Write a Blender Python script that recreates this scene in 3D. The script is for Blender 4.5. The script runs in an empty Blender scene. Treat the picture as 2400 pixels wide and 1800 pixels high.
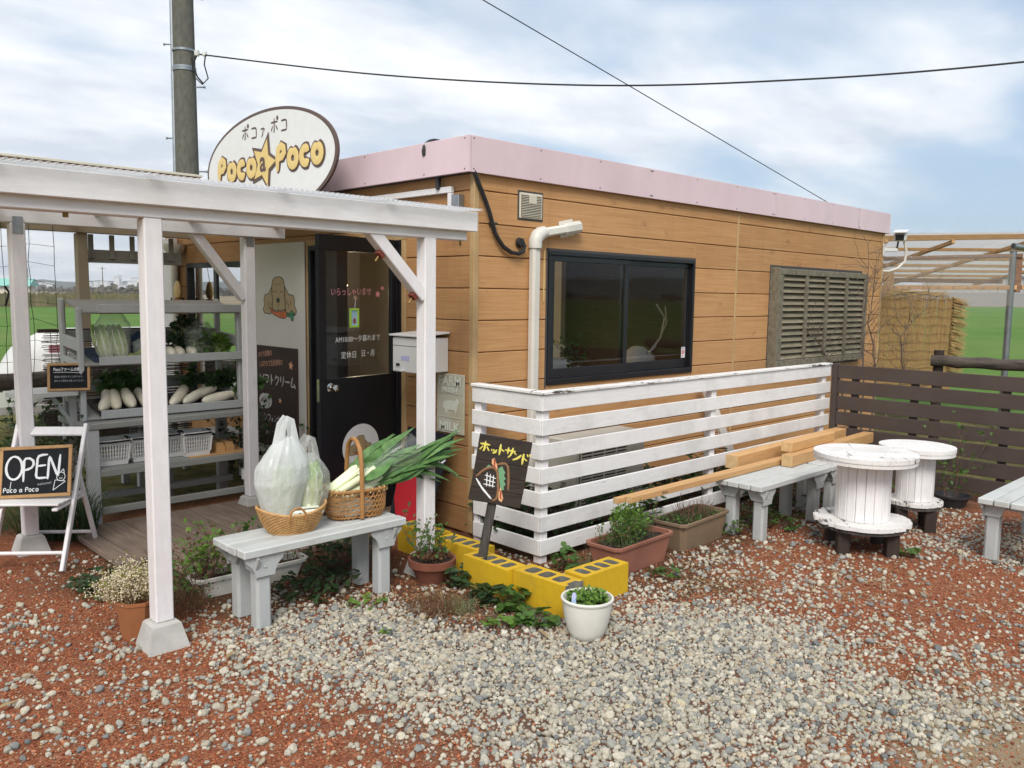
import bpy, bmesh, math, random
from math import sin, cos, pi, radians as RAD
from mathutils import Vector as V, Matrix, noise as mnoise
random.seed(7)
scn = bpy.context.scene
COL = scn.collection

# ------------------------------------------------------------------ camera
cd = bpy.data.cameras.new('camera'); cam = bpy.data.objects.new('camera', cd); COL.objects.link(cam)
cd.sensor_width = 36.0; cd.lens = 29.54; cd.clip_start = 0.05; cd.clip_end = 6000
YAW, PIT, ROL = RAD(44.149), RAD(6.024), RAD(0.77)
fw = V((sin(YAW)*cos(PIT), cos(YAW)*cos(PIT), -sin(PIT))); rt = V((cos(YAW), -sin(YAW), 0)); up = rt.cross(fw)
r2 = cos(ROL)*rt + sin(ROL)*up; u2 = -sin(ROL)*rt + cos(ROL)*up
M = Matrix.Identity(4)
for i in range(3): M[i][0] = r2[i]; M[i][1] = u2[i]; M[i][2] = -fw[i]
M.translation = V((-3.945, -4.463, 1.75))
cam.matrix_world = M
scn.camera = cam

# ------------------------------------------------------------------ sky, sun, exposure
SUN_EL, SUN_AZ = RAD(46), RAD(228)          # azimuth clockwise from +Y: behind the camera to the left
w = bpy.data.worlds.new('World'); scn.world = w; w.use_nodes = True
nt = w.node_tree; N = nt.nodes; L = nt.links; N.clear()
def nn(tree, t, **k):
    n = tree.nodes.new(t)
    for a, b in k.items(): setattr(n, a, b)
    return n
def mth(tree, op, a, b=None, clamp=False):
    n = tree.nodes.new('ShaderNodeMath'); n.operation = op; n.use_clamp = clamp
    for i, x in enumerate((a, b)):
        if x is None: continue
        if isinstance(x, (int, float)): n.inputs[i].default_value = x
        else: tree.links.new(x, n.inputs[i])
    return n.outputs[0]
sky = nn(nt, 'ShaderNodeTexSky'); sky.sky_type = 'NISHITA'; sky.sun_disc = False
sky.sun_elevation = SUN_EL; sky.sun_rotation = SUN_AZ; sky.air_density = 1.0; sky.dust_density = 1.5; sky.ozone_density = 1.5
hsv = nn(nt, 'ShaderNodeMixRGB'); hsv.blend_type = 'MULTIPLY'; hsv.inputs[0].default_value = 1; hsv.inputs[2].default_value = (.048, .048, .048, 1)
L.new(sky.outputs[0], hsv.inputs[1])
tc = nn(nt, 'ShaderNodeTexCoord'); sx = nn(nt, 'ShaderNodeSeparateXYZ'); L.new(tc.outputs['Generated'], sx.inputs[0])
zz = mth(nt, 'ADD', mth(nt, 'MAXIMUM', sx.outputs[2], 0.0), 0.16)
cb = nn(nt, 'ShaderNodeCombineXYZ')
L.new(mth(nt, 'DIVIDE', sx.outputs[0], zz), cb.inputs[0]); L.new(mth(nt, 'DIVIDE', sx.outputs[1], zz), cb.inputs[1])
mp = nn(nt, 'ShaderNodeMapping'); mp.inputs['Rotation'].default_value = (0, 0, RAD(38)); mp.inputs['Scale'].default_value = (.62, .95, 1); mp.inputs['Location'].default_value = (3.1, 1.7, 0)
L.new(cb.outputs[0], mp.inputs[0])
n1 = nn(nt, 'ShaderNodeTexNoise'); n1.inputs['Scale'].default_value = 1.5; n1.inputs['Detail'].default_value = 7; n1.inputs['Roughness'].default_value = .47; n1.inputs['Distortion'].default_value = .25
L.new(mp.outputs[0], n1.inputs['Vector'])
n2 = nn(nt, 'ShaderNodeTexNoise'); n2.inputs['Scale'].default_value = 2.6; n2.inputs['Detail'].default_value = 9; n2.inputs['Roughness'].default_value = .56
L.new(mp.outputs[0], n2.inputs['Vector'])
# cover thins towards the clear side of the sky (+X, -Y)
side = mth(nt, 'ADD', mth(nt, 'MULTIPLY', sx.outputs[0], -0.20), mth(nt, 'MULTIPLY', sx.outputs[1], 0.15))
low = mth(nt, 'MULTIPLY', sx.outputs[2], 0.22)
cov = mth(nt, 'ADD', mth(nt, 'ADD', n1.outputs[0], side), low)
cr = nn(nt, 'ShaderNodeMapRange'); cr.inputs[1].default_value = .30; cr.inputs[2].default_value = .58; L.new(cov, cr.inputs[0]); cr.interpolation_type = 'SMOOTHSTEP'
cc = nn(nt, 'ShaderNodeValToRGB'); L.new(n2.outputs[0], cc.inputs[0])
cc.color_ramp.elements[0].position = .38; cc.color_ramp.elements[0].color = (.345, .378, .425, 1)
cc.color_ramp.elements[1].position = .62; cc.color_ramp.elements[1].color = (.525, .532, .542, 1)
blue = nn(nt, 'ShaderNodeMixRGB'); blue.inputs[0].default_value = .55; blue.inputs[2].default_value = (.275, .375, .495, 1); L.new(hsv.outputs[0], blue.inputs[1])
mx = nn(nt, 'ShaderNodeMixRGB'); L.new(mth(nt, 'MULTIPLY', cr.outputs[0], .93), mx.inputs[0]); L.new(blue.outputs[0], mx.inputs[1]); L.new(cc.outputs[0], mx.inputs[2])
bg = nn(nt, 'ShaderNodeBackground'); bg.inputs[1].default_value = 1.0; L.new(mx.outputs[0], bg.inputs[0])
wo = nn(nt, 'ShaderNodeOutputWorld'); L.new(bg.outputs[0], wo.inputs[0])
sl = bpy.data.lights.new('sun', 'SUN'); sl.energy = 1.5; sl.angle = RAD(24); sl.color = (1, .96, .90)
so = bpy.data.objects.new('sun', sl); COL.objects.link(so)
sd = V((sin(SUN_AZ)*cos(SUN_EL), cos(SUN_AZ)*cos(SUN_EL), sin(SUN_EL)))
so.rotation_euler = sd.to_track_quat('Z', 'Y').to_euler(); so.location = (-5, -6, 9)
scn.view_settings.view_transform = 'Standard'; scn.view_settings.look = 'None'
scn.view_settings.exposure = 1.13; scn.view_settings.gamma = 1; scn.view_settings.use_curve_mapping = False
scn.render.engine = 'CYCLES'
cy = scn.cycles; cy.use_denoising = True; cy.max_bounces = 8; cy.diffuse_bounces = 4; cy.glossy_bounces = 4; cy.transparent_max_bounces = 24; cy.transmission_bounces = 6
cy.caustics_reflective = False; cy.caustics_refractive = False
try: cy.denoiser = 'OPENIMAGEDENOISE'
except Exception: pass

# ------------------------------------------------------------------ materials
MATS = {}
def newmat(name):
    m = bpy.data.materials.new(name); m.use_nodes = True; t = m.node_tree; t.nodes.clear()
    out = t.nodes.new('ShaderNodeOutputMaterial'); b = t.nodes.new('ShaderNodeBsdfPrincipled'); t.links.new(b.outputs[0], out.inputs[0])
    MATS[name] = m; return m, t, b, out
def coords(t, stretch=(1, 1, 1), rnd=True):
    tc = t.nodes.new('ShaderNodeTexCoord'); mp = t.nodes.new('ShaderNodeMapping'); mp.inputs['Scale'].default_value = stretch
    t.links.new(tc.outputs['Object'], mp.inputs[0])
    if rnd:
        oi = t.nodes.new('ShaderNodeObjectInfo'); vm = t.nodes.new('ShaderNodeVectorMath'); vm.operation = 'SCALE'; vm.inputs[0].default_value = (37, 53, 71)
        t.links.new(oi.outputs['Random'], vm.inputs['Scale']); t.links.new(vm.outputs[0], mp.inputs['Location'])
    return mp.outputs[0]
def noise(t, vec, scale, detail=4, rough=.55, dist=0):
    n = t.nodes.new('ShaderNodeTexNoise'); n.inputs['Scale'].default_value = scale; n.inputs['Detail'].default_value = detail
    n.inputs['Roughness'].default_value = rough; n.inputs['Distortion'].default_value = dist; t.links.new(vec, n.inputs['Vector']); return n.outputs[0]
def ramp(t, fac, stops):
    r = t.nodes.new('ShaderNodeValToRGB'); e = r.color_ramp.elements
    while len(e) < len(stops): e.new(.5)
    for q, (p, c) in zip(e, stops):
        q.position = p; q.color = (*c, 1) if len(c) == 3 else c
    t.links.new(fac, r.inputs[0]); return r.outputs[0]
def mixc(t, fac, a, b, mode='MIX'):
    m = t.nodes.new('ShaderNodeMixRGB'); m.blend_type = mode
    for i, x in enumerate((fac, a, b)):
        if isinstance(x, (int, float)): m.inputs[i].default_value = x
        elif isinstance(x, tuple): m.inputs[i].default_value = (*x, 1) if len(x) == 3 else x
        else: t.links.new(x, m.inputs[i])
    return m.outputs[0]
def bump(t, b, h, strength=.3, dist=.01):
    n = t.nodes.new('ShaderNodeBump'); n.inputs['Strength'].default_value = strength; n.inputs['Distance'].default_value = dist
    t.links.new(h, n.inputs['Height']); t.links.new(n.outputs[0], b.inputs['Normal'])
def pmat(name, c1, c2=None, scale=6, rough=.6, stretch=(1, 1, 1), bmp=.15, bscale=60, metal=0, spec=.4, bdist=.004, lo=.3, hi=.7, tint=.10, dirt=None, damt=.5):
    """two-tone noise colour with fine relief, a little different on every object"""
    m, t, b, o = newmat(name)
    c2 = c2 or tuple(x*.8 for x in c1)
    v = coords(t, stretch)
    c = ramp(t, noise(t, v, scale, 6), [(lo, c2), (hi, c1)])
    if dirt:
        vd = coords(t, (1, 1, 1)); d = ramp(t, noise(t, vd, 2.6, 7, .65), [(.50, (0, 0, 0)), (.74, (damt, damt, damt))])
        c = mixc(t, d, c, dirt)
    if tint:
        oi = t.nodes.new('ShaderNodeObjectInfo'); f = mth(t, 'ADD', mth(t, 'MULTIPLY', oi.outputs['Random'], 2*tint), 1-tint)
        cx = t.nodes.new('ShaderNodeCombineXYZ')
        for i in range(3): t.links.new(f, cx.inputs[i])
        c = mixc(t, 1.0, c, cx.outputs[0], 'MULTIPLY')
    t.links.new(c, b.inputs['Base Color'])
    rr = mth(t, 'ADD', mth(t, 'MULTIPLY', noise(t, v, scale*2.3, 3), .25), rough-.12); t.links.new(rr, b.inputs['Roughness'])
    b.inputs['Metallic'].default_value = metal; b.inputs['Specular IOR Level'].default_value = spec
    if bmp: bump(t, b, noise(t, v, bscale, 5, .6), bmp, bdist)
    return m
def wornpaint(name, paint, under, stretch, amount=.68, rough=.55, soft=.04, grime=(.36, .33, .28), grimeamt=.30, scale=3.0):
    """brushed paint on timber: grain showing through, chips down to the wood, grime streaks"""
    m, t, b, o = newmat(name); v = coords(t, stretch); vi = coords(t)
    base = ramp(t, noise(t, v, 5, 6, .6), [(.25, tuple(x*.88 for x in paint)), (.7, paint)])
    g = ramp(t, noise(t, vi, 2.3, 7, .68), [(.46, (0, 0, 0)), (.78, (grimeamt,)*3)]); base = mixc(t, g, base, grime)
    ch = noise(t, v, scale, 9, .72, .3); patch = noise(t, vi, 1.3, 3)
    k = mth(t, 'ADD', ch, mth(t, 'MULTIPLY', mth(t, 'SUBTRACT', patch, .5), .45))
    f = ramp(t, k, [(amount, (0, 0, 0)), (amount+soft, (1, 1, 1))])
    c = mixc(t, f, base, under); t.links.new(c, b.inputs['Base Color'])
    b.inputs['Roughness'].default_value = rough; b.inputs['Specular IOR Level'].default_value = .35
    h = mth(t, 'SUBTRACT', mth(t, 'MULTIPLY', noise(t, v, 14, 5), .5), f); bump(t, b, h, .35, .003)
    return m
def plain(name, c, rough=.5, metal=0, spec=.5, emis=0):
    m, t, b, o = newmat(name)
    v = coords(t); cc_ = ramp(t, noise(t, v, 18, 4), [(.3, tuple(x*.94 for x in c)), (.7, c)])
    t.links.new(cc_, b.inputs['Base Color']); b.inputs['Roughness'].default_value = rough; b.inputs['Metallic'].default_value = metal; b.inputs['Specular IOR Level'].default_value = spec
    return m
def film(name, col, trans, gloss=.08, transl=.5, rough=.15, alpha_noise=0, nscale=9, fres=.6, crinkle=0.0):
    """thin sheet: part see-through, part scattering, with a sheen"""
    m, t, b, o = newmat(name); t.nodes.remove(b)
    d = t.nodes.new('ShaderNodeBsdfDiffuse'); d.inputs[0].default_value = (*col, 1)
    tl = t.nodes.new('ShaderNodeBsdfTranslucent'); tl.inputs[0].default_value = (*col, 1)
    a = t.nodes.new('ShaderNodeMixShader'); a.inputs[0].default_value = transl; t.links.new(d.outputs[0], a.inputs[1]); t.links.new(tl.outputs[0], a.inputs[2])
    tr = t.nodes.new('ShaderNodeBsdfTransparent'); mxs = t.nodes.new('ShaderNodeMixShader'); mxs.inputs[0].default_value = trans
    t.links.new(a.outputs[0], mxs.inputs[1]); t.links.new(tr.outputs[0], mxs.inputs[2])
    if alpha_noise:
        v = coords(t); k = mth(t, 'ADD', mth(t, 'MULTIPLY', noise(t, v, nscale, 5, .6, .8), alpha_noise), trans-alpha_noise*.5, True); t.links.new(k, mxs.inputs[0])
    gl = t.nodes.new('ShaderNodeBsdfGlossy'); gl.inputs['Roughness'].default_value = rough
    fr = t.nodes.new('ShaderNodeLayerWeight'); fr.inputs[0].default_value = .25
    f = mth(t, 'ADD', mth(t, 'MULTIPLY', fr.outputs['Fresnel'], fres), gloss, True)
    fin = t.nodes.new('ShaderNodeMixShader'); t.links.new(f, fin.inputs[0]); t.links.new(mxs.outputs[0], fin.inputs[1]); t.links.new(gl.outputs[0], fin.inputs[2])
    if alpha_noise:
        vb = coords(t); w1 = mth(t, 'ABSOLUTE', mth(t, 'SUBTRACT', noise(t, vb, nscale*1.6, 3, .5, 1.2), .5)); w2 = mth(t, 'ABSOLUTE', mth(t, 'SUBTRACT', noise(t, vb, nscale*4.2, 3, .5, .6), .5)); bp = t.nodes.new('ShaderNodeBump'); bp.inputs['Strength'].default_value = crinkle; bp.inputs['Distance'].default_value = .02
        t.links.new(mth(t, 'ADD', mth(t, 'MULTIPLY', w1, -1.0), mth(t, 'MULTIPLY', w2, -.35)), bp.inputs['Height']); [t.links.new(bp.outputs[0], n_.inputs['Normal']) for n_ in (d, tl, gl)]
    t.links.new(fin.outputs[0], o.inputs[0]); return m

pmat('soil', (.30, .115, .062), (.17, .062, .036), 9, .95, bmp=.6, bscale=120, bdist=.01, spec=.1, tint=0)
# siding: printed timber boards, horizontal grain, knots and dark flecks
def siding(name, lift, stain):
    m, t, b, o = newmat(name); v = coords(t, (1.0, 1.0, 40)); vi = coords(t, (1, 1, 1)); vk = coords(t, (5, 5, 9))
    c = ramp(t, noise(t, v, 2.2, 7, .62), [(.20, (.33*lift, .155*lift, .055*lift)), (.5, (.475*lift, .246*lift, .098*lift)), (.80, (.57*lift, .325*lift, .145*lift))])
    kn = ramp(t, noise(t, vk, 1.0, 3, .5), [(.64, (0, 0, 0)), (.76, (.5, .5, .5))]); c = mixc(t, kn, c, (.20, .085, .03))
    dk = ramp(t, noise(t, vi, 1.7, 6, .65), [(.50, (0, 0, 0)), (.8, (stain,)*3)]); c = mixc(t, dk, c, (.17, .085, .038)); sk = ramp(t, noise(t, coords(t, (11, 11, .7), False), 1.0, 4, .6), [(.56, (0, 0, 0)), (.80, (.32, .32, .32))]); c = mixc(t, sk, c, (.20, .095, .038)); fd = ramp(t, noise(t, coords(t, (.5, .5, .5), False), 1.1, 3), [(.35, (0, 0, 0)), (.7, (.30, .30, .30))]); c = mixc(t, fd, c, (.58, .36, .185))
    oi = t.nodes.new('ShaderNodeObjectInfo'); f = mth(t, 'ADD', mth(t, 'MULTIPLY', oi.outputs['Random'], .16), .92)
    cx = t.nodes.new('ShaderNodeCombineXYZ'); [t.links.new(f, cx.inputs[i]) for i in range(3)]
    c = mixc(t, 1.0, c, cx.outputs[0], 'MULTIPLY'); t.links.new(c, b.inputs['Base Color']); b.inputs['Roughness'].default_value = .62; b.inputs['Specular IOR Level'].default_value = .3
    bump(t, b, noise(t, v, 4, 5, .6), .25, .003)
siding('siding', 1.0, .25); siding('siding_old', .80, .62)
pmat('trim_tan', (.50, .34, .17), (.40, .26, .12), 5, .6, dirt=(.12, .08, .05), damt=.4)
pmat('fascia_pink', (.73, .565, .60), (.66, .50, .535), 1.6, .38, stretch=(1.5, 1.5, .25), bmp=.05, bscale=3, spec=.5, tint=.025, dirt=(.50, .40, .40), damt=.35)
pmat('black_aluminium', (.012, .013, .016), (.008, .008, .010), 5, .36, bmp=.02, spec=.5)
pmat('black_door', (.010, .010, .013), (.007, .007, .009), 5, .45, bmp=.03, spec=.25)
wornpaint('white_fence', (.81, .795, .78), (.11, .085, .07), (1.2, 6, 14), .700, grime=(.34, .31, .28), grimeamt=.50)
wornpaint('white_cap', (.82, .81, .79), (.09, .07, .055), (2.0, 9, 9), .585, grimeamt=.30)
wornpaint('white_wood', (.80, .77, .775), (.50, .44, .38), (8, 8, 1.5), .88, grime=(.55, .48, .43), grimeamt=.30)
wornpaint('white_beam', (.79, .775, .775), (.42, .36, .30), (1.5, 8, 8), .88, grime=(.50, .43, .36), grimeamt=.35)
wornpaint('grey_bench', (.54, .555, .54), (.21, .19, .165), (1.6, 9, 9), .755, grime=(.24, .23, .19), grimeamt=.42)
wornpaint('grey_leg', (.45, .465, .46), (.25, .23, .20), (6, 6, 1.5), .84, grime=(.24, .23, .19), grimeamt=.35)
wornpaint('grey_rack', (.29, .293, .275), (.14, .13, .11), (1.8, 7, 7), .84, grime=(.16, .155, .13), grimeamt=.38)
wornpaint('spool_white', (.79, .77, .75), (.17, .145, .125), (1.0, 10, 5), .625, grimeamt=.55, soft=.05)
wornpaint('spool_rotten', (.77, .75, .73), (.060, .046, .038), (1.2, 9, 5), .585, grimeamt=.5, soft=.02)
wornpaint('spool_stave', (.82, .80, .79), (.10, .08, .065), (9, 9, 1.6), .80, grimeamt=.30)
wornpaint('brown_fence', (.070, .050, .042), (.12, .095, .08), (1.3, 1.3, 14), .80, rough=.75, grime=(.10, .085, .07), grimeamt=.45)
pmat('brown_leg', (.042, .026, .020), (.028, .018, .014), 6, .7, stretch=(4, 4, 1))
pmat('old_post', (.10, .088, .078), (.028, .024, .021), 7, .85, stretch=(7, 7, .9), bmp=.6, bscale=14, bdist=.006)
pmat('log', (.12, .098, .078), (.030, .024, .019), 5, .9, stretch=(1, 1, 6), bmp=.7, bscale=12, bdist=.01)
pmat('deck', (.26, .195, .150), (.155, .112, .085), 4, .85, stretch=(9, .9, 6), bmp=.4, bscale=12, dirt=(.10, .075, .055), damt=.55)
pmat('lumber', (.62, .37, .165), (.52, .29, .115), 4, .55, stretch=(1.2, 14, 14), bmp=.1, bscale=9)
pmat('lumber_end', (.60, .42, .22), (.48, .31, .14), 22, .7, bmp=.1)
pmat('shed_wood', (.60, .36, .17), (.47, .26, .11), 3, .6, stretch=(3, 3, 12), bmp=.1)
pmat('shed_old_wood', (.26, .14, .085), (.17, .09, .055), 3, .75, stretch=(3, 3, 12), bmp=.1)
pmat('concrete', (.50, .485, .455), (.37, .36, .335), 7, .9, bmp=.35, bscale=90, dirt=(.25, .22, .17), damt=.5)
pmat('pole_concrete', (.135, .128, .108), (.085, .080, .066), 6, .9, stretch=(3, 3, 1.2), bmp=.3, bscale=80)
wornpaint('yellow_paint', (.62, .385, .014), (.26, .245, .19), (6, 6, 5), .69, rough=.6, grime=(.28, .18, .035), grimeamt=.6)
pmat('block_grey', (.20, .192, .165), (.12, .115, .10), 20, .95, bmp=.5, bscale=90)
pmat('terracotta', (.21, .070, .040), (.15, .05, .03), 6, .8, bmp=.2, dirt=(.20, .12, .08), damt=.4)
pmat('terracotta_orange', (.36, .135, .052), (.27, .10, .04), 6, .8, bmp=.15)
pmat('planter_brown', (.30, .125, .085), (.22, .09, .06), 5, .55, bmp=.08)
pmat('planter_tan', (.27, .185, .115), (.20, .135, .085), 5, .6, bmp=.1, dirt=(.13, .11, .06), damt=.6)
pmat('cream_plastic', (.74, .72, .66), (.66, .64, .57), 5, .45, bmp=.12, bscale=30, dirt=(.42, .40, .33), damt=.35)
pmat('potting_soil', (.050, .034, .024), (.022, .015, .011), 30, .95, bmp=.8, bscale=90, bdist=.01)
pmat('pvc', (.70, .675, .615), (.64, .61, .545), 3, .4, bmp=.03, dirt=(.42, .38, .30), damt=.3)
pmat('vent_plastic', (.62, .575, .465), (.54, .50, .40), 5, .5, bmp=.05)
pmat('louvre_wood', (.25, .212, .145), (.145, .122, .082), 5, .8, stretch=(1.2, 6, 10), bmp=.3, bscale=14)
pmat('louvre_frame', (.22, .195, .14), (.12, .105, .075), 5, .8, stretch=(4, 6, 4), bmp=.3, bscale=14)
pmat('panel_white', (.60, .58, .545), (.56, .54, .505), 2, .5, bmp=.03)
pmat('menu_brown', (.046, .027, .021), (.036, .021, .017), 3, .6, bmp=.03, spec=.2)
pmat('chalkboard', (.011, .012, .015), (.020, .021, .024), 5, .85, bmp=.05, spec=.15)
pmat('board_frame', (.50, .295, .125), (.36, .20, .08), 5, .6, stretch=(3, 3, 3), dirt=(.16, .08, .04), damt=.5)
pmat('sign_planks', (.045, .032, .024), (.022, .016, .012), 5, .8, stretch=(1.3, 1.3, 14), bmp=.35, bscale=12)
pmat('mail_white', (.72, .715, .70), (.67, .665, .65), 3, .4, bmp=.02)
pmat('milk_plaque', (.58, .565, .48), (.50, .475, .36), 6, .5, bmp=.1, dirt=(.48, .40, .18), damt=.5)
pmat('steel', (.36, .38, .40), (.27, .29, .31), 8, .38, metal=.85, bmp=.05)
pmat('chrome', (.70, .68, .64), (.6, .58, .55), 8, .18, metal=1, bmp=0)
pmat('dark_metal', (.035, .036, .04), (.025, .025, .028), 8, .5, bmp=.05)
pmat('rubber', (.012, .012, .013), (.02, .02, .02), 9, .6, bmp=.2)
pmat('ac_beige', (.47, .455, .405), (.41, .395, .35), 4, .5, bmp=.03, dirt=(.26, .24, .19), damt=.4)
pmat('wicker', (.58, .345, .140), (.40, .215, .075), 26, .6, bmp=.2)
pmat('bamboo', (.40, .205, .072), (.29, .135, .045), 14, .5, bmp=.1)
pmat('bamboo_pale', (.66, .50, .22), (.54, .38, .15), 14, .5, bmp=.1)
pmat('white_plastic', (.72, .715, .69), (.67, .66, .63), 6, .4, bmp=.02)
pmat('reed', (.52, .355, .150), (.33, .205, .080), 5, .75, stretch=(60, 60, 2), bmp=.5, bscale=5, tint=.18)
pmat('blind_dark', (.060, .042, .034), (.035, .024, .02), 5, .8, stretch=(2, 2, 40), bmp=.3)
pmat('reed_tie', (.06, .035, .02), (.04, .025, .015), 5, .8)
pmat('radish', (.72, .68, .57), (.60, .55, .42), 9, .45, bmp=.15, bscale=26, dirt=(.42, .34, .22), damt=.5, tint=.12)
pmat('radish_neck', (.62, .64, .36), (.52, .55, .26), 7, .5, bmp=.1)
pmat('cabbage_pale', (.72, .76, .42), (.52, .62, .22), 9, .5, stretch=(3, 3, 1), bmp=.3, bscale=16)
m = pmat('cabbage_green', (.30, .46, .10), (.15, .30, .05), 12, .5, bmp=.4, bscale=22)
t = m.node_tree; b = [n for n in t.nodes if n.type == 'BSDF_PRINCIPLED'][0]; old = b.inputs['Base Color'].links[0].from_socket
g_ = t.nodes.new('ShaderNodeSeparateXYZ'); t.links.new(t.nodes.new('ShaderNodeTexCoord').outputs['Generated'], g_.inputs[0]); k_ = mth(t, 'ADD', g_.outputs[2], mth(t, 'MULTIPLY', mth(t, 'SUBTRACT', noise(t, coords(t), 14, 4), .5), .7))
t.links.new(mixc(t, ramp(t, k_, [(.35, (0, 0, 0)), (.80, (1, 1, 1))]), (.66, .70, .40), old), b.inputs['Base Color'])
pmat('cabbage_rib', (.80, .82, .70), (.72, .75, .55), 9, .45, bmp=.1)
pmat('pods', (.42, .46, .17), (.30, .34, .10), 12, .5)
pmat('paper', (.70, .72, .62), (.66, .68, .58), 4, .6, bmp=0)
pmat('eggplant', (.012, .010, .016), (.02, .016, .024), 6, .4)
pmat('navy_cloth', (.035, .055, .105), (.02, .03, .06), 8, .9)
pmat('pale_blue', (.28, .42, .55), (.22, .35, .47), 8, .6)
pmat('brass', (.30, .20, .06), (.2, .13, .04), 8, .55, metal=.3)
pmat('red_plate', (.20, .045, .025), (.14, .03, .02), 6, .6)
pmat('tan_liner', (.42, .36, .27), (.36, .30, .22), 3, .8, bmp=.05)
pmat('siding_joint', (.19, .092, .040), (.15, .072, .03), 5, .9, bmp=0)
pmat('inner_wall', (.58, .53, .44), (.53, .48, .40), 3, .8, bmp=.03)
pmat('inner_dark', (.06, .055, .05), (.04, .036, .032), 3, .8, bmp=.03)
for nm, a, b_ in (('leaf_mid', (.088, .175, .034), (.038, .085, .017)), ('leaf_dark', (.042, .085, .026), (.018, .040, .013)), ('leaf_bright', (.17, .30, .045), (.085, .17, .025)),
                  ('leaf_yellow', (.30, .29, .06), (.16, .17, .035)), ('leaf_brown', (.19, .095, .045), (.10, .05, .025)), ('leek_green', (.165, .315, .095), (.070, .165, .05)), ('leaf_sage', (.20, .235, .115), (.10, .125, .055)),
                  ('radish_leaf', (.085, .175, .040), (.035, .08, .020))):
    m = pmat(nm, a, b_, 30, .5, bmp=.2, bscale=60, spec=.35, tint=.12)
    t = m.node_tree; b = [n for n in t.nodes if n.type == 'BSDF_PRINCIPLED'][0]
    tl = t.nodes.new('ShaderNodeBsdfTranslucent'); tl.inputs[0].default_value = (*[x*1.5 for x in a], 1); ms = t.nodes.new('ShaderNodeMixShader'); ms.inputs[0].default_value = .25
    o = [n for n in t.nodes if n.type == 'OUTPUT_MATERIAL'][0]
    t.links.new(b.outputs[0], ms.inputs[1]); t.links.new(tl.outputs[0], ms.inputs[2]); t.links.new(ms.outputs[0], o.inputs[0])
pmat('twig', (.17, .128, .098), (.10, .074, .056), 9, .85, bmp=.3)
pmat('twig_red', (.16, .085, .055), (.09, .05, .035), 9, .85, bmp=.3)
pmat('dry_stalk', (.40, .29, .15), (.26, .18, .09), 9, .85, bmp=.2)
pmat('blossom', (.66, .59, .43), (.52, .44, .29), 20, .7, bmp=.2)
pmat('red_flower', (.45, .03, .05), (.30, .02, .03), 12, .6)
pmat('leek_white', (.80, .82, .62), (.70, .76, .45), 6, .35, stretch=(2, 2, 2), bmp=.05)
for nm, c, r in (('paint_white', (.78, .79, .78), .6), ('chalk_white', (.74, .76, .77), .8), ('chalk_dim', (.42, .43, .44), .85), ('paint_yellow', (.74, .64, .13), .5), ('paint_brown', (.26, .13, .06), .6),
                 ('paint_green', (.16, .34, .18), .6), ('paint_red', (.34, .02, .018), .6), ('paint_orange', (.74, .40, .20), .6), ('sticker_white', (.72, .72, .71), .5), ('sign_white', (.76, .76, .74), .45), ('sign_brown', (.105, .062, .050), .5),
                 ('sign_yellow', (.76, .56, .21), .5), ('dog_tan', (.39, .29, .155), .55), ('dog_dark', (.022, .016, .013), .55), ('carrot', (.62, .14, .03), .55), ('carrot_green', (.035, .24, .11), .55), ('pink', (.68, .27, .31), .5),
                 ('peach', (.74, .38, .24), .6), ('apple_red', (.42, .012, .022), .6), ('lime', (.36, .62, .07), .5), ('sky_blue', (.35, .55, .72), .5), ('sticker_red', (.55, .02, .03), .5), ('lavender', (.50, .52, .78), .5), ('ink', (.03, .03, .05), .6), ('pale_menu', (.52, .51, .49), .6),
                 ('vehicle_white', (.62, .605, .57), .35), ('vehicle_pink', (.62, .26, .30), .4), ('teal_roof', (.22, .48, .42), .6), ('cream_wall', (.60, .54, .44), .7), ('far_grey', (.55, .56, .58), .8), ('far_white', (.72, .72, .72), .8), ('roof_dark', (.06, .055, .055), .8), ('greenhouse', (.27, .265, .245), .6), ('barn_panel', (.36, .365, .35), .7)):
    plain(nm, c, r)
film('bag_milky', (.93, .955, .945), .24, .02, .5, .25, .24, 8, .22, .4)
film('bag_clear', (.88, .90, .86), .70, .02, .4, .2, .36, 9, .30, .5)
film('veg_bag', (.66, .72, .64), .80, .03, .3, .14, .28, 14, .35, .6)
film('sleeve', (.80, .84, .80), .90, .03, .3, .14, .14, 14, .25)
film('polycarb', (.88, .89, .90), .50, .04, .6, .3, .2, 3, .12)
film('polycarb_wall', (.72, .68, .62), .74, .04, .5, .2, .22, 5, .2)
film('liner_sheet', (.62, .54, .45), .22, .03, .6, .5, .1, 3, .1)
def glass(name, tint=(.93, .95, .94), refl=.10):
    m, t, b, o = newmat(name); t.nodes.remove(b)
    tr = t.nodes.new('ShaderNodeBsdfTransparent'); tr.inputs[0].default_value = (*tint, 1); gl = t.nodes.new('ShaderNodeBsdfGlossy'); gl.inputs['Roughness'].default_value = .015
    fr = t.nodes.new('ShaderNodeFresnel'); fr.inputs[0].default_value = 1.5; f = mth(t, 'ADD', fr.outputs[0], refl, True)
    ms = t.nodes.new('ShaderNodeMixShader'); t.links.new(f, ms.inputs[0]); t.links.new(tr.outputs[0], ms.inputs[1]); t.links.new(gl.outputs[0], ms.inputs[2]); t.links.new(ms.outputs[0], o.inputs[0])
glass('glass', (.90, .93, .92), .0); glass('glass_dark', (.45, .5, .5), .06)

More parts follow.
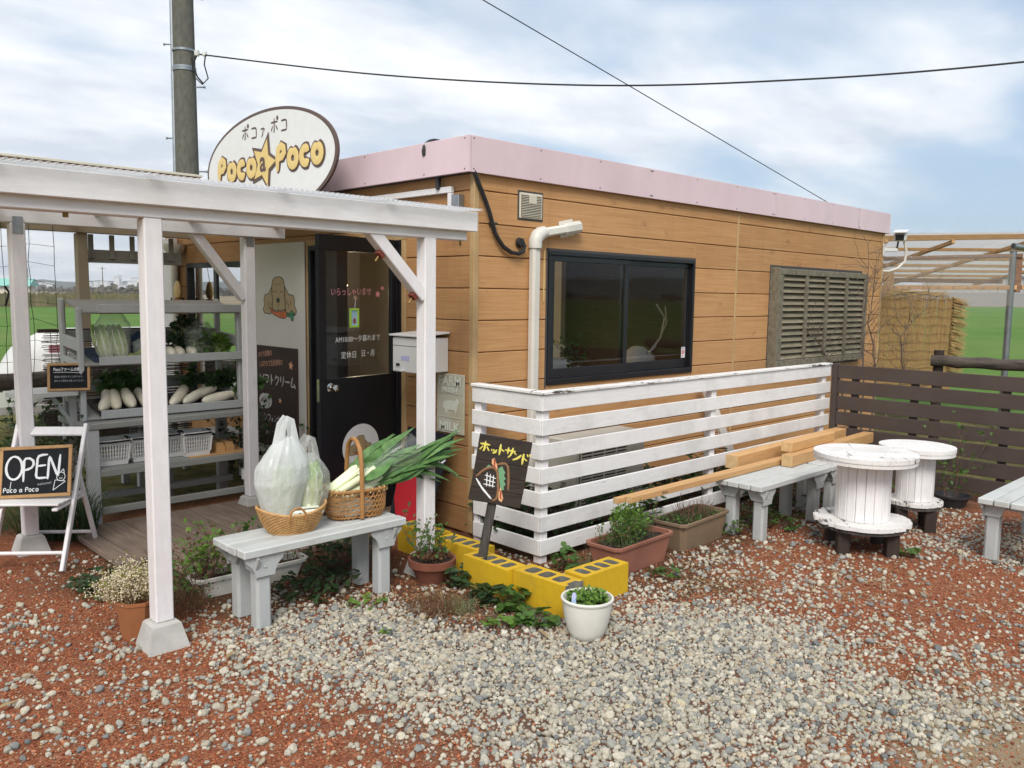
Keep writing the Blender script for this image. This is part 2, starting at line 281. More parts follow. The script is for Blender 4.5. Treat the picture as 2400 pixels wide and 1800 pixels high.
# ------------------------------------------------------------------ mesh helpers
class MB:
    def __init__(s): s.v = []; s.f = []; s.sm = False; s.mi = []
    def add(s, vs, fs):
        o = len(s.v); s.v += [tuple(x) for x in vs]; s.f += [tuple(i+o for i in f) for f in fs]; return s
    def box(s, a, b, ch=.003, m=None):
        """axis-aligned box between corners a and b with chamfered edges; m: optional matrix"""
        a, b = V(a), V(b); lo = V([min(a[i], b[i]) for i in range(3)]); hi = V([max(a[i], b[i]) for i in range(3)])
        ch = min(ch, min(hi[i]-lo[i] for i in range(3))*.3); c = (lo+hi)/2; h = (hi-lo)/2; vs = []; idx = {}
        for ax in range(3):
            for sg in (-1, 1):
                for q in ((-1, -1), (1, -1), (1, 1), (-1, 1)):
                    p = [0, 0, 0]; p[ax] = sg*h[ax]; o = [i for i in range(3) if i != ax]; k = [0, 0, 0]; k[ax] = sg
                    for i, oo in enumerate(o): p[oo] = q[i]*(h[oo]-ch); k[oo] = q[i]
                    idx[(ax, tuple(k))] = len(vs); vs.append(c+V(p))
        fs = []
        def ok(f):
            ps = [vs[i] for i in f]; n = (ps[1]-ps[0]).cross(ps[2]-ps[0]); ce = sum(ps, V())/len(ps)-c
            fs.append(f if n.dot(ce) > 0 else f[::-1])
        for ax in range(3):
            o = [i for i in range(3) if i != ax]
            for sg in (-1, 1):
                f = []
                for q in ((-1, -1), (1, -1), (1, 1), (-1, 1)):
                    k = [0, 0, 0]; k[ax] = sg
                    for i, oo in enumerate(o): k[oo] = q[i]
                    f.append(idx[(ax, tuple(k))])
                ok(tuple(f))
        for a1 in range(3):
            for a2 in range(a1+1, 3):
                a3 = 3-a1-a2
                for s1 in (-1, 1):
                    for s2 in (-1, 1):
                        k0 = [0, 0, 0]; k0[a1] = s1; k0[a2] = s2; k0[a3] = -1; k1 = list(k0); k1[a3] = 1
                        ok((idx[(a1, tuple(k0))], idx[(a1, tuple(k1))], idx[(a2, tuple(k1))], idx[(a2, tuple(k0))]))
        for k in [(x, y, z) for x in (-1, 1) for y in (-1, 1) for z in (-1, 1)]: ok((idx[(0, k)], idx[(1, k)], idx[(2, k)]))
        if m is not None: vs = [m @ x for x in vs]
        return s.add(vs, fs)
    def bar(s, p, q, wd, th, upv=(0, 0, 1), ch=.003):
        """rectangular bar from p to q: wd across, th along upv"""
        p, q = V(p), V(q); d = q-p; ln = d.length; d.normalize(); u = V(upv); u = (u-d*u.dot(d))
        if u.length < 1e-5: u = V((0, 1, 0)) if abs(d.y) < .9 else V((1, 0, 0)); u = u-d*u.dot(d)
        u.normalize(); r = d.cross(u); m = Matrix(((r.x, d.x, u.x, p.x), (r.y, d.y, u.y, p.y), (r.z, d.z, u.z, p.z), (0, 0, 0, 1)))
        return s.box((-wd/2, 0, -th/2), (wd/2, ln, th/2), ch, m)
    def tube(s, pts, r, n=8, cap=True, flat=None, fs=1.0):
        """round tube along points; r number or list; flat: normal along which the section is squeezed by fs"""
        pts = [V(p) for p in pts]; k = len(pts); R = r if isinstance(r, (list, tuple)) else [r]*k; s.sm = True
        pu = None; vs = []; fc = []
        for i, p in enumerate(pts):
            d = (pts[min(i+1, k-1)]-pts[max(i-1, 0)])
            d = d.normalized() if d.length > 1e-9 else V((0, 0, 1))
            if flat is not None: u = V(flat); u = u-d*u.dot(d)
            elif pu is None: u = V((0, 0, 1)) if abs(d.z) < .9 else V((1, 0, 0)); u = u-d*u.dot(d)
            else: u = pu-d*pu.dot(d)
            if u.length < 1e-6: u = d.orthogonal()
            u.normalize(); pu = u; q = d.cross(u)
            for j in range(n):
                a = 2*pi*(j+.5)/n; vs.append(p+R[i]*(cos(a)*q+sin(a)*u*(fs if flat is not None else 1)))
        for i in range(k-1):
            for j in range(n):
                a = i*n+j; b = i*n+(j+1) % n; fc.append((a, b, b+n, a+n))
        if cap: fc.append(tuple(range(n))[::-1]); fc.append(tuple((k-1)*n+j for j in range(n)))
        return s.add(vs, fc)
    def lathe(s, prof, c=(0, 0, 0), n=32, sx=1, sy=1, wob=0, m=None):
        """(radius, height) profile turned about z; closes where radius is 0"""
        c = V(c); vs = []; fc = []; s.sm = True; k = len(prof)
        for (r, h) in prof:
            for j in range(n):
                a = 2*pi*j/n; q = 1+wob*sin(3*a+h*20); vs.append(c+V((cos(a)*r*sx*q, sin(a)*r*sy*q, h)))
        for i in range(k-1):
            for j in range(n): a = i*n+j; b = i*n+(j+1) % n; fc.append((a, b, b+n, a+n))
        if m is not None: vs = [m @ x for x in vs]
        return s.add(vs, fc)
    def poly(s, pts, th, fr):
        """flat polygon (u, v) of thickness th in frame fr=(origin, U, Vv, Nn); front face at +th"""
        O, U, W, Nn = fr; n = len(pts)
        ar = sum(pts[i][0]*pts[(i+1) % n][1]-pts[(i+1) % n][0]*pts[i][1] for i in range(n))
        if ar < 0: pts = pts[::-1]
        a = [O+U*x+W*y for x, y in pts]; b = [p+Nn*th for p in a]
        fs = [tuple(range(n, 2*n)), tuple(range(n))[::-1]]+[(i, (i+1) % n, (i+1) % n+n, i+n) for i in range(n)]
        return s.add(a+b, fs)
    def build(s, name, mat, parent=None, label=None, local=False):
        me = bpy.data.meshes.new(name); off = V((0, 0, 0))
        if parent is not None and not local:
            p = parent
            while p is not None: off += p.location; p = p.parent
        me.from_pydata([(x-off.x, y-off.y, z-off.z) for x, y, z in s.v], [], s.f); me.update()
        if s.sm:
            me.polygons.foreach_set('use_smooth', [True]*len(me.polygons))
            try: me.set_sharp_from_angle(angle=RAD(38))
            except Exception: pass
        o = bpy.data.objects.new(name, me); COL.objects.link(o)
        if mat: me.materials.append(MATS[mat])
        if parent is not None: o.parent = parent
        if label: o['label'] = label
        return o
def tag(o, label, cat, group=None, kind=None):
    o['label'] = label
    if cat: o['category'] = cat
    if group: o['group'] = group
    if kind: o['kind'] = kind
    return o
def thing(name, label, cat, loc=(0, 0, 0), rotz=0, group=None):
    o = bpy.data.objects.new(name, None); COL.objects.link(o); o.location = loc; o.rotation_euler = (0, 0, rotz); o.empty_display_size = .1
    return tag(o, label, cat, group)
def struct(o): o['kind'] = 'structure'; return o
def box1(name, a, b, mat, parent, ch=.003): return MB().box(a, b, ch).build(name, mat, parent)
def bar1(name, p, q, wd, th, mat, parent, upv=(0, 0, 1), ch=.003): return MB().bar(p, q, wd, th, upv, ch).build(name, mat, parent)
def copy_tree(o, parent=None):
    c = o.copy(); COL.objects.link(c); c.parent = parent
    for ch in o.children: copy_tree(ch, c)
    return c
def frame(o, u, n=None, upv=(0, 0, 1)):
    U = V(u).normalized(); W = V(upv); W = (W-U*W.dot(U)).normalized(); return (V(o), U, W, U.cross(W))
def strokes(mb, lines, r, fr, lift=0, sc=1, off=(0, 0), n=6, fs=.25, rj=0):
    O, U, W, Nn = fr
    for ln in lines:
        pts = []
        for a, b in zip(ln[:-1], ln[1:]):
            k = max(1, int(math.hypot(b[0]-a[0], b[1]-a[1])*sc/(r*2.5)))
            pts += [(a[0]+(b[0]-a[0])*i/k, a[1]+(b[1]-a[1])*i/k) for i in range(k)]
        pts.append(ln[-1])
        if len(pts) > 3:  # round the corners a little
            sm = [pts[0]]
            for i in range(1, len(pts)-1): sm.append(((pts[i-1][0]+2*pts[i][0]+pts[i+1][0])/4, (pts[i-1][1]+2*pts[i][1]+pts[i+1][1])/4))
            pts = sm+[pts[-1]]
        q = [O+U*(off[0]+x*sc)+W*(off[1]+y*sc)+Nn*lift for x, y in pts]
        rr = [r*(.62 if i in (0, len(q)-1) else 1)*(1+random.uniform(-rj, rj)) for i in range(len(q))]
        if len(q) > 1:
            d0 = (q[0]-q[1]).normalized(); d1 = (q[-1]-q[-2]).normalized()
            q = [q[0]+d0*r*.45]+q+[q[-1]+d1*r*.45]; rr = [r*.25]+rr+[r*.25]
        mb.tube(q, rr, n, True, Nn, fs)
    return mb
def circ(cx, cy, rx, ry=None, n=24, a0=0, a1=360):
    ry = ry or rx; return [(cx+rx*cos(RAD(a0+(a1-a0)*i/n)), cy+ry*sin(RAD(a0+(a1-a0)*i/n))) for i in range(n+1)]
def star(cx, cy, R, r, rot=90, k=5):
    return [(cx+(R if i % 2 == 0 else r)*cos(RAD(rot+i*180/k)), cy+(R if i % 2 == 0 else r)*sin(RAD(rot+i*180/k))) for i in range(2*k)]
def text(mb, body, size, fr, off=(0, 0), lift=0, th=.001, shear=0, width=None, rot=0, bold=0):
    """lettering from Blender's own font as thin raised print"""
    c = bpy.data.curves.new('t', 'FONT'); c.body = body; c.size = size; c.shear = shear; c.resolution_u = 3; c.offset = bold
    o = bpy.data.objects.new('t', c); COL.objects.link(o); bpy.context.view_layer.update()
    me = o.evaluated_get(bpy.context.evaluated_depsgraph_get()).to_mesh(); vs = [v.co.copy() for v in me.vertices]; fs = [tuple(p.vertices) for p in me.polygons]
    if vs:
        mxx = max(v.x for v in vs); mnx = min(v.x for v in vs); k = width/(mxx-mnx) if width else 1
        O, U, W, Nn = fr; ca, sa = cos(rot), sin(rot)
        vs = [((v.x-mnx)*k, v.y) for v in vs]; mb.add([O+U*(off[0]+x*ca-y*sa)+W*(off[1]+x*sa+y*ca)+Nn*(lift+th) for x, y in vs], fs)
    bpy.data.objects.remove(o); bpy.data.curves.remove(c); return mb
KANA = {'ホ': [[(.1, .72), (.9, .72)], [(.5, .95), (.5, .08), (.4, .14)], [(.3, .5), (.12, .22)], [(.7, .5), (.9, .22)]], 'ッ': [[(.15, .5), (.22, .35)], [(.42, .55), (.48, .38)], [(.8, .55), (.7, .25), (.4, .05)]],
 'ト': [[(.4, .95), (.4, .05)], [(.4, .6), (.75, .42)]], 'サ': [[(.05, .65), (.95, .65)], [(.3, .9), (.3, .35)], [(.7, .92), (.7, .5), (.6, .2), (.4, .03)]], 'ン': [[(.12, .85), (.35, .7)], [(.12, .08), (.5, .2), (.9, .7)]],
 'ド': [[(.35, .95), (.35, .05)], [(.35, .6), (.7, .42)], [(.66, .95), (.74, .8)], [(.86, .98), (.94, .83)]], 'コ': [[(.12, .82), (.86, .82), (.86, .12)], [(.1, .12), (.86, .12)]], 'ァ': [[(.1, .7), (.8, .7), (.6, .45)], [(.45, .52), (.4, .25), (.2, .02)]],
 'ソ': [[(.15, .85), (.3, .6)], [(.85, .88), (.7, .45), (.35, .05)]], 'フ': [[(.1, .85), (.88, .85), (.75, .4), (.35, .05)]], 'ク': [[(.4, .95), (.15, .55)], [(.38, .8), (.85, .8), (.7, .4), (.3, .05)]], 'リ': [[(.25, .9), (.25, .4)], [(.75, .92), (.75, .45), (.45, .05)]],
 'ー': [[(.1, .5), (.9, .5)]], 'ム': [[(.45, .95), (.15, .12), (.85, .18)], [(.7, .4), (.95, .03)]], 'シ': [[(.15, .9), (.35, .78)], [(.08, .6), (.28, .48)], [(.12, .08), (.5, .2), (.92, .75)]], 'ォ': [[(.1, .55), (.85, .55)], [(.55, .78), (.55, .02), (.45, .08)], [(.55, .52), (.15, .15)]],
 'ケ': [[(.35, .95), (.1, .5)], [(.28, .68), (.95, .68)], [(.65, .68), (.6, .3), (.35, .03)]], 'キ': [[(.15, .68), (.85, .75)], [(.08, .38), (.92, .45)], [(.42, .97), (.6, .02)]], 'ハ': [[(.38, .8), (.3, .4), (.1, .08)], [(.6, .85), (.75, .4), (.95, .08)]]}
KANA['ポ'] = KANA['ホ']+[circ(.9, .93, .09, n=10)]
LAT = {'O': [circ(.5, .5, .46, .5, 20, 100, 465)], 'P': [[(.15, 0), (.15, 1), (.55, 1), (.82, .88), (.85, .7), (.72, .54), (.15, .46)]], 'E': [[(.85, 1), (.2, .98), (.12, .0), (.85, .02)], [(.17, .52), (.75, .55)]], 'N': [[(.1, 0), (.16, 1), (.8, .05), (.9, 1)]],
 'o': [circ(.5, .36, .36, .36, 16, 90, 450)], 'c': [circ(.5, .36, .36, .36, 14, 45, 315)], 'a': [circ(.42, .34, .32, .34, 14, 30, 390), [(.78, .7), (.78, .05), (.9, .0)]]}
def write(mb, word, h, fr, r, off=(0, 0), table=KANA, adv=1.08, wsc=1.0, lift=.0015, small='ッァォ', fs=.25, jit=0, adm=None):
    x = off[0]
    for ch in word:
        if ch == ' ': x += h*.55; continue
        s = h*.72 if ch in small else h; st = [[(a*wsc, b) for a, b in l] for l in table[ch]]
        strokes(mb, st, r, fr, lift+random.uniform(0, .0004), s, (x, off[1]+random.uniform(-jit, jit)*h), fs=fs, rj=.12); x += s*wsc*(adm or {}).get(ch, adv)
    return mb

# ------------------------------------------------------------------ vegetation helpers
def leaf_cloud(mb, n, fn, size, droop=.3, fold=.25, lobes=1):
    """n leaves: fn() gives (position, outward direction); each leaf a folded diamond"""
    for _ in range(n):
        p, d = fn(); p = V(p); d = (V(d)+V((random.gauss(0, .5), random.gauss(0, .5), random.gauss(0, .4)-droop*.3))).normalized()
        sd_ = d.cross(V((random.gauss(0, .4), random.gauss(0, .4), 1))); sd_ = sd_.normalized() if sd_.length > 1e-4 else V((1, 0, 0)); nrm = sd_.cross(d)
        s = size*random.uniform(.55, 1.25); wd = s*random.uniform(.28, .42)
        b = p+d*s*.5; t_ = p+d*s-V((0, 0, 1))*s*droop*.5
        mb.add([p, b+sd_*wd+nrm*wd*fold, t_, b-sd_*wd+nrm*wd*fold, b], [(0, 4, 1), (4, 2, 1), (0, 3, 4), (4, 3, 2)])
    return mb
def blades(mb, n, fn, h, wd, lean=.35):
    for _ in range(n):
        p = V(fn()); a = random.uniform(0, 2*pi); d = V((cos(a), sin(a), 0)); hh = h*random.uniform(.5, 1.15); l = hh*lean*random.uniform(.2, 1.3); s = V((-sin(a), cos(a), 0))*wd*.5
        mb.add([p-s, p+s, p+d*l*.35+V((0, 0, hh*.6))+s*.7, p+d*l*.35+V((0, 0, hh*.6))-s*.7, p+d*l+V((0, 0, hh))], [(0, 1, 2, 3), (3, 2, 4)])
    return mb
def twigs(mb, base, n, h, spread, r=.003, sub=2, bend=.3, k=5):
    """thin wandering stems; returns points along them"""
    out = []
    for _ in range(n):
        a = random.uniform(0, 2*pi); d = V((cos(a)*spread*random.uniform(.2, 1), sin(a)*spread*random.uniform(.2, 1), 1)).normalized(); p = V(base) if not callable(base) else V(base()); hh = h*random.uniform(.6, 1.1); pts = [p.copy()]
        for i in range(k): d = (d+V((random.gauss(0, bend), random.gauss(0, bend), random.gauss(0, bend*.5)))*.4).normalized(); p = p+d*hh/k; pts.append(p.copy())
        mb.tube(pts, [r*(1-.75*i/k) for i in range(k+1)], 4, False); out += [(q, (pts[min(i+1, k)]-pts[max(i-1, 0)]).normalized()) for i, q in enumerate(pts) if i > 0]
        for _ in range(sub):
            i = random.randint(1, k-1); q = pts[i]; e = (d+V((random.gauss(0, .8), random.gauss(0, .8), random.gauss(.2, .4)))).normalized(); s2 = [q]; kk = 3
            for j in range(kk): e = (e+V((random.gauss(0, bend), random.gauss(0, bend), 0))*.5).normalized(); s2.append(s2[-1]+e*hh*.35/kk)
            mb.tube(s2, [r*.55*(1-.7*j/kk) for j in range(kk+1)], 4, False); out += [(q2, e) for q2 in s2[1:]]
    return out
def from_list(pts, sp=.01):
    def f():
        p, d = random.choice(pts); return (p+V((random.gauss(0, sp), random.gauss(0, sp), random.gauss(0, sp))), d+V((0, 0, .2)))
    return f
def ball(c, r, zs=1.0, shell=.35):
    c = V(c)
    def f():
        d = V((random.gauss(0, 1), random.gauss(0, 1), random.gauss(0, 1))).normalized(); k = random.uniform(shell, 1)**.6
        return (c+V((d.x*r*k, d.y*r*k, d.z*r*k*zs)), d+V((0, 0, .5)))
    return f
def disc(c, rx, ry=None, z=0):
    ry = ry or rx
    def f():
        a = random.uniform(0, 2*pi); k = random.random()**.5; return (c[0]+cos(a)*rx*k, c[1]+sin(a)*ry*k, c[2]+random.uniform(0, z) if z else c[2])
    return f
def up_(fn): return lambda: (fn(), (random.gauss(0, .6), random.gauss(0, .6), 1))

# ------------------------------------------------------------------ ground, fields, far country
m, t, b, o = newmat('lot_ground')
tc_ = t.nodes.new('ShaderNodeTexCoord'); vv = tc_.outputs['Object']
big = noise(t, vv, .9, 5, .6); fine = noise(t, vv, 120, 4, .7); mid = noise(t, vv, 9, 6, .65)
vo = t.nodes.new('ShaderNodeTexVoronoi'); vo.inputs['Scale'].default_value = 110; t.links.new(vv, vo.inputs['Vector'])
hs = t.nodes.new('ShaderNodeSeparateColor'); t.links.new(vo.outputs['Color'], hs.inputs[0])
red = ramp(t, hs.outputs[0], [(0, (.115, .045, .026)), (.35, (.225, .082, .045)), (.7, (.315, .128, .074)), (.93, (.37, .195, .125)), (1, (.34, .27, .20))])
red = mixc(t, ramp(t, mid, [(.35, (.75, .75, .75)), (.65, (0, 0, 0))]), red, (.190, .074, .044))
mud = ramp(t, fine, [(.3, (.22, .175, .125)), (.7, (.32, .265, .195))])
ax = t.nodes.new('ShaderNodeSeparateXYZ'); t.links.new(vv, ax.inputs[0])
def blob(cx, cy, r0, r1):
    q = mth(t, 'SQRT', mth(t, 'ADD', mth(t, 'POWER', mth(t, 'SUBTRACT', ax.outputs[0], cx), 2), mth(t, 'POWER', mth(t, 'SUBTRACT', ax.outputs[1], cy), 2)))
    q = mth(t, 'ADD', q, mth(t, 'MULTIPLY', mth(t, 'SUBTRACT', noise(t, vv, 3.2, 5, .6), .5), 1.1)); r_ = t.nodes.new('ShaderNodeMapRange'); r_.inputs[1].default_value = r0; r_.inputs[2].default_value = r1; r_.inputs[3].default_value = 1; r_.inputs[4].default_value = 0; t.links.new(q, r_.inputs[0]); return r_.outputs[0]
c = mixc(t, blob(-.35, -3.85, .55, .85), red, mud)
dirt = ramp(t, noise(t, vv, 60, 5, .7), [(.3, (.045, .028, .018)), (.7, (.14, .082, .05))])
dirt_shade = mth(t, 'MAXIMUM', blob(-1.3, .15, .60, 1.05), blob(.9, -.5, .85, 1.15)); dirt_shade = mth(t, 'MAXIMUM', dirt_shade, blob(2.6, -.7, .75, 1.1)); dirt_shade = mth(t, 'MAXIMUM', dirt_shade, blob(-.35, -.5, .4, .75)); dirt_shade = mth(t, 'MAXIMUM', dirt_shade, blob(3.7, -1.6, .3, .7)); dirt_shade = mth(t, 'MAXIMUM', dirt_shade, blob(-.95, -1.0, .38, .75)); dirt_shade = mth(t, 'MAXIMUM', dirt_shade, blob(-2.2, .9, .15, .55)); dirt_shade = mth(t, 'MAXIMUM', dirt_shade, blob(.35, -1.45, .30, .62))
c = mixc(t, mth(t, 'MULTIPLY', dirt_shade, .92), c, dirt)  # dark soil, with shade under benches and behind the fence painted in too
def step_(sock, a_, b_2):
    r_ = t.nodes.new('ShaderNodeMapRange'); r_.inputs[1].default_value = a_; r_.inputs[2].default_value = b_2; t.links.new(mth(t, 'ADD', sock, mth(t, 'MULTIPLY', mth(t, 'SUBTRACT', noise(t, vv, 2.5, 4), .5), .8)), r_.inputs[0]); return r_.outputs[0]
yard = ramp(t, noise(t, vv, 7, 6, .7), [(.35, (.055, .045, .026)), (.5, (.10, .115, .035)), (.7, (.20, .165, .09))])
c = mixc(t, mth(t, 'MAXIMUM', step_(ax.outputs[0], 4.0, 4.5), step_(ax.outputs[1], 2.0, 2.7)), c, yard)
c = mixc(t, 1.0, c, (.95, .85, .74), 'MULTIPLY')
gap_shade = blob(-1.05, -2.0, .5, 1.35); c = mixc(t, mth(t, 'MULTIPLY', gap_shade, .80), c, (.095, .076, .058))  # base darkened under the gravel, painting in shade between the pebbles
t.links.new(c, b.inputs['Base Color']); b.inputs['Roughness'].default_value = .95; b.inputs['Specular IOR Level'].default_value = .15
bump(t, b, mth(t, 'ADD', mth(t, 'MULTIPLY', vo.outputs['Distance'], -.6), mth(t, 'MULTIPLY', fine, .5)), .8, .008)
mb = MB(); n = 90; X0, X1, Y0, Y1 = -9, 11, -9, 9
def gh(x, y):
    return .010*mnoise.noise(V((x*1.3, y*1.3, 0)))+.004*mnoise.noise(V((x*5, y*5, 3)))
mb.v = [(X0+(X1-X0)*i/n, Y0+(Y1-Y0)*j/n, gh(X0+(X1-X0)*i/n, Y0+(Y1-Y0)*j/n)) for j in range(n+1) for i in range(n+1)]
mb.f = [(j*(n+1)+i, j*(n+1)+i+1, (j+1)*(n+1)+i+1, (j+1)*(n+1)+i) for j in range(n) for i in range(n)]; mb.sm = True
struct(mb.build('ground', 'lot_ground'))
m, t, b, o = newmat('crop'); v = t.nodes.new('ShaderNodeTexCoord').outputs['Object']
mpn = t.nodes.new('ShaderNodeMapping'); mpn.inputs['Scale'].default_value = (1, 1, 1); t.links.new(v, mpn.inputs[0])
c = ramp(t, noise(t, mpn.outputs[0], .35, 9, .72), [(.3, (.070, .150, .022)), (.55, (.100, .205, .032)), (.75, (.135, .245, .045))])
c = mixc(t, ramp(t, noise(t, v, 5, 6, .7), [(.35, (.35,)*3), (.6, (0, 0, 0))]), c, (.045, .10, .018))
mr = t.nodes.new('ShaderNodeMapping'); mr.inputs['Rotation'].default_value = (0, 0, RAD(20)); t.links.new(v, mr.inputs[0]); wv_ = t.nodes.new('ShaderNodeTexWave'); wv_.inputs['Scale'].default_value = 1.4; wv_.inputs['Distortion'].default_value = 1.5; wv_.inputs['Detail'].default_value = 3; t.links.new(mr.outputs[0], wv_.inputs['Vector'])
c = mixc(t, ramp(t, wv_.outputs['Fac'], [(.1, (.30,)*3), (.5, (0, 0, 0))]), c, (.075, .105, .030))
c = mixc(t, ramp(t, noise(t, v, .045, 5, .6), [(.45, (0, 0, 0)), (.66, (.70,)*3)]), c, (.16, .20, .06))
t.links.new(c, b.inputs['Base Color']); b.inputs['Roughness'].default_value = .85; b.inputs['Specular IOR Level'].default_value = .1; bump(t, b, noise(t, v, 12, 6, .7), .9, .05)
R = 1800; mb = MB(); mb.add([(-R, -R, -.06), (R, -R, -.06), (R, R, -.06), (-R, R, -.06)], [(0, 1, 2, 3)]); struct(mb.build('field', 'crop'))
pmat('scrub', (.20, .165, .085), (.085, .090, .034), .9, .9, stretch=(3, 3, .4), bmp=0, tint=0)
pmat('dry_field', (.27, .215, .125), (.17, .14, .08), .05, .95, bmp=0, tint=0)
pmat('hill_wood', (.055, .072, .048), (.030, .042, .030), .03, .95, bmp=0, tint=0)
# dry ground beyond the crop, all round at the far end
mb = MB(); k = 72; r0, r1 = 92, 1790
for i in range(k+1):
    a = 2*pi*i/k; rr = r0+8*sin(a*3)
    if 78 < math.degrees(a) % 360 < 400 and not (20 < math.degrees(a) < 140): rr = 240
    rr = 92 if 20 < math.degrees(a) < 120 else 325
    mb.v += [(cos(a)*rr, sin(a)*rr, -.02), (cos(a)*r1, sin(a)*r1, -.02)]
mb.f = [(2*i, 2*i+1, 2*i+3, 2*i+2) for i in range(k)]; struct(mb.build('dry_field', 'dry_field'))
# belt of dry reeds along the far edge of the crop (left of the shop)
mb = MB()
for _ in range(9000):
    a = RAD(random.uniform(30, 112)); r_ = 93+random.random()**2*60; p = V((cos(a)*r_, sin(a)*r_, -.03)); h = random.uniform(.6, 1.75)*(.75+.4*mnoise.noise(p*.08)); wd = random.uniform(.25, .8); ta = V((-sin(a), cos(a), 0))*wd
    mb.add([p-ta, p+ta, p+ta*.7+V((0, 0, h*.7)), p+V((random.uniform(-.2, .2), 0, h)), p-ta*.7+V((0, 0, h*.75))], [(0, 1, 2, 3, 4)])
tag(mb.build('dry_reed_belt', 'scrub'), 'brown and green reed belt along the far edge of the green field', 'reeds', kind='stuff')
# wooded ridges round the plain
mb = MB(); k = 360
for i in range(k+1):
    a = 2*pi*i/k; r_ = 1500; dg = math.degrees(a) % 360
    h = 11+15*(mnoise.noise(V((cos(a)*3.5, sin(a)*3.5, 1)))+.4)+8*mnoise.noise(V((cos(a)*14, sin(a)*14, 4)))+5*mnoise.noise(V((cos(a)*60, sin(a)*60, 7)))
    h = max(4, h)
    if 180 < dg < 330: h = h*1.6+10
    if dg < 22 or dg > 338: h *= .4
    mb.v += [(cos(a)*r_, sin(a)*r_, -1), (cos(a)*(r_+60), sin(a)*(r_+60), h*.8), (cos(a)*(r_+220), sin(a)*(r_+220), h)]
for i in range(k): mb.f += [(3*i, 3*i+3, 3*i+4, 3*i+1), (3*i+1, 3*i+4, 3*i+5, 3*i+2)]
struct(mb.build('hills', 'hill_wood'))
# scattered brush and tree rows in front of the ridges
mb = MB()
for _ in range(9000):
    a = RAD(random.uniform(25, 118)) if random.random() < .65 else RAD(random.uniform(180, 345)); r_ = random.choice((330, 420, 520, 700, 900))*random.uniform(.95, 1.05); p = V((cos(a)*r_, sin(a)*r_, 0)); gate = mnoise.noise(V((cos(a)*12, sin(a)*12, r_*.01)))
    if gate < -.05: continue
    s = random.uniform(.5, 1.25)*(1+gate)*(.6+r_/700); ta = V((-sin(a), cos(a), 0)); q = p+V((0, 0, s*random.uniform(.3, 1.3)))
    for __ in range(4):
        c_ = q+ta*random.gauss(0, s*.6)+V((0, 0, random.gauss(0, s*.35))); r0_ = s*random.uniform(.3, .7); th0 = random.uniform(0, 6)
        mb.add([c_+ta*r0_*cos(th0+k*1.2566)+V((0, 0, 1))*r0_*sin(th0+k*1.2566)+V((cos(a), sin(a), 0))*random.uniform(-1, 1) for k in range(5)], [(0, 1, 2, 3, 4)])
pmat('brush', (.16, .12, .085), (.08, .085, .055), .05, .95, bmp=0, tint=0)
tag(mb.build('distant_brush', 'brush'), 'brownish brush and tree rows far across the plain', 'trees', kind='stuff')
# town on the ridge: separate small blocks
fr_az = lambda px: YAW+math.atan((px-1200)/1969.5)
far_b = [(212, 1350, 10, 10, 27), (228, 1350, 8, 8, 31), (246, 1400, 14, 9, 33), (262, 1420, 10, 10, 30), (276, 1380, 9, 18, 38), (284, 1385, 7, 20, 42), (300, 1400, 12, 8, 34), (312, 1330, 14, 10, 30), (322, 1360, 17, 16, 38), (330, 1370, 9, 10, 44),
         (106, 1350, 14, 7, 22), (120, 1320, 10, 6, 20), (96, 1280, 18, 5, 12), (236, 1250, 12, 6, 14), (292, 1240, 16, 6, 15), (318, 1200, 24, 5, 10)]
for i, (px, r_, wd, ht, z) in enumerate(far_b):
    wd *= .42; ht *= .55; z = 14+3+(z-10)*.27
    a = fr_az(px); c_ = V((-3.9+sin(a)*r_, -4.5+cos(a)*r_, z-14)); dr = V((cos(a), -sin(a), 0)); dp = V((sin(a), cos(a), 0))
    mm = Matrix(((dr.x, dp.x, 0, c_.x), (dr.y, dp.y, 0, c_.y), (0, 0, 1, 0), (0, 0, 0, 1)))
    bl = thing('town_building', 'tiny pale building of the hazy hill town on the horizon', 'building', (c_.x, c_.y, 0), 0, 'far buildings of the hill town')
    MB().box((-wd, -6, 0), (wd, 6, z-14+ht), .1, mm).build('wall', 'far_white' if i % 3 else 'far_grey', bl)
    MB().box((-wd-.5, -6.5, z-14+ht), (wd+.5, 6.5, z-14+ht+1.2), .1, mm).build('roof', 'far_grey' if i % 3 else 'roof_dark', bl)
def at(px, dist): a = fr_az(px); return V((-3.945+sin(a)*dist/cos(a-YAW), -4.463+cos(a)*dist/cos(a-YAW), 0))
# warehouse with a teal roof, far left
p0, p1 = at(-60, 230), at(72, 230); d = (p1-p0).normalized(); nrm = V((-d.y, d.x, 0))
wh = thing('warehouse', 'long low cream warehouse with teal roof beyond the field at far left', 'building', (p0.x, p0.y, 0))
ln = (p1-p0).length; mm = Matrix(((d.x, nrm.x, 0, p0.x), (d.y, nrm.y, 0, p0.y), (0, 0, 1, 0), (0, 0, 0, 1)))
MB().box((0, 0, 0), (ln, 3, 2.6), .05, mm).build('wall', 'cream_wall', wh)
mb = MB(); mb.add([mm @ V(q) for q in ((-.6, -.8, 2.5), (ln+.6, -.8, 2.5), (ln+.6, 1.5, 4.6), (-.6, 1.5, 4.6), (ln+.6, 3.8, 2.5), (-.6, 3.8, 2.5), (-.6, -.8, 2.35), (ln+.6, -.8, 2.35))], [(0, 1, 2, 3), (3, 2, 4, 5), (6, 7, 1, 0), (1, 4, 2), (0, 3, 5)]); mb.build('roof', 'teal_roof', wh)
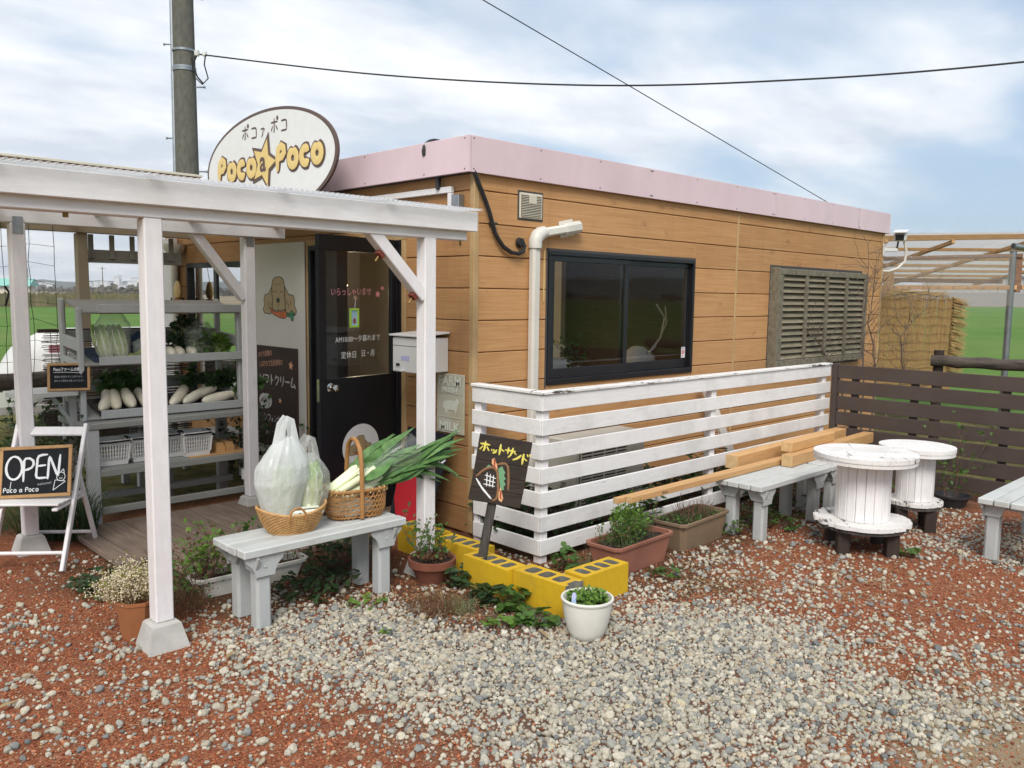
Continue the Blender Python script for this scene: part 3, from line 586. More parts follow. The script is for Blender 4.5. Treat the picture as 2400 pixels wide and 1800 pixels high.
# distant field poles and wind pole
for px, dist, h, lb in ((244, 300, 10, 'thin utility pole standing far out in the plain left of the shop'), (70, 380, 11, 'thin far utility pole near the teal roofed warehouse')):
    p = at(px, dist); q = thing('distant_pole', lb, 'pole', p); MB().tube([p, p+V((0, 0, h))], [.2, .13], 6).build('shaft', 'pole_concrete', q); bar1('crossarm', p+V((-1, 0, h*.93)), p+V((1, 0, h*.93)), .12, .12, 'dark_metal', q)
# greenhouse-like low building across the field at right
p0, p1 = at(2150, 330), at(2620, 330); d = (p1-p0).normalized(); nrm = V((-d.y, d.x, 0)); ln = (p1-p0).length; mm = Matrix(((d.x, nrm.x, 0, p0.x), (d.y, nrm.y, 0, p0.y), (0, 0, 1, 0), (0, 0, 0, 1)))
gh_ = thing('long_barn', 'long grey corrugated barn across the green field at right', 'building', (p0.x, p0.y, 0))
MB().box((0, 0, -.1), (ln, 30, 5.0), .05, mm).build('lower_wall', 'greenhouse', gh_)
for i in range(24): MB().box((i*ln/24+.08, -.25, 5.1), ((i+1)*ln/24-.08, 0, 11.4), .03, mm).build('wall_panel', 'barn_panel', gh_)
MB().box((-.6, -1.5, 11.4), (ln+.6, 31, 12.2), .05, mm).build('roof', 'greenhouse', gh_)
# ------------------------------------------------------------------ air over the plain
m = bpy.data.materials.new('haze_air'); m.use_nodes = True; t = m.node_tree; t.nodes.clear(); MATS['haze_air'] = m
o_ = t.nodes.new('ShaderNodeOutputMaterial'); pv = t.nodes.new('ShaderNodeVolumePrincipled'); pv.inputs['Color'].default_value = (.86, .90, .94, 1); pv.inputs['Density'].default_value = .00042; pv.inputs['Anisotropy'].default_value = .2
t.links.new(pv.outputs[0], o_.inputs['Volume'])
mb = MB(); q = 1850; z0_, z1_ = -2, 72; mb.add([(-q, -q, z0_), (q, -q, z0_), (q, q, z0_), (-q, q, z0_), (-q, -q, z1_), (q, -q, z1_), (q, q, z1_), (-q, q, z1_)], [(3, 2, 1, 0), (4, 5, 6, 7), (0, 1, 5, 4), (1, 2, 6, 5), (2, 3, 7, 6), (3, 0, 4, 7)])
tag(mb.build('haze', 'haze_air'), 'pale haze lying over the whole plain', 'haze', kind='stuff')

# ------------------------------------------------------------------ shop building
LX, WY, ZT = 6.886, 5.4, 2.60
shop = thing('shop_building', 'single storey timber clad shop with pink roof edge', 'building', (0, 0, 0))
SP, Z0 = .2275, 2.478
zs = [ZT]+[Z0-SP*k for k in range(11)]+[.02]
WIN = (.75, 2.71, 1.06, 2.09)                     # x0 x1 z0 z1 on the long wall
DOOR = (.83, 2.19, .06, 2.16); WINB = (3.43, 4.78, .55, 2.05)   # y0 y1 z0 z1 on the door wall
BACKW = ((1.50, 1.98, .92, 1.95), (2.25, 2.55, .92, 1.95), (3.6, 5.6, .8, 2.0))
def cut(u0, u1, z0, z1, holes):
    """rectangles left of [u0,u1]x[z0,z1] when the holes are taken out"""
    rs = [(u0, u1, z0, z1)]
    for a0, a1, b0, b1 in holes:
        nx = []
        for q in rs:
            x0, x1, y0, y1 = q
            if a1 <= x0 or a0 >= x1 or b1 <= y0 or b0 >= y1: nx.append(q); continue
            if a0 > x0: nx.append((x0, a0, y0, y1))
            if a1 < x1: nx.append((a1, x1, y0, y1))
            m0, m1 = max(a0, x0), min(a1, x1)
            if b1 < y1: nx.append((m0, m1, b1, y1))
            if b0 > y0: nx.append((m0, m1, y0, b0))
        rs = nx
    return [r for r in rs if r[1]-r[0] > .012 and r[3]-r[2] > .012]
lw = MB()
for x0, x1, z0, z1 in cut(0, LX, 0, ZT, [WIN]): lw.box((x0, .016, z0), (x1, .10, z1), .001)
lw = lw.build('long_wall', 'siding_joint', shop)
for k in range(len(zs)-1):
    for (ua, ub) in ((.035, 3.430), (3.460, LX-.03)):
        for x0, x1, z0, z1 in cut(ua, ub, zs[k+1]+.0030, zs[k]-.0030, [WIN]):
            MB().box((x0, -.004+random.uniform(-.001, .001), z0), (x1, .0155, z1), .0045).build('siding_board', 'siding', lw)
dw = MB()
for y0, y1, z0, z1 in cut(.101, WY, 0, ZT, [DOOR, WINB]): dw.box((.016, y0, z0), (.10, y1, z1), .001)
dw = dw.build('door_wall', 'siding_joint', shop)
for k in range(len(zs)-1):
    for y0, y1, z0, z1 in cut(.035, WY-.02, zs[k+1]+.0030, zs[k]-.0030, [(DOOR[0]-.05, DOOR[1]+.05, DOOR[2]-.1, DOOR[3]+.05), WINB]):
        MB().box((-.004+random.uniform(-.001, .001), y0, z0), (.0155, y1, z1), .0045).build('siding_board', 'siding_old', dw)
bw = MB()
for x0, x1, z0, z1 in cut(.101, LX-.101, 0, ZT, BACKW): bw.box((x0, WY-.10, z0), (x1, WY, z1), .001)
bw.build('back_wall', 'inner_wall', shop)
box1('end_wall', (LX-.10, .101, 0), (LX, WY, ZT), 'siding', shop)
# inside faces, floor and ceiling
mb = MB()
for x0, x1, z0, z1 in cut(.11, LX-.11, .1, ZT-.1, [WIN]): mb.box((x0, .101, z0), (x1, .112, z1), .001)
mb.build('inner_lining', 'inner_wall', shop)
box1('floor_slab', (.012, .112, .03), (LX-.11, WY-.112, .10), 'inner_dark', shop)
box1('ceiling', (.11, .112, ZT-.10), (LX-.11, WY-.112, ZT-.03), 'inner_wall', shop)
box1('partition', (3.3, 2.2, .1), (3.38, WY-.12, ZT-.1), 'inner_wall', shop)
box1('partition', (.45, 3.35, .1), (1.30, 3.43, 2.3), 'inner_dark', shop)
# corner and joint trims
for nm, a, b_ in (('corner_trim', (-.014, -.014, .03), (.034, .034, ZT)), ('joint_strip', (3.431, -.008, .03), (3.459, .012, ZT)), ('corner_trim', (LX-.029, -.014, .03), (LX+.012, .03, ZT))): box1(nm, a, b_, 'trim_tan', shop, .004)
# roof: deck, dark soffit, fascia panels
box1('roof_deck', (-.02, .02, ZT+.002), (LX+.02, WY, ZT+.17), 'roof_dark', shop)
box1('soffit', (-.055, -.018, ZT-.012), (LX+.05, WY+.04, ZT+.0015), 'roof_dark', shop)
xs = [-.068, 1.97, 4.05, 6.12, LX+.068]
for i in range(4): box1('fascia_panel', (xs[i]+.0015, -.044, 2.588), (xs[i+1]-.0015, -.020, 2.835), 'fascia_pink', shop, .002)
ys = [-.044, 1.9, 3.8, WY+.06]
for i in range(3): box1('fascia_panel', (-.092, ys[i]+.0015, 2.588), (-.0695, ys[i+1]-.0015, 2.8345), 'fascia_pink', shop, .002)
for i in range(3): box1('fascia_panel', (LX+.0695, ys[i]+.0015, 2.588), (LX+.092, ys[i+1]-.0015, 2.8345), 'fascia_pink', shop, .002)
mb = MB()
for x in [xs[0]+.02]+[xs[0]+.68*k for k in range(1, 10)]+[1.955, 1.985, 4.035, 4.065]:
    for z in (2.61, 2.815): mb.lathe([(0, -.0025), (.005, -.002), (.006, 0)], (0, 0, 0), 8, m=Matrix.Translation((x, -.0442, z)) @ Matrix.Rotation(RAD(-90), 4, 'X'))
for y in [0, .45, 1.2, 1.88, 1.92, 2.6]:
    for z in (2.61, 2.815): mb.lathe([(0, -.0025), (.005, -.002), (.006, 0)], (0, 0, 0), 8, m=Matrix.Translation((-.0922, y, z)) @ Matrix.Rotation(RAD(90), 4, 'Y'))
mb.build('fascia_screws', 'dark_metal', shop)
mb = MB(); mb.tube([(.02+.11*cos(RAD(a)), .45, 2.775+.085*sin(RAD(a))) for a in range(-20, 201, 20)], .02, 8); mb.build('hose_loop', 'rubber', shop)
box1('gutter_bracket', (-.06, .33, 2.50), (-.03, .36, 2.59), 'dark_metal', shop)
# old frame on the door wall above the porch roof
box1('wall_frame', (-.040, .21, 2.47), (-.006, 1.75, 2.515), 'white_beam', shop, .004); box1('wall_frame', (-.040, .21, 2.25), (-.006, .25, 2.469), 'white_beam', shop, .004)
box1('meter_box', (-.06, .10, 2.36), (-.008, .18, 2.45), 'steel', shop)
# sliding window on the long wall
x0, x1, z0, z1 = WIN; wn = box1('window', (x0, -.020, z1-.030), (x1, .095, z1), 'black_aluminium', shop)
for a, b_ in (((x0, -.0205, z0), (x1, .095, z0+.045)), ((x0, -.020, z0+.0455), (x0+.028, .095, z1-.0305)), ((x1-.028, -.020, z0+.0455), (x1, .095, z1-.0305))): box1('frame', a, b_, 'black_aluminium', wn)
xm = (x0+x1)/2-.02
def sash(xa, xb, y):
    for a, b_ in (((xa, y, z1-.075), (xb, y+.025, z1-.031)), ((xa, y, z0+.046), (xb, y+.025, z0+.125)), ((xa, y, z0+.1255), (xa+.045, y+.025, z1-.0755)), ((xb-.045, y, z0+.1255), (xb, y+.025, z1-.0755))): box1('sash', a, b_, 'black_aluminium', wn)
    MB().add([(xa+.04, y+.012, z0+.12), (xb-.04, y+.012, z0+.12), (xb-.04, y+.012, z1-.07), (xa+.04, y+.012, z1-.07)], [(0, 1, 2, 3)]).build('pane', 'glass', wn)
sash(x0+.029, xm+.03, -.008); sash(xm-.02, x1-.029, .024)
for a, b_ in (((x0-.022, -.0065, z0-.022), (x0-.001, -.001, z1+.02)),): box1('sealant', a, b_, 'roof_dark', wn, .001)
box1('sealant', (x0-.02, -.0065, z1+.001), (x1+.02, -.0015, z1+.022), 'roof_dark', wn, .001); box1('loose_batten', (x0-.055, -.012, 1.70), (x0-.04, -.0045, 2.09), 'bamboo_pale', wn)
fr = frame((x1-.125, .0235, z0+.135), (1, 0, 0))
st = MB().poly([(0, 0), (.055, 0), (.06, .005), (.06, .095), (.055, .10), (.005, .10), (0, .095)], .0006, (fr[0]-V((0, .001, 0)), fr[1], fr[2], fr[3])).build('sticker', 'sticker_white', wn)
mb = MB(); strokes(mb, [circ(.030, .052, .018, n=12, a0=-20, a1=290), circ(.032, .050, .008, n=8)], .0045, fr, .0012); text(mb, '防犯', .012, fr, (.010, .012), .0012); mb.build('sticker_print', 'sticker_red', wn)
mb = MB(); text(mb, '警戒中', .014, fr, (.008, .082), .0012); mb.build('sticker_print', 'ink', wn)
# window on the door wall, behind the display rack
y0, y1, z0, z1 = WINB; wd = box1('window', (-.020, y0, z1-.05), (.09, y1, z1), 'black_aluminium', shop)
for a, b_ in (((-.0205, y0, z0), (.09, y1, z0+.05)), ((-.020, y0, z0+.0505), (.09, y0+.045, z1-.0505)), ((-.020, y1-.045, z0+.0505), (.09, y1, z1-.0505)), ((-.006, 4.06, z0+.0505), (.03, 4.13, z1-.0505))): box1('frame', a, b_, 'black_aluminium', wd)
MB().add([(.01, y0+.04, z0+.04), (.01, 4.06, z0+.04), (.01, 4.06, z1-.04), (.01, y0+.04, z1-.04)], [(0, 1, 2, 3)][::-1]).build('pane', 'glass', wd)
MB().add([(.02, 4.13, z0+.04), (.02, y1-.04, z0+.04), (.02, y1-.04, z1-.04), (.02, 4.13, z1-.04)], [(0, 1, 2, 3)]).build('pane', 'glass', wd)
# back windows (daylight through the shop)
for x0, x1, z0, z1 in BACKW:
    q = box1('window', (x0, WY-.06, z0), (x1, WY-.02, z0+.04), 'black_aluminium', shop); box1('frame', (x0, WY-.06, z1-.04), (x1, WY-.02, z1), 'black_aluminium', q)
    for xx in ((x0, (x0+x1)/2-.03, x1-.05) if x1-x0 > 1 else (x0, x1-.05)): box1('frame', (xx, WY-.06, z0+.041), (xx+.05, WY-.02, z1-.041), 'black_aluminium', q)
# entrance: tan casing, black frame, leaf swung open
d0, d1, dz0, dz1 = DOOR
dr = box1('door_casing', (-.016, d0-.05, dz1), (.03, d1+.05, dz1+.05), 'trim_tan', shop); box1('casing', (-.016, d0-.05, .02), (.03, d0-.001, dz1-.001), 'trim_tan', dr); box1('casing', (-.016, d1+.001, .02), (.03, d1+.05, dz1-.001), 'trim_tan', dr)
fm = box1('door_frame', (-.028, d0, dz1-.045), (.08, d1, dz1-.001), 'black_door', shop)
for ya, yb in ((d0, d0+.04), (d1-.045, d1), (1.72, 1.77)): box1('jamb', (-.027, ya, dz0), (.08, yb, dz1-.0455), 'black_door', fm)
box1('sill', (-.03, d0, .03), (.08, d1, dz0-.001), 'steel', fm); box1('fixed_panel', (.01, 1.771, dz0), (.03, d1-.046, dz1-.046), 'black_door', fm)
H = V((-.03, .885, 0)); dd = V((-.981, -.195, 0)).normalized(); LW = .80
ld = thing('door_leaf', 'x', 'x'); del ld['label'], ld['category']; ld.name = 'door_leaf'; ld.parent = shop
nl = V((dd.y, -dd.x, 0)); nl = nl if nl.y < 0 else -nl
Fm = H+dd*LW; FR = (Fm+nl*.019, -dd, V((0, 0, 1)), nl)            # origin at the free edge, u towards the hinge
Lz0, Lz1, gz0, gz1 = .085, 2.16, 1.135, 2.05
def leafbox(u0, u1, z0, z1, t0=-.019, t1=.019, ch=.003):
    mm = Matrix(((-dd.x, -nl.x, 0, Fm.x), (-dd.y, -nl.y, 0, Fm.y), (0, 0, 1, 0), (0, 0, 0, 1))); return MB().box((u0, t0, z0), (u1, t1, z1), ch, mm)
leafbox(0, LW, Lz0, gz0).build('lower_panel', 'black_door', ld); leafbox(0, LW, gz1, Lz1).build('top_rail', 'black_door', ld)
leafbox(0, .068, gz0+.0005, gz1-.0005).build('stile', 'black_door', ld); leafbox(LW-.06, LW, gz0+.0005, gz1-.0005).build('stile', 'black_door', ld)
def pl(u, z, k=0): return FR[0]+FR[1]*u+V((0, 0, z))+FR[3]*k
MB().add([pl(.06, gz0-.005, -.015), pl(LW-.055, gz0-.005, -.015), pl(LW-.055, gz1+.005, -.015), pl(.06, gz1+.005, -.015)], [(0, 1, 2, 3)]).build('pane', 'glass', ld)
box1('door_closer', (-.06, .93, 2.10), (-.032, 1.15, 2.15), 'black_door', shop)
kb = MB(); cen = pl(.095, 1.075, 0); ax_ = FR[3]
mk = Matrix.Translation(cen) @ FR[3].to_track_quat('Z', 'Y').to_matrix().to_4x4()
kb.lathe([(0, .001), (.034, .001), (.034, .006), (.014, .012), (.013, .032), (.024, .040), (.027, .055), (.024, .068), (.012, .072), (0, .073)], (0, 0, 0), 24, m=mk); kb.build('door_knob', 'chrome', ld)
leafbox(-.002, .0005, .98, 1.14, -.012, .012, .0005).build('lock_plate', 'chrome', ld)
st = MB().poly(circ(.40, .61, .19, .168, 40)[:-1], .0008, (FR[0]+FR[3]*.0005, FR[1], FR[2], FR[3])).build('round_sticker', 'sticker_white', ld)
DOG = dict(head=[(385, 550), (412, 555), (432, 575), (440, 640), (441, 720), (447, 800), (440, 850), (415, 866), (393, 850), (375, 866), (345, 860), (330, 820), (335, 760), (327, 700), (330, 620), (340, 575), (360, 555)],
 earl=[(332, 630), (300, 700), (262, 715), (255, 760), (260, 800), (246, 850), (262, 882), (295, 880), (310, 890), (332, 862), (338, 760)], earr=[(438, 630), (475, 705), (515, 715), (525, 760), (520, 800), (540, 850), (530, 882), (500, 880), (470, 888), (445, 855), (438, 760)],
 carrot=[(310, 825), (340, 848), (395, 852), (450, 838), (455, 900), (440, 920), (400, 915), (340, 888), (314, 852)], leaf=[(455, 868), (488, 870), (486, 852), (505, 846), (512, 868), (525, 870), (526, 890), (512, 892), (512, 935), (495, 940), (490, 906), (455, 898)])
def dog(fr, cx, cy, W_, H_, par, base=.0012):
    """spaniel head holding a carrot, as layered flat print"""
    s = W_/294; sy_ = H_/390; mp_ = lambda pts: [((x-393)*s+cx, (745-y)*sy_+cy) for x, y in pts]
    O = fr[0]; f = lambda k: (O+fr[3]*(base+k), fr[1], fr[2], fr[3]); r = H_*.010
    [MB().poly(mp_(DOG[k_]), .0003, f(0)).build('emblem_ear', 'dog_tan', par) for k_ in ('earl', 'earr')]
    MB().poly(mp_(DOG['carrot']), .0003, f(.0005)).build('emblem_carrot', 'carrot', par); MB().poly(mp_(DOG['leaf']), .0003, f(.0005)).build('emblem_leaf', 'carrot_green', par)
    MB().poly(mp_(DOG['head']), .0003, f(.0010)).build('emblem_head', 'dog_tan', par)
    ln_ = MB()
    for nme, k in (('earl', .0004), ('earr', .0004), ('carrot', .0009), ('leaf', .0009), ('head', .0014)): q = mp_(DOG[nme]); strokes(ln_, [q+[q[0]]], r, f(k), .0002)
    ex = [[(340, 690), (358, 676), (375, 690)], [(400, 690), (412, 676), (424, 690)], [(360, 622), (368, 612), (378, 620)], [(393, 622), (402, 612), (410, 620)], [(385, 785), (386, 850)], [(300, 770), (292, 800), (302, 815), (296, 840)], [(322, 780), (318, 810)], [(455, 760), (466, 790), (480, 800), (476, 830)], [(488, 765), (498, 800)], [(405, 870), (404, 912)], [(425, 868), (426, 915)]]
    strokes(ln_, [mp_(q) for q in ex], r*.75, f(.0016), .0002); ln_.poly(mp_(circ(384, 760, 15, 24, 16)[:-1]), .0004, f(.0018)); ln_.build('emblem_lines', 'dog_dark', par)
dog(FR, .40, .61, .25, .165, ld)
mb = MB(); text(mb, 'いらっしゃいませ', .062, FR, (.125, 1.735), .001-.013, width=.40, rot=.02); mb.poly(star(.585, 1.745, .030, .014, 80), .0006, FR); mb.poly(star(.635, 1.79, .022, .010, 100), .0006, FR); mb.build('door_lettering', 'pink', ld)
mb = MB(); text(mb, 'AM10:00〜夕暮れまで', .052, FR, (.16, 1.395), -.012, width=.46, rot=.015); text(mb, '定休日', .055, FR, (.215, 1.28), -.012, width=.15); text(mb, '日・月', .055, FR, (.425, 1.285), -.012, width=.13); mb.build('door_lettering', 'paint_white', ld)
# small green picture frame hanging on the door glass
pf = thing('hanging_picture', 'small lime green picture frame hanging on the door glass', 'picture frame', pl(.32, 1.53, .004))
for u0, u1, z0, z1 in ((.285, .375, 1.625, 1.64), (.285, .375, 1.50, 1.515), (.285, .30, 1.515, 1.625), (.36, .375, 1.515, 1.625)):
    mm = Matrix(((-dd.x, -nl.x, 0, Fm.x), (-dd.y, -nl.y, 0, Fm.y), (0, 0, 1, 0), (0, 0, 0, 1))); MB().box((u0, -.034, z0), (u1, -.022, z1), .002, mm).build('frame', 'lime', pf)
MB().poly([(.299, 1.514), (.361, 1.514), (.361, 1.626), (.299, 1.626)], .002, (FR[0]+FR[3]*.006, FR[1], FR[2], FR[3])).build('picture', 'sky_blue', pf)
MB().poly(circ(.332, 1.548, .012, .022, 10)[:-1], .001, (FR[0]+FR[3]*.009, FR[1], FR[2], FR[3])).build('picture_figure', 'paint_red', pf)
mb = MB(); mb.tube([pl(.335, 1.64, .010), pl(.34, 1.70, .012), pl(.345, 1.72, .010)], .002, 5); mb.lathe([(0, 0), (.018, .002), (.018, .006), (0, .008)], (0, 0, 0), 14, m=Matrix.Translation(pl(.347, 1.715, .002)) @ FR[3].to_track_quat('Z', 'Y').to_matrix().to_4x4()); mb.build('hook', 'chrome', pf)
# vent grille on the long wall
vg = box1('vent', (.430, -.014, 2.315), (.668, -.004, 2.50), 'vent_plastic', shop, .004)
for i in range(14):
    z = 2.330+i*.0118; MB().bar((.446, -.020, z), (.652, -.020, z), .010, .0045, (0, -.5, 1), .001).build('vent_slat', 'vent_plastic', vg)
box1('vent_label', (.520, -.0265, 2.424), (.596, -.0145, 2.488), 'vent_plastic', vg); box1('vent_recess', (.444, -.0155, 2.326), (.654, -.0142, 2.488), 'dark_metal', vg, .0005)
box1('sealant', (.415, -.0062, 2.30), (.683, -.0025, 2.515), 'roof_dark', vg, .001)
# air-conditioner duct cover: downpipe, elbow, wall cap
dc = box1('duct_cover', (.525, -.075, .02), (.605, -.010, 2.115), 'pvc', shop, .016)
mb = MB(); mb.tube([(.565, -.046, 2.10), (.565, -.046, 2.155), (.585, -.046, 2.19), (.62, -.046, 2.212), (.66, -.046, 2.225)], [.050, .052, .054, .052, .046], 12); mb.build('elbow', 'pvc', dc)
MB().bar((.63, -.043, 2.215), (.90, -.043, 2.262), .062, .068, (0, 0, 1), .014).build('cross_duct', 'pvc', dc)
MB().bar((.86, -.048, 2.256), (1.065, -.048, 2.292), .080, .092, (0, 0, 1), .024).build('wall_cap', 'pvc', dc); MB().bar((.865, -.010, 2.255), (1.02, -.010, 2.285), .006, .125, (0, 0, 1), .002).build('cap_flange', 'pvc', dc)
# black drain cable
mb = MB(); cp = [(-.035, -.03, 2.60), (.0, -.035, 2.53), (.035, -.035, 2.47), (.075, -.035, 2.40), (.11, -.035, 2.33), (.165, -.035, 2.19), (.20, -.035, 2.145), (.25, -.035, 2.095), (.33, -.035, 2.058), (.40, -.037, 2.052), (.445, -.038, 2.072), (.462, -.036, 2.11), (.447, -.030, 2.145), (.425, -.018, 2.15)]
mb.tube(cp, .0155, 8); mb.lathe([(0, -.03), (.03, -.028), (.036, -.01), (.038, 0), (.03, .006), (0, .008)], (0, 0, 0), 14, m=Matrix.Translation((.428, -.014, 2.135)) @ Matrix.Rotation(RAD(-90), 4, 'X')); mb.build('drain_cable', 'rubber', shop)
box1('cable_clip', (.125, -.045, 2.245), (.185, -.006, 2.262), 'dark_metal', shop)
# louvred shutter
lv = box1('louvre', (4.13, -.105, 1.035), (6.27, -.030, 1.105), 'louvre_frame', shop, .006)
for a, b_ in (((4.13, -.105, 2.0), (6.27, -.03, 2.065)), ((4.13, -.105, 1.1055), (4.215, -.03, 1.9995)), ((6.185, -.105, 1.1055), (6.27, -.03, 1.9995))): box1('frame', a, b_, 'louvre_frame', lv, .006)
for x in (4.70, 5.18, 5.68): box1('mullion', (x, -.112, 1.106), (x+.045, -.07, 1.9995), 'louvre_frame', lv)
box1('frame', (4.10, -.104, 1.02), (4.128, -.004, 2.075), 'louvre_frame', lv); box1('backing', (4.215, -.034, 1.1055), (6.185, -.03, 1.9995), 'roof_dark', lv, .0005)
for i in range(14):
    z = 1.125+i*.0640; MB().bar((4.217, -.073, z+.014), (6.183, -.073, z+.014+random.uniform(-.003, .003)), .072, .010, (0, -.80, .60), .002).build('slat', 'louvre_wood', lv)
box1('sealant', (4.09, -.0065, 1.0), (6.31, -.002, 2.10), 'roof_dark', lv, .001)
# inside: table, things on it, a draped chair, a picture
tb = thing('inner_table', 'white table inside behind the left window pane', 'table', (1.7, .72, .1)); box1('top', (1.05, .28, 1.035), (2.35, 1.15, 1.06), 'mail_white', tb)
for x, y in ((1.1, .33), (2.3, .33), (1.1, 1.1), (2.3, 1.1)): box1('leg', (x-.02, y-.02, .1), (x+.02, y+.02, 1.0345), 'dark_metal', tb)
bx = thing('tissue_box', 'white paper box on the inner table', 'box', (1.75, .85, 1.061)); MB().box((1.68, .80, 1.061), (1.95, .98, 1.17), .006).build('carton', 'mail_white', bx); MB().bar((1.66, .84, 1.19), (1.94, .94, 1.29), .15, .006).build('lid', 'paper', bx)
hp = thing('window_plant', 'small leafy house plant inside the left window pane', 'plant', (1.48, .36, 1.06)); MB().lathe([(0, 1.061), (.04, 1.061), (.055, 1.13), (.048, 1.13), (0, 1.11)], (1.48, .36, 0), 16).build('pot', 'dark_metal', hp)
mb = MB(); pt_ = twigs(mb, (1.48, .36, 1.11), 9, .30, .55, .004, 2); mb.build('stems', 'twig', hp); leaf_cloud(MB(), 110, from_list(pt_, .02), .05).build('leaves', 'leaf_mid', hp)
ch = thing('inner_chair', 'white draped chair inside the right window pane', 'chair', (2.45, .55, .1)); MB().lathe([(0, .1), (.20, .1), (.19, 1.0), (.16, 1.18), (.06, 1.27), (0, 1.28)], (2.62, .55, 0), 20, wob=.05).build('cover', 'far_white', ch)
mb = MB(); mb.tube([(2.60, .40, 1.22), (2.78, .40, 1.36), (2.84, .40, 1.55), (2.70, .40, 1.68)], .010, 6); mb.tube([(2.70, .42, 1.25), (2.80, .42, 1.36), (2.90, .42, 1.5), (2.87, .42, 1.66)], .007, 6); mb.build('white_cord', 'far_white', ch)
pc = thing('wall_picture', 'dark poster on the inner wall seen through the window', 'poster', (1.9, 2.0, 1.2)); box1('panel', (3.27, 2.6, 1.0), (3.298, 3.5, 1.95), 'inner_dark', pc)
# lit pendant bulb seen through the door glass
pn = thing('pendant_lamp', 'small lit pendant bulb inside seen through the door glass', 'lamp', (.55, 2.5, 2.45)); m, t, b, o = newmat('bulb_glow'); b.inputs['Emission Color'].default_value = (1, .72, .38, 1); b.inputs['Emission Strength'].default_value = 12
MB().lathe([(0, 1.79), (.02, 1.795), (.032, 1.82), (.026, 1.855), (.014, 1.875), (0, 1.88)], (.55, 2.5, 0), 14).build('bulb', 'bulb_glow', pn); MB().tube([(.55, 2.5, 1.875), (.55, 2.5, 2.49)], .004, 6).build('cord', 'rubber', pn); MB().lathe([(.016, 1.87), (.02, 1.92), (.012, 1.94)], (.55, 2.5, 0), 12).build('socket', 'brass', pn)
pl_ = bpy.data.lights.new('pendant_light', 'POINT'); pl_.energy = 22; pl_.color = (1, .80, .55); pl_.shadow_soft_size = .05; po_ = bpy.data.objects.new('pendant_light', pl_); COL.objects.link(po_); po_.parent = pn; po_.location = (0, 0, -.72)

# ------------------------------------------------------------------ porch canopy
po = thing('porch_canopy', 'white timber porch with clear corrugated roof in front of the shop door', 'porch', (-1.5, 0, 0))
def pier(x, y, top, bot, h):
    mb = MB(); vs = [(x+sx_*a, y+sy_*a, z) for z, a in ((-.03, bot+.006), (h-.012, top), (h, top-.012)) for sx_, sy_ in ((-1, -1), (1, -1), (1, 1), (-1, 1))]
    fs = [(i*4+j, i*4+(j+1) % 4, i*4+4+(j+1) % 4, i*4+4+j) for i in range(2) for j in range(4)]+[(8, 9, 10, 11)]
    return mb.add(vs, fs)
def rpost(x, y, z0, z1, s=.09):
    return MB().box((x-s/2, y-s/2, z0), (x+s/2, y+s/2, z1), .006)
posts = [(-2.385, -.395, .135, 2.085, 'A'), (-.735, -.395, .135, 2.095, 'B'), (-2.43, 1.70, .12, 2.17, 'D'), (-.815, 1.75, .12, 2.17, 'C')]
for x, y, z0, z1, nm in posts:
    rpost(x, y, z0, z1, .088).build('post', 'white_wood', po); pier(x, y, .068, .10, z0).build('pier_block', 'concrete', po)
rpost(-1.18, 4.5, .0, 2.3, .10).build('post', 'tan_liner', po)
# front beam, fascia, rear beam, rafters, braces
box1('front_beam', (-3.75, -.440, 2.086), (-.445, -.352, 2.20), 'white_beam', po, .005)
box1('front_fascia', (-3.75, -.478, 2.142), (-.392, -.4415, 2.262), 'white_beam', po, .004)
box1('rear_beam', (-3.75, 1.66, 2.171), (-.535, 1.75, 2.262), 'white_beam', po, .005)
box1('wall_beam', (-3.75, 4.42, 2.302), (-.03, 4.50, 2.40), 'tan_liner', po, .005)
for x in (-3.3, -2.6, -1.95, -1.3, -.62):
    bar1('rafter', (x, -.350, 2.20), (x, 4.9, 2.44), .045, .07, 'tan_liner' if x > -2 else 'white_beam', po)
for y in (.4, 1.1, 2.6, 3.4): box1('purlin', (-3.75, y-.02, 2.235+.046*(y+.35)), (-.40, y+.02, 2.265+.046*(y+.35)), 'tan_liner', po)
def brace(p, q): MB().bar(p, q, .072, .072, (0, 1, 0), .005).build('brace', 'white_wood', po)
brace((-.765, -.397, 1.73), (-1.155, -.397, 2.12)); brace((-.855, 1.75, 1.70), (-1.27, 1.72, 2.20))
for p in ((-1.07, -.397, 1.985), (-.83, -.397, 1.745)):
    mb = MB(); mb.bar(V(p)+V((-.018, 0, -.018)), V(p)+V((.018, 0, .018)), .045, .045, (0, 1, 0), .002); mb.build('plate', 'red_plate', po)
    MB().tube([V(p)+V((-.018, -.0, -.022)), V(p)+V((-.040, 0, -.05))], .006, 8).build('bolt', 'brass', po)
MB().tube([(-.47, -.40, 2.086), (-.47, -.40, 2.055)], .007, 8).build('bolt', 'brass', po); MB().tube([(-2.75, -.40, 2.086), (-2.75, -.40, 2.065)], .012, 8).build('bolt', 'brass', po)
for x, y in ((-2.43, 1.655), (-.815, 1.705)): box1('joint_plate', (x-.03, y-.0035, 2.10), (x+.03, y+.0, 2.21), 'steel', po, .0008)
def corrugated(name, x0, x1, y0, y1, z0, z1, mat, par, pitch=.032, amp=.009, per=6, ny=2):
    mb = MB(); n_ = int((x1-x0)/pitch*per); mb.sm = True
    for j in range(ny):
        f = j/(ny-1)
        for i in range(n_+1):
            x = x0+(x1-x0)*i/n_; mb.v.append((x, y0+(y1-y0)*f, z0+(z1-z0)*f+amp*sin(2*pi*x/pitch)))
    mb.f = [(j*(n_+1)+i, j*(n_+1)+i+1, (j+1)*(n_+1)+i+1, (j+1)*(n_+1)+i) for j in range(ny-1) for i in range(n_)]
    return mb.build(name, mat, par)
xx = -3.75
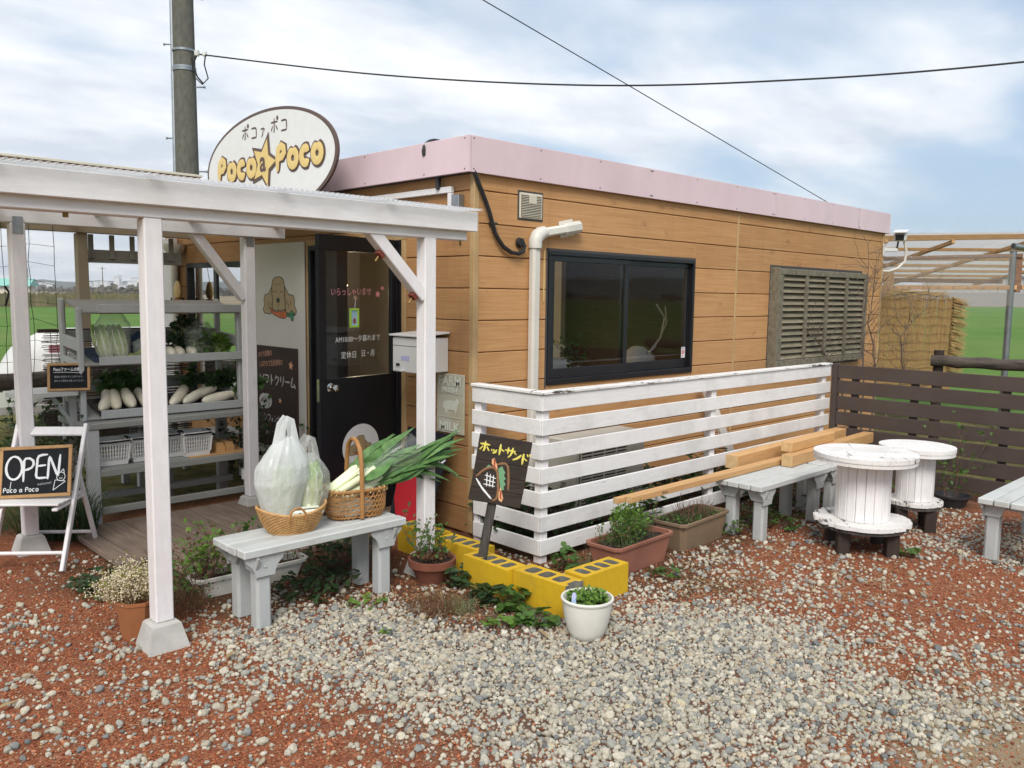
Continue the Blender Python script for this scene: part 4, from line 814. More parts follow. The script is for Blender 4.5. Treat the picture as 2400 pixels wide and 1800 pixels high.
for i in range(5): corrugated('roof_sheet', xx, min(xx+.72, -.36), -.53, 2.0, 2.274+.002*(i % 2), 2.40, 'polycarb', po, .032, .007); xx += .66
corrugated('roof_sheet', -3.75, -.10, 1.93, 5.35, 2.405, 2.57, 'liner_sheet', po)
# raised flashing with dark foam closure on the rear roof
fl = box1('flashing', (-3.75, 1.885, 2.612), (-1.10, 1.96, 2.630), 'vent_plastic', po, .002); mb = MB()
mb.tube([(-3.75+.008*i, 1.90, 2.598+.006*sin(i*1.57)) for i in range(330)], .012, 5); mb.build('foam_closure', 'shed_old_wood', fl); box1('flashing_leg', (-3.75, 1.925, 2.40), (-1.11, 1.945, 2.61), 'vent_plastic', fl, .002)
# hanging slatted valance at the back of the porch
va = box1('valance', (-1.13, 4.55, 2.02), (-.16, 4.58, 2.055), 'grey_rack', po); box1('valance_board', (-1.10, 4.551, 2.0555), (-.16, 4.575, 2.15), 'grey_rack', va)
for i in range(5): box1('valance_slat', (-1.10+i*.20, 4.535, 2.06), (-1.05+i*.20, 4.55, 2.30), 'grey_rack', va)
# white end panel and downpipe at the far corner of the door wall
wp = thing('white_end_panel', 'tall white board at the far end of the door wall beside the downpipe', 'panel', (-.08, 5.15, 0)); box1('board', (-.11, 4.97, 0), (-.03, 5.37, 2.33), 'white_wood', wp)
dp = thing('downpipe', 'white downpipe with funnel top at the far end of the door wall', 'downpipe', (-.12, 4.86, 0)); MB().tube([(-.12, 4.86, .0), (-.12, 4.86, 2.02), (-.12, 4.84, 2.12)], .038, 14).build('pipe', 'pvc', dp); MB().lathe([(.04, 2.10), (.05, 2.13), (.11, 2.20), (.115, 2.26), (.10, 2.26), (0, 2.16)], (-.12, 4.84, 0), 20).build('funnel', 'pvc', dp); MB().tube([(-.165, 4.86, 1.66), (-.03, 4.82, 1.66)], .014, 8).build('strap', 'rubber', dp)
orn = thing('carved_ornament', 'small yellow and orange carved ornament hanging by the downpipe', 'ornament', (-.16, 4.68, 1.55))
MB().lathe([(0, 1.86), (.03, 1.85), (.05, 1.80), (.065, 1.74), (.05, 1.68), (0, 1.66)], (-.16, 4.68, 0), 12, .6, 1).build('top_shape', 'bamboo_pale', orn); MB().lathe([(0, 1.67), (.07, 1.66), (.08, 1.62), (.065, 1.56), (.03, 1.52), (0, 1.515)], (-.16, 4.68, 0), 12, .6, 1).build('lower_shape', 'terracotta_orange', orn); MB().tube([(-.16, 4.68, 1.86), (-.10, 4.68, 2.3)], .003, 4).build('string', 'twig', orn)
# oval shop sign standing above the porch roof
sg = thing('oval_shop_sign', 'white oval sign with brown rim reading Poco a Poco on the roof', 'sign', (-.36, 2.26, 2.4))
SF = frame((-.36, 2.26, 2.835), (0, -1, 0)); A_, B_ = 1.125, .45
MB().poly(circ(0, 0, A_, B_, 72)[:-1], .02, SF).build('rim', 'sign_brown', sg); MB().poly(circ(0, 0, A_-.036, B_-.026, 72)[:-1], .002, (SF[0]+SF[3]*.0205, SF[1], SF[2], SF[3])).build('face', 'sign_white', sg)
for y in (1.7, 2.8): box1('bracket', (-.375-.0, y-.02, 2.28), (-.34, y+.02, 2.834), 'steel', sg)
S2 = (SF[0]+SF[3]*.0225, SF[1], SF[2], SF[3])
x = -.415
for chh, hh in (('ポ', .135), ('コ', .115), ('ァ', .10), ('ポ', .135), ('コ', .115)): mb = MB(); strokes(mb, KANA[chh], .0085, S2, .001, hh, (x, .225), rj=0); x += .172; mb.build('kana_letter', 'sign_brown', sg)
FATL = {'P': ([[(0, 0), (0, .195), (.075, .195), (.115, .170), (.120, .135), (.095, .098), (0, .085)]], .190), 'o': ([circ(.062, .060, .062, .060, 18, 90, 450)], .196), 'c': ([circ(.062, .060, .062, .060, 14, 48, 312)], .178)}
def fat(word, x, y, r, mat, lift, nm, slope=.0):
    for i, c_ in enumerate(word):
        mb = MB(); strokes(mb, FATL[c_][0], r, S2, lift+.0006*i, 1, (x, y+slope*x+(.012 if c_ != 'P' else 0)), n=8, fs=.10, rj=0); mb.build(nm, mat, sg); x += FATL[c_][1]
for wx, wy in ((-.855, -.085), (.225, -.075)):
    fat('Poco', wx, wy, .056, 'sign_brown', .001, 'letter_outline'); fat('Poco', wx, wy, .036, 'sign_yellow', .008, 'lettering')
so_ = [(x*1.0+.0, y) for x, y in star(.0, 0.005, .262, .128, 0)]
MB().poly([(x-.005, y) for x, y in so_], .003, (S2[0]+S2[3]*.004, S2[1], S2[2], S2[3])).build('star_outline', 'sign_brown', sg); MB().poly([(x-.008, y) for x, y in star(0, .005, .205, .100, 0)], .003, (S2[0]+S2[3]*.0075, S2[1], S2[2], S2[3])).build('star', 'sign_yellow', sg)
mb = MB(); text(mb, 'a', .24, S2, (-.072, -.058), .0115, bold=.006); mb.build('letter_a', 'sign_brown', sg)
# panel and menu beside the door
dg = thing('dog_panel', 'white panel with a spaniel emblem left of the door', 'sign', (-.03, 2.72, .1)); box1('panel', (-.034, 2.245, .08), (-.018, 3.215, 2.20), 'panel_white', dg)
DF = frame((-.034, 2.72, 1.69), (0, -1, 0)); dog(DF, .03, 0, .63, .405, dg, .0008)
mn = thing('menu_board', 'dark brown menu board with white lettering below the dog emblem', 'sign', (-.045, 2.75, .3)); box1('panel', (-.048, 2.36, .28), (-.0345, 3.13, 1.24), 'menu_brown', mn)
MF = frame((-.048, 3.13, .28), (0, -1, 0))
mb = MB(); text(mb, 'のぐち牧場の', .062, MF, (.05, .845), .0005, width=.26, rot=.12); text(mb, 'しぼりたて生乳使用の', .062, MF, (.07, .755), .0005, width=.44, rot=.10); mb.build('menu_lettering', 'peach', mn)
for wd_, h_, r_, o_, av_ in (('ソフトクリーム', .105, .0085, (.055, .59), .93), ('シフォンケーキ', .075, .006, (.13, .235), .95), ('ハ', .07, .006, (.16, .09), 1)): mb = MB(); write(mb, wd_, h_, MF, r_, o_, adv=av_); mb.build('menu_word', 'pale_menu', mn)
mb = MB(); mb.poly(circ(.17, .43, .125, .075, 28)[:-1], .0006, MF); mb.poly([(.07, .375), (.13, .36), (.075, .33)], .0006, MF); mb.build('bubble', 'pale_menu', mn)
mb = MB(); text(mb, '手作り', .07, MF, (.095, .405), .001, width=.16); mb.build('bubble_text', 'menu_brown', mn)
for cx, cy, r_ in ((.66, .80, .045), (.45, .455, .032), (.66, .24, .045)): MB().poly(star(cx, cy, r_, r_*.45, 80), .0007, MF).build('menu_star', 'peach', mn)
# mailbox on the door wall, milk plaque, apple board
mx_ = thing('mailbox', 'white metal mailbox on the wall right of the door', 'mailbox', (-.15, .42, 1.19)); box1('box', (-.29, .265, 1.185), (-.006, .565, 1.435), 'mail_white', mx_, .006); MB().bar((-.31, .415, 1.452), (-.006, .415, 1.472), .335, .014, (0, 0, 1)).build('lid', 'mail_white', mx_)
box1('slot_line', (-.2912, .275, 1.375), (-.2898, .555, 1.379), 'dark_metal', mx_, .0003); box1('lock', (-.298, .475, 1.228), (-.2895, .515, 1.248), 'dark_metal', mx_); box1('latch', (-.318, .42, 1.192), (-.2895, .46, 1.204), 'mail_white', mx_); box1('name_card', (-.2915, .36, 1.27), (-.2899, .46, 1.305), 'lavender', mx_, .0003)
mk_ = thing('milk_plaque', 'cream embossed plaque reading FARM FRESH MILK on the door wall', 'sign', (-.02, .22, .74)); box1('plate', (-.018, .075, .735), (-.006, .385, 1.175), 'milk_plaque', mk_, .006)
KF = frame((-.018, .385, .735), (0, -1, 0))
for wd_, sz_, o_, w_ in (('FARM', .095, (.03, .355), .25), ('FRESH', .05, (.07, .305), .17), ('MILK', .085, (.04, .025), .235)): mb = MB(); text(mb, wd_, sz_, KF, o_, .0012, .004, width=w_, bold=.003); mb.build('embossed_word', 'paper', mk_)
mb = MB(); mb.poly([(.07, .20), (.09, .235), (.15, .245), (.20, .24), (.235, .26), (.255, .235), (.24, .21), (.235, .175), (.22, .15), (.21, .175), (.13, .175), (.12, .145), (.105, .15), (.10, .18), (.08, .18)], .003, (KF[0]+KF[3]*.0005, KF[1], KF[2], KF[3])); mb.build('embossed_cow', 'paper', mk_)
mb = MB(); [mb.box((-.0215, .09, .735+z), (-.0178, .37, .740+z), .001) for z in (.115, .290, .415)]; mb.build('ridges', 'milk_plaque', mk_)
ap = thing('apple_board', 'black board painted with a red apple leaning behind the porch post', 'sign', (-.2, .32, 0))
O = V((-.30, .60, .03)); Wd = V((.17, 0, .725)).normalized(); AF = (O, V((0, -1, 0)), Wd, V((0, -1, 0)).cross(Wd))
MB().poly([(0, 0), (.43, 0), (.55, .745), (.03, .745)], .012, AF).build('panel', 'chalkboard', ap); AF2 = (AF[0]+AF[3]*.0125, *AF[1:])
MB().poly([(.07, .42), (.02, .33), (.02, .2), (.07, .09), (.14, .06), (.20, .075), (.27, .06), (.34, .10), (.41, .22), (.42, .33), (.37, .41), (.29, .43), (.22, .40), (.15, .44)], .001, AF2).build('apple', 'apple_red', ap)
mb = MB(); strokes(mb, [[(.43, .55), (.47, .52), (.52, .56)], [(.33, .45), (.36, .52), (.39, .45), (.42, .51)], [(.455, .66), (.45, .70)], [(.475, .66), (.475, .70)]], .009, AF2, .001); mb.build('chalk_marks', 'chalk_white', ap)
mb = MB(); strokes(mb, [[(.22, .40), (.24, .47)]], .008, AF2, .001); mb.build('apple_stalk', 'paint_green', ap)
# deck in front of the door
dk = bpy.data.objects.new('deck', None); COL.objects.link(dk); dk['kind'] = 'structure'
x = -2.14
while x < -.06:
    wdt = .118; MB().box((x, .40+random.uniform(-.012, .012), .012), (x+wdt, 1.93 if x > -2.0 else 1.9, .052+random.uniform(-.002, .002)), .004).build('plank', 'deck', dk); x += wdt+.006

# ------------------------------------------------------------------ display rack with vegetables
rk = thing('display_rack', 'grey wooden vegetable rack with three sloping trays on a slatted stand', 'rack', (-1.32, 2.2, 0))
RX0, RX1 = -1.975, -.672
for x in (RX0, RX1-.085):
    for y in (1.955, 2.47): box1('leg', (x, y, 0), (x+.085, y+.06, .738), 'grey_leg', rk, .005)
box1('stand_top', (RX0-.02, 1.945, .739), (RX1+.02, 2.56, .785), 'grey_rack', rk, .006)
for nm, y, z in (('shelf_rail', 1.952, .385), ('low_rail', 1.952, .105), ('low_rail', 2.48, .10), ('low_rail', 2.20, .16)): box1(nm, (RX0+.086, y, z), (RX1-.086, y+.035, z+.05), 'grey_rack', rk)
box1('lower_shelf', (RX0+.05, 1.99, .425), (-1.22, 2.50, .442), 'grey_rack', rk); box1('lower_shelf', (-1.218, 1.985, .428), (RX1-.05, 2.50, .446), 'shed_wood', rk)
box1('inner_post', (-1.30, 2.35, .0), (-1.20, 2.40, .60), 'grey_rack', rk)
for x in (-1.945, -.72):
    bar1('upright', (x, 2.105, .785), (x, 2.135, 1.62), .040, .05, 'grey_leg', rk, (0, 1, 0), .008); bar1('upright', (x, 2.50, .785), (x, 2.53, 1.685), .042, .055, 'grey_leg', rk, (0, 1, 0), .012)
    for z in (1.20, 1.34, .90): bar1('side_rail', (x, 2.13, z), (x, 2.50, z+.03), .03, .085 if z == 1.34 else .045, 'grey_leg', rk)
for z, zb in ((.79, .90), (1.19, 1.29), (1.575, 1.665)):
    MB().bar((-1.33, 2.075, z+.008), (-1.33, 2.50, zb), 1.20, .022, (0, 0, 1), .006).build('tray', 'grey_rack', rk)
    box1('tray_lip', (-1.835, 2.060, z+.006), (-.705, 2.074, z+.070), 'grey_leg', rk)
    if z < 1.5: box1('back_rail', (-1.92, 2.52, zb+.06), (-.74, 2.545, zb+.145), 'grey_rack', rk)
# rounded side shelf with bracket on the left end
mb = MB(); mb.poly([(0, 0), (.0, .42), (-.18, .42), (-.34, .36), (-.42, .2), (-.40, .06), (-.30, .0)], .03, (V((-1.985, 2.08, .985)), V((1, 0, 0)), V((0, 1, 0)), V((0, 0, 1)))); mb.build('side_shelf', 'grey_bench', rk)
MB().bar((-1.99, 2.2, .72), (-1.99, 2.2, .984), .05, .04).build('shelf_bracket', 'grey_leg', rk); MB().bar((-2.0, 2.2, .76), (-2.13, 2.2, .98), .03, .03).build('shelf_bracket', 'grey_leg', rk)
# cloths under the produce
for x0, x1, z, y0, m_ in ((-1.86, -1.72, 1.215, 2.10, 'navy_cloth'), (-1.84, -.74, .822, 2.09, 'eggplant')):
    c_ = thing('tray_cloth', 'dark navy cloth on the middle tray of the rack' if m_ == 'navy_cloth' else 'black cloth under the radishes on the lowest rack tray', 'cloth', ((x0+x1)/2, y0, z)); MB().bar(((x0+x1)/2, y0, z+.004), ((x0+x1)/2, y0+.33, z+.086), x1-x0, .012, (0, 0, 1), .004).build('fabric', m_, c_)
# white radishes with leaves
rad_lab = ['leftmost white radish on the lowest tray', 'second white radish from the left on the lowest tray', 'third white radish from the left on the lowest tray', 'fourth white radish half hidden by the porch post', 'white radish just right of the porch post', 'slim white radish right of the middle of the lowest tray', 'long white radish pointing right on the lowest tray', 'rightmost white radish lying flat on the lowest tray']
rads = [((-1.83, 2.085, .865), (-1.70, 2.36, .955), .046), ((-1.715, 2.08, .868), (-1.65, 2.36, .955), .047), ((-1.60, 2.08, .872), (-1.56, 2.36, .955), .048), ((-1.49, 2.09, .868), (-1.46, 2.36, .955), .044), ((-1.31, 2.085, .865), (-1.10, 2.33, .955), .046), ((-1.21, 2.09, .868), (-.95, 2.27, .940), .041), ((-1.10, 2.17, .900), (-.86, 2.30, .945), .040), ((-1.06, 2.09, .87), (-.78, 2.15, .90), .045)]
for i, (p, q, r) in enumerate(rads):
    p, q = V(p), V(q); d = q-p; rd = thing('white_radish', rad_lab[i], 'radish', p, 0, 'white radishes on the rack')
    pr = [(0, .05), (.02, .35), (.10, .72), (.25, .95), (.55, 1.0), (.85, .92), (1.0, .72)]
    bn = V((random.gauss(0, .008), random.gauss(0, .008), random.gauss(0, .004)))
    MB().tube([p+d*f+bn*sin(f*pi) for f, _ in pr], [r*.96*k*(1+.06*sin(i*2.3+f_*7)) for f_, k in pr], 14).build('root', 'radish', rd); MB().tube([q-d*.02, q+d*.06], [r*.76, r*.45], 12).build('neck', 'radish_neck', rd)
    mb = MB()
    for _ in range(9):
        e = (d.normalized()+V((random.gauss(0, .28), random.gauss(0, .2), random.uniform(.15, .8)))).normalized(); L_ = random.uniform(.16, .30); mid = q+e*L_*.5; tp = q+e*L_+V((random.uniform(0, .12), 0, -.04*random.random()))
        mb.tube([q, mid, tp], [.005, .004, .002], 4, False)
        for k in range(8): f = k/8; c_ = q.lerp(tp, .25+.75*f); leaf_cloud(mb, 2, lambda: (c_, V((random.gauss(0, 1), random.gauss(0, 1), .2))), .06+.03*f)
    mb.build('leaves', 'radish_leaf', rd)
# small turnips, bagged cabbage, pods and greens on the middle tray
for i, (x, lb) in enumerate(((-1.27, 'left small turnip by the porch post on the middle tray'), (-1.20, 'middle of three small turnips on the middle tray'), (-1.10, 'rightmost small turnip on the middle tray'))):
    tn = thing('small_turnip', lb, 'turnip', (x, 2.12, 1.24), 0, 'small turnips on the middle tray'); MB().tube([(x-.01, 2.10, 1.245), (x-.004, 2.115, 1.25), (x, 2.16, 1.26), (x+.012, 2.22, 1.275), (x+.02, 2.27, 1.29)], [.008, .028, .043, .038, .02], 14).build('root', 'radish', tn); leaf_cloud(MB(), 26, ball((x+.03, 2.32, 1.32), .06), .08).build('leaves', 'leaf_dark', tn)
def bagmesh(c, wx, wy, h, crumple=.08, tie=.25, n=26, m=14, seed=0):
    mb = MB(); mb.sm = True
    for j in range(m+1):
        f = j/m; prof = (1-.25*(1-min(1, f*6))**2)*(1 if f < .72 else 1-(1-tie)*((f-.72)/.28)**1.1)
        for i in range(n):
            a = 2*pi*i/n; sq = 1/max(abs(cos(a)), abs(sin(a)))**.35; k = prof*sq*(1+crumple*(mnoise.noise(V((cos(a)*2.5, sin(a)*2.5, f*5+seed)))+.6*mnoise.noise(V((cos(a)*7, sin(a)*7, f*9+seed)))))
            mb.v.append((c[0]+cos(a)*wx*k, c[1]+sin(a)*wy*k, c[2]+h*f+.012*mnoise.noise(V((a*2, f*4, seed)))))
    mb.f = [(j*n+i, j*n+(i+1) % n, (j+1)*n+(i+1) % n, (j+1)*n+i) for j in range(m) for i in range(n)]+[tuple(range(n))[::-1]]
    return mb
def napa(c, r, h, par, lean=(0, 0), open_=.0, seed=0):
    """chinese cabbage: pale ribbed body wrapped in ruffled leaves, green towards the top"""
    mb = MB(); n, m_ = 22, 12; mb.sm = True
    for j in range(m_+1):
        f = j/m_; pr = sin(pi*min(1, .16+f*.80))**.62
        for i in range(n):
            a = 2*pi*i/n; k = r*pr*(1+.05*sin(7*a)+.06*mnoise.noise(V((cos(a)*3, sin(a)*3, f*5+seed)))); mb.v.append((c[0]+cos(a)*k+lean[0]*f, c[1]+sin(a)*k+lean[1]*f, c[2]+h*f))
    mb.f = [(j*n+i, j*n+(i+1) % n, (j+1)*n+(i+1) % n, (j+1)*n+i) for j in range(m_) for i in range(n)]+[tuple(range(n))[::-1], tuple(m_*n+i for i in range(n))]; mb.build('heart', 'cabbage_pale', par)
    ribs, lv = MB(), MB()
    for q in range(9):
        a = 2*pi*q/9+.3*seed; lf = []; nu = 6; nv = 9
        for v_ in range(nv+1):
            f = v_/nv
            for u in range(nu+1):
                s_ = (u/nu-.5); aa = a+s_*(.55+.45*f); pr = sin(pi*min(1, .16+f*.74))**.6; k = r*(1.05*pr+.02+.10*f*f*(1+open_))+.012*f*sin(u*2.6+v_*1.9+q)
                lf.append((c[0]+cos(aa)*k+lean[0]*f, c[1]+sin(aa)*k+lean[1]*f, c[2]+h*f*(1.04+.04*sin(q*2.1))-.03*abs(s_)*f))
        fs = [(v_*(nu+1)+u, v_*(nu+1)+u+1, (v_+1)*(nu+1)+u+1, (v_+1)*(nu+1)+u) for v_ in range(nv) for u in range(nu)]
        lv.sm = True; lo_ = [f for f in fs if f[0]//(nu+1) >= 4 or f[0] % (nu+1) not in (2, 3)]; lv.add(lf, lo_)
        ribs.tube([V(lf[v_*(nu+1)+3])+V((cos(a), sin(a), 0))*.001 for v_ in range(nv)], [r*.20*(1-v_/nv*.8) for v_ in range(nv)], 6, True, (cos(a), sin(a), 0), .35)
    ribs.build('ribs', 'cabbage_rib', par); lv.build('leaves', 'cabbage_green', par)
bc = thing('bagged_cabbages', 'clear bag of green leaf vegetables at the left of the middle tray', 'vegetables', (-1.70, 2.2, 1.23))
for x, s in ((-1.745, 1), (-1.635, 2)): napa((x, 2.19, 1.245), .058, .23, bc, (-.03, .06), .3, s)
bagmesh((-1.69, 2.20, 1.232), .125, .075, .36, .10, .45, seed=3).build('bag', 'veg_bag', bc)
pb = thing('bagged_pods', 'small tied bag of green pods on the middle tray', 'vegetables', (-1.48, 2.15, 1.23)); mb = MB()
for _ in range(60): a = random.uniform(0, 2*pi); c_ = V((-1.475+random.gauss(0, .045), 2.14+random.gauss(0, .03), 1.245+abs(random.gauss(0, .022)))); e = V((cos(a), sin(a)*.6, random.gauss(0, .3)))*.032; mb.tube([c_-e, c_-e*.3, c_+e*.4, c_+e], [.003, .0085, .0085, .003], 6)
mb.build('pods', 'pods', pb); bagmesh((-1.475, 2.15, 1.232), .085, .055, .16, .14, .12, seed=9).build('bag', 'veg_bag', pb); MB().tube([(-1.475, 2.15, 1.388), (-1.475, 2.15, 1.40)], .012, 8).build('tie', 'carrot_green', pb)
dkb = thing('dark_bag', 'dark bag of produce beside the pods behind the porch post', 'vegetables', (-1.40, 2.28, 1.26)); bagmesh((-1.42, 2.33, 1.26), .10, .06, .17, .15, .4, seed=5).build('bag', 'navy_cloth', dkb)
for i, (x, y, z, r, lb) in enumerate(((-1.00, 2.24, 1.30, .115, 'large bunch of bagged greens at the right of the middle tray'), (-.87, 2.20, 1.275, .09, 'low bunch of leafy greens at the right end of the middle tray'), (-1.06, 2.36, 1.40, .10, 'dark leafy bunch standing behind the bagged greens'))):
    gb = thing('leafy_greens', lb, 'vegetables', (x, y, z-.06), 0, 'bunches of greens on the middle tray'); leaf_cloud(MB(), 260, ball((x, y, z+.03), r, 1.05, .2), .055, .2).build('leaves', ('leaf_mid', 'leaf_bright', 'leaf_dark')[i], gb)
    mb = MB(); [mb.tube([(x+random.gauss(0, .05), y-.03+random.gauss(0, .02), z-.06), (x+random.gauss(0, .05), y+.02, z+.05)], [.004, .002], 4, False) for _ in range(24)]; mb.build('stems', 'cabbage_pale', gb)
    if i == 0: bagmesh((x, y, z-.07), .12, .085, .27, .12, .5, seed=12).build('bag', 'veg_bag', gb)
# white plastic baskets and timber offcuts on the lower shelf
def basket(x, y, lb, first=[None]):
    if first[0] is None:
        b_ = thing('plastic_basket', lb, 'basket', (0, 0, 0), 0, 'white plastic baskets on the rack'); W_, D_, H_ = .118, .10, .185; tp = .84
        def pnt(sx_, sy_, z): k = tp+(1-tp)*z/H_; return V((sx_*W_*k, sy_*D_*k, z))
        mb = MB(); cs = [(-1, -1), (1, -1), (1, 1), (-1, 1)]
        for a in range(4):
            p_, q_ = cs[a], cs[(a+1) % 4]; nv = 11 if a % 2 == 0 else 9; dn = V(((p_[0]+q_[0])/2, (p_[1]+q_[1])/2, 0))
            mb.add([pnt(*p_, 0), pnt(*q_, 0), pnt(*q_, .036), pnt(*p_, .036)], [(0, 1, 2, 3)]); mb.add([pnt(*p_, .150), pnt(*q_, .150), pnt(*q_, .182), pnt(*p_, .182)], [(0, 1, 2, 3)])
            for i in range(nv+1):
                f = i/nv; c0 = [p_[k]+(q_[k]-p_[k])*f for k in (0, 1)]; mb.bar(pnt(*c0, .034), pnt(*c0, .152), .0095 if 0 < i < nv else .02, .003, dn, .0005)
            for z in (.062, .090, .120): mb.bar(pnt(*p_, z), pnt(*q_, z), .0032, .0045, (0, 0, 1), .0005)
        mb.build('body', 'white_plastic', b_, local=True)
        MB().add([pnt(*c, .003) for c in cs], [(0, 1, 2, 3)]).build('bottom', 'white_plastic', b_, local=True)
        mb = MB(); ring = [(-1, -1), (-.3, -1.04), (.3, -1.04), (1, -1), (1.03, -.3), (1.03, .3), (1, 1), (.3, 1.04), (-.3, 1.04), (-1, 1), (-1.03, .3), (-1.03, -.3), (-1, -1)]; mb.tube([(a*(W_+.004), c*(D_+.004), H_) for a, c in ring], .0065, 6); mb.build('rim', 'white_plastic', b_, local=True)
        mb = MB(); hp_ = [(-W_-.004, .0, H_+.008), (-W_-.008, -D_*.6, H_+.002), (-W_*.92, -D_-.008, H_-.004), (0, -D_-.012, H_-.006), (W_*.92, -D_-.008, H_-.004), (W_+.008, -D_*.6, H_+.002), (W_+.004, 0, H_+.008)]; mb.tube(hp_, .008, 6); mb.build('handle', 'rubber', b_, local=True)
        first[0] = b_
    else: b_ = copy_tree(first[0]); b_['label'] = lb
    b_.location = (x, y, .446); b_.rotation_euler = (0, 0, random.uniform(-.08, .08)); return b_
basket(-1.765, 2.125, 'leftmost white plastic basket on the rack shelf'); basket(-1.525, 2.15, 'white plastic basket left of the porch post on the rack shelf'); basket(-1.345, 2.16, 'white plastic basket half hidden behind the porch post'); basket(-1.14, 2.10, 'white plastic basket beside the timber offcuts')
for x, lb in ((-.935, 'left timber offcut on the rack shelf'), (-.855, 'right timber offcut on the rack shelf')):
    q = thing('timber_offcut', lb, 'wood block', (x, 2.08, .446), 0, 'timber offcuts on the rack shelf'); mb = MB(); mb.poly([(-.037, 0), (.037, 0), (.037, .04), (.015, .075), (-.037, .075)], .22, (V((x, 2.26, .447)), V((1, 0, 0)), V((0, 0, 1)), V((0, -1, 0)))); mb.build('block', 'lumber', q)
# small chalkboard on the side shelf
CB = thing('small_chalkboard', 'small wood framed chalkboard on the side shelf of the rack', 'chalkboard', (-2.10, 2.15, 1.016))
cu = V((.80, -.30, 0)).normalized(); lean = V((.10, .27, .95)).normalized(); CF = (V((-2.17, 2.14, 1.02)), cu, (lean-cu*lean.dot(cu)).normalized(), None); CF = (CF[0], CF[1], CF[2], CF[1].cross(CF[2]))
def slab(mb, fr, u0, u1, v0, v1, t0, t1, ch=.002):
    O, U, W, Nn = fr; mm = Matrix(((U.x, W.x, Nn.x, O.x), (U.y, W.y, Nn.y, O.y), (U.z, W.z, Nn.z, O.z), (0, 0, 0, 1))); return mb.box((u0, v0, t0), (u1, v1, t1), ch, mm)
def framed(fr, w_, h_, b_, par):
    slab(MB(), fr, b_*.6, w_-b_*.6, b_*.6, h_-b_*.6, -.004, .004).build('slate', 'chalkboard', par)
    for u0, u1, v0, v1 in ((0, w_, 0, b_), (0, w_, h_-b_, h_), (0, b_, b_+.0005, h_-b_-.0005), (w_-b_, w_, b_+.0005, h_-b_-.0005)): slab(MB(), fr, u0, u1, v0, v1, -.007, .010).build('frame', 'board_frame', par)
framed(CF, .275, .205, .018, CB); CT = (CF[0]+CF[3]*.0045, *CF[1:])
mb = MB(); text(mb, 'Pocoファームの野菜', .030, CT, (.04, .150), .0005, width=.195, bold=.0008, rot=-.02); strokes(mb, [[(.04, .138), (.12, .138), (.225, .130)]], .0018, CT, .001); mb.build('chalk_heading', 'chalk_white', CB)
mb = MB(); text(mb, '農薬を使用せずに土作りから', .017, CT, (.045, .098), .0005, width=.18); text(mb, '採れたて野菜をお楽しみください', .017, CT, (.045, .068), .0005, width=.19); mb.build('chalk_lines', 'chalk_dim', CB)

# ------------------------------------------------------------------ folding chair and OPEN board
ca = RAD(-38.9); CH = thing('folding_chair', 'white wooden folding chair at the left edge holding the OPEN board', 'chair', (-2.575, 1.255, 0), ca)
def lb_(nm, p, q, w_, t_, u=(1, 0, 0), m_='white_wood'): MB().bar(p, q, w_, t_, u, .004).build(nm, m_, CH, local=True)
for x in (-.215, .215):
    lb_('stile', (x, 0, 0), (x, .455, .86), .040, .024); lb_('back_leg', (x*.90, .33, .60), (x*.90, .60, 0), .036, .022)
for nm, p, q in (('front_rung', (-.22, .055, .105), (.22, .055, .105)), ('rear_rung', (-.20, .555, .10), (.20, .555, .10))): MB().tube([p, q], .0125, 10).build(nm, 'white_wood', CH, local=True)
MB().bar((-.21, .432, .815), (.21, .432, .815), .022, .062, (0, .45, .9), .006).build('backrest', 'white_wood', CH, local=True)
for i in range(6): y = .035+i*.062; MB().bar((-.205, y, .415+.008*abs(i-2.5)*.4), (.205, y, .415+.008*abs(i-2.5)*.4), .055, .014, (0, 0, 1), .003).build('seat_slat', 'white_fence', CH, local=True)
for x in (-.185, .185): lb_('seat_rail', (x, .0, .392), (x, .43, .392), .018, .035)
OB = thing('open_board', 'wood framed chalkboard reading OPEN standing on the folding chair', 'chalkboard', (-2.42, 1.38, .43))
ru = V((cos(ca), sin(ca), 0)); bk = V((-sin(ca), cos(ca), 0)); ori = V((-2.575, 1.255, 0))+bk*.165+ru*-.224+V((0, 0, .424)); wv = (V((0, 0, 1))+bk*.30).normalized(); OF = (ori, ru, wv, ru.cross(wv)); rt_ = -.045
OF = (ori, (ru*cos(rt_)-wv*sin(rt_)).normalized(), (wv*cos(rt_)+ru*sin(rt_)).normalized(), OF[3])
framed(OF, .440, .328, .021, OB); OT = (OF[0]+OF[3]*.0045, *OF[1:])
for k, (c_, x, w_) in enumerate((('O', .036, .72), ('P', .135, .60), ('E', .213, .60), ('N', .287, .60))):
    mb = MB(); strokes(mb, [[(a*w_, b2) for a, b2 in l] for l in LAT[c_]], .0082, OT, .001, .150, (x, .105+(.012, 0, .015, .01)[k]), rj=.12); mb.build('chalk_letter', 'chalk_white', OB)
mb = MB(); x = .028
for c_ in 'Poco a Poco':
    if c_ == ' ': x += .014; continue
    strokes(mb, [[(a*.75, b2) for a, b2 in l] for l in LAT[c_]], .0026, OT, .001, .030 if c_ == 'P' else .027, (x, .038)); x += .021
strokes(mb, [[(.075, .105), (.07, .06)]], .0022, OT, .001); mb.build('chalk_name', 'chalk_white', OB)
mb = MB(); text(mb, 'welcome!', .022, OT, (.235, .075), .0008, width=.085, rot=.1); mb.build('chalk_welcome', 'chalk_dim', OB)
mb = MB(); OT = (OT[0]-OT[1]*.034, *OT[1:]); strokes(mb, [[(.365, .04), (.375, .105), (.44, .095), (.365, .04)], circ(.41, .125, .026, .028, 14), [(.405, .150), (.425, .175), (.43, .145)], [(.40, .118), (.41, .112), (.42, .118)], [(.402, .130), (.403, .131)], [(.418, .130), (.419, .131)]], .0022, OT, .001); mb.build('chalk_drawing', 'chalk_white', OB)

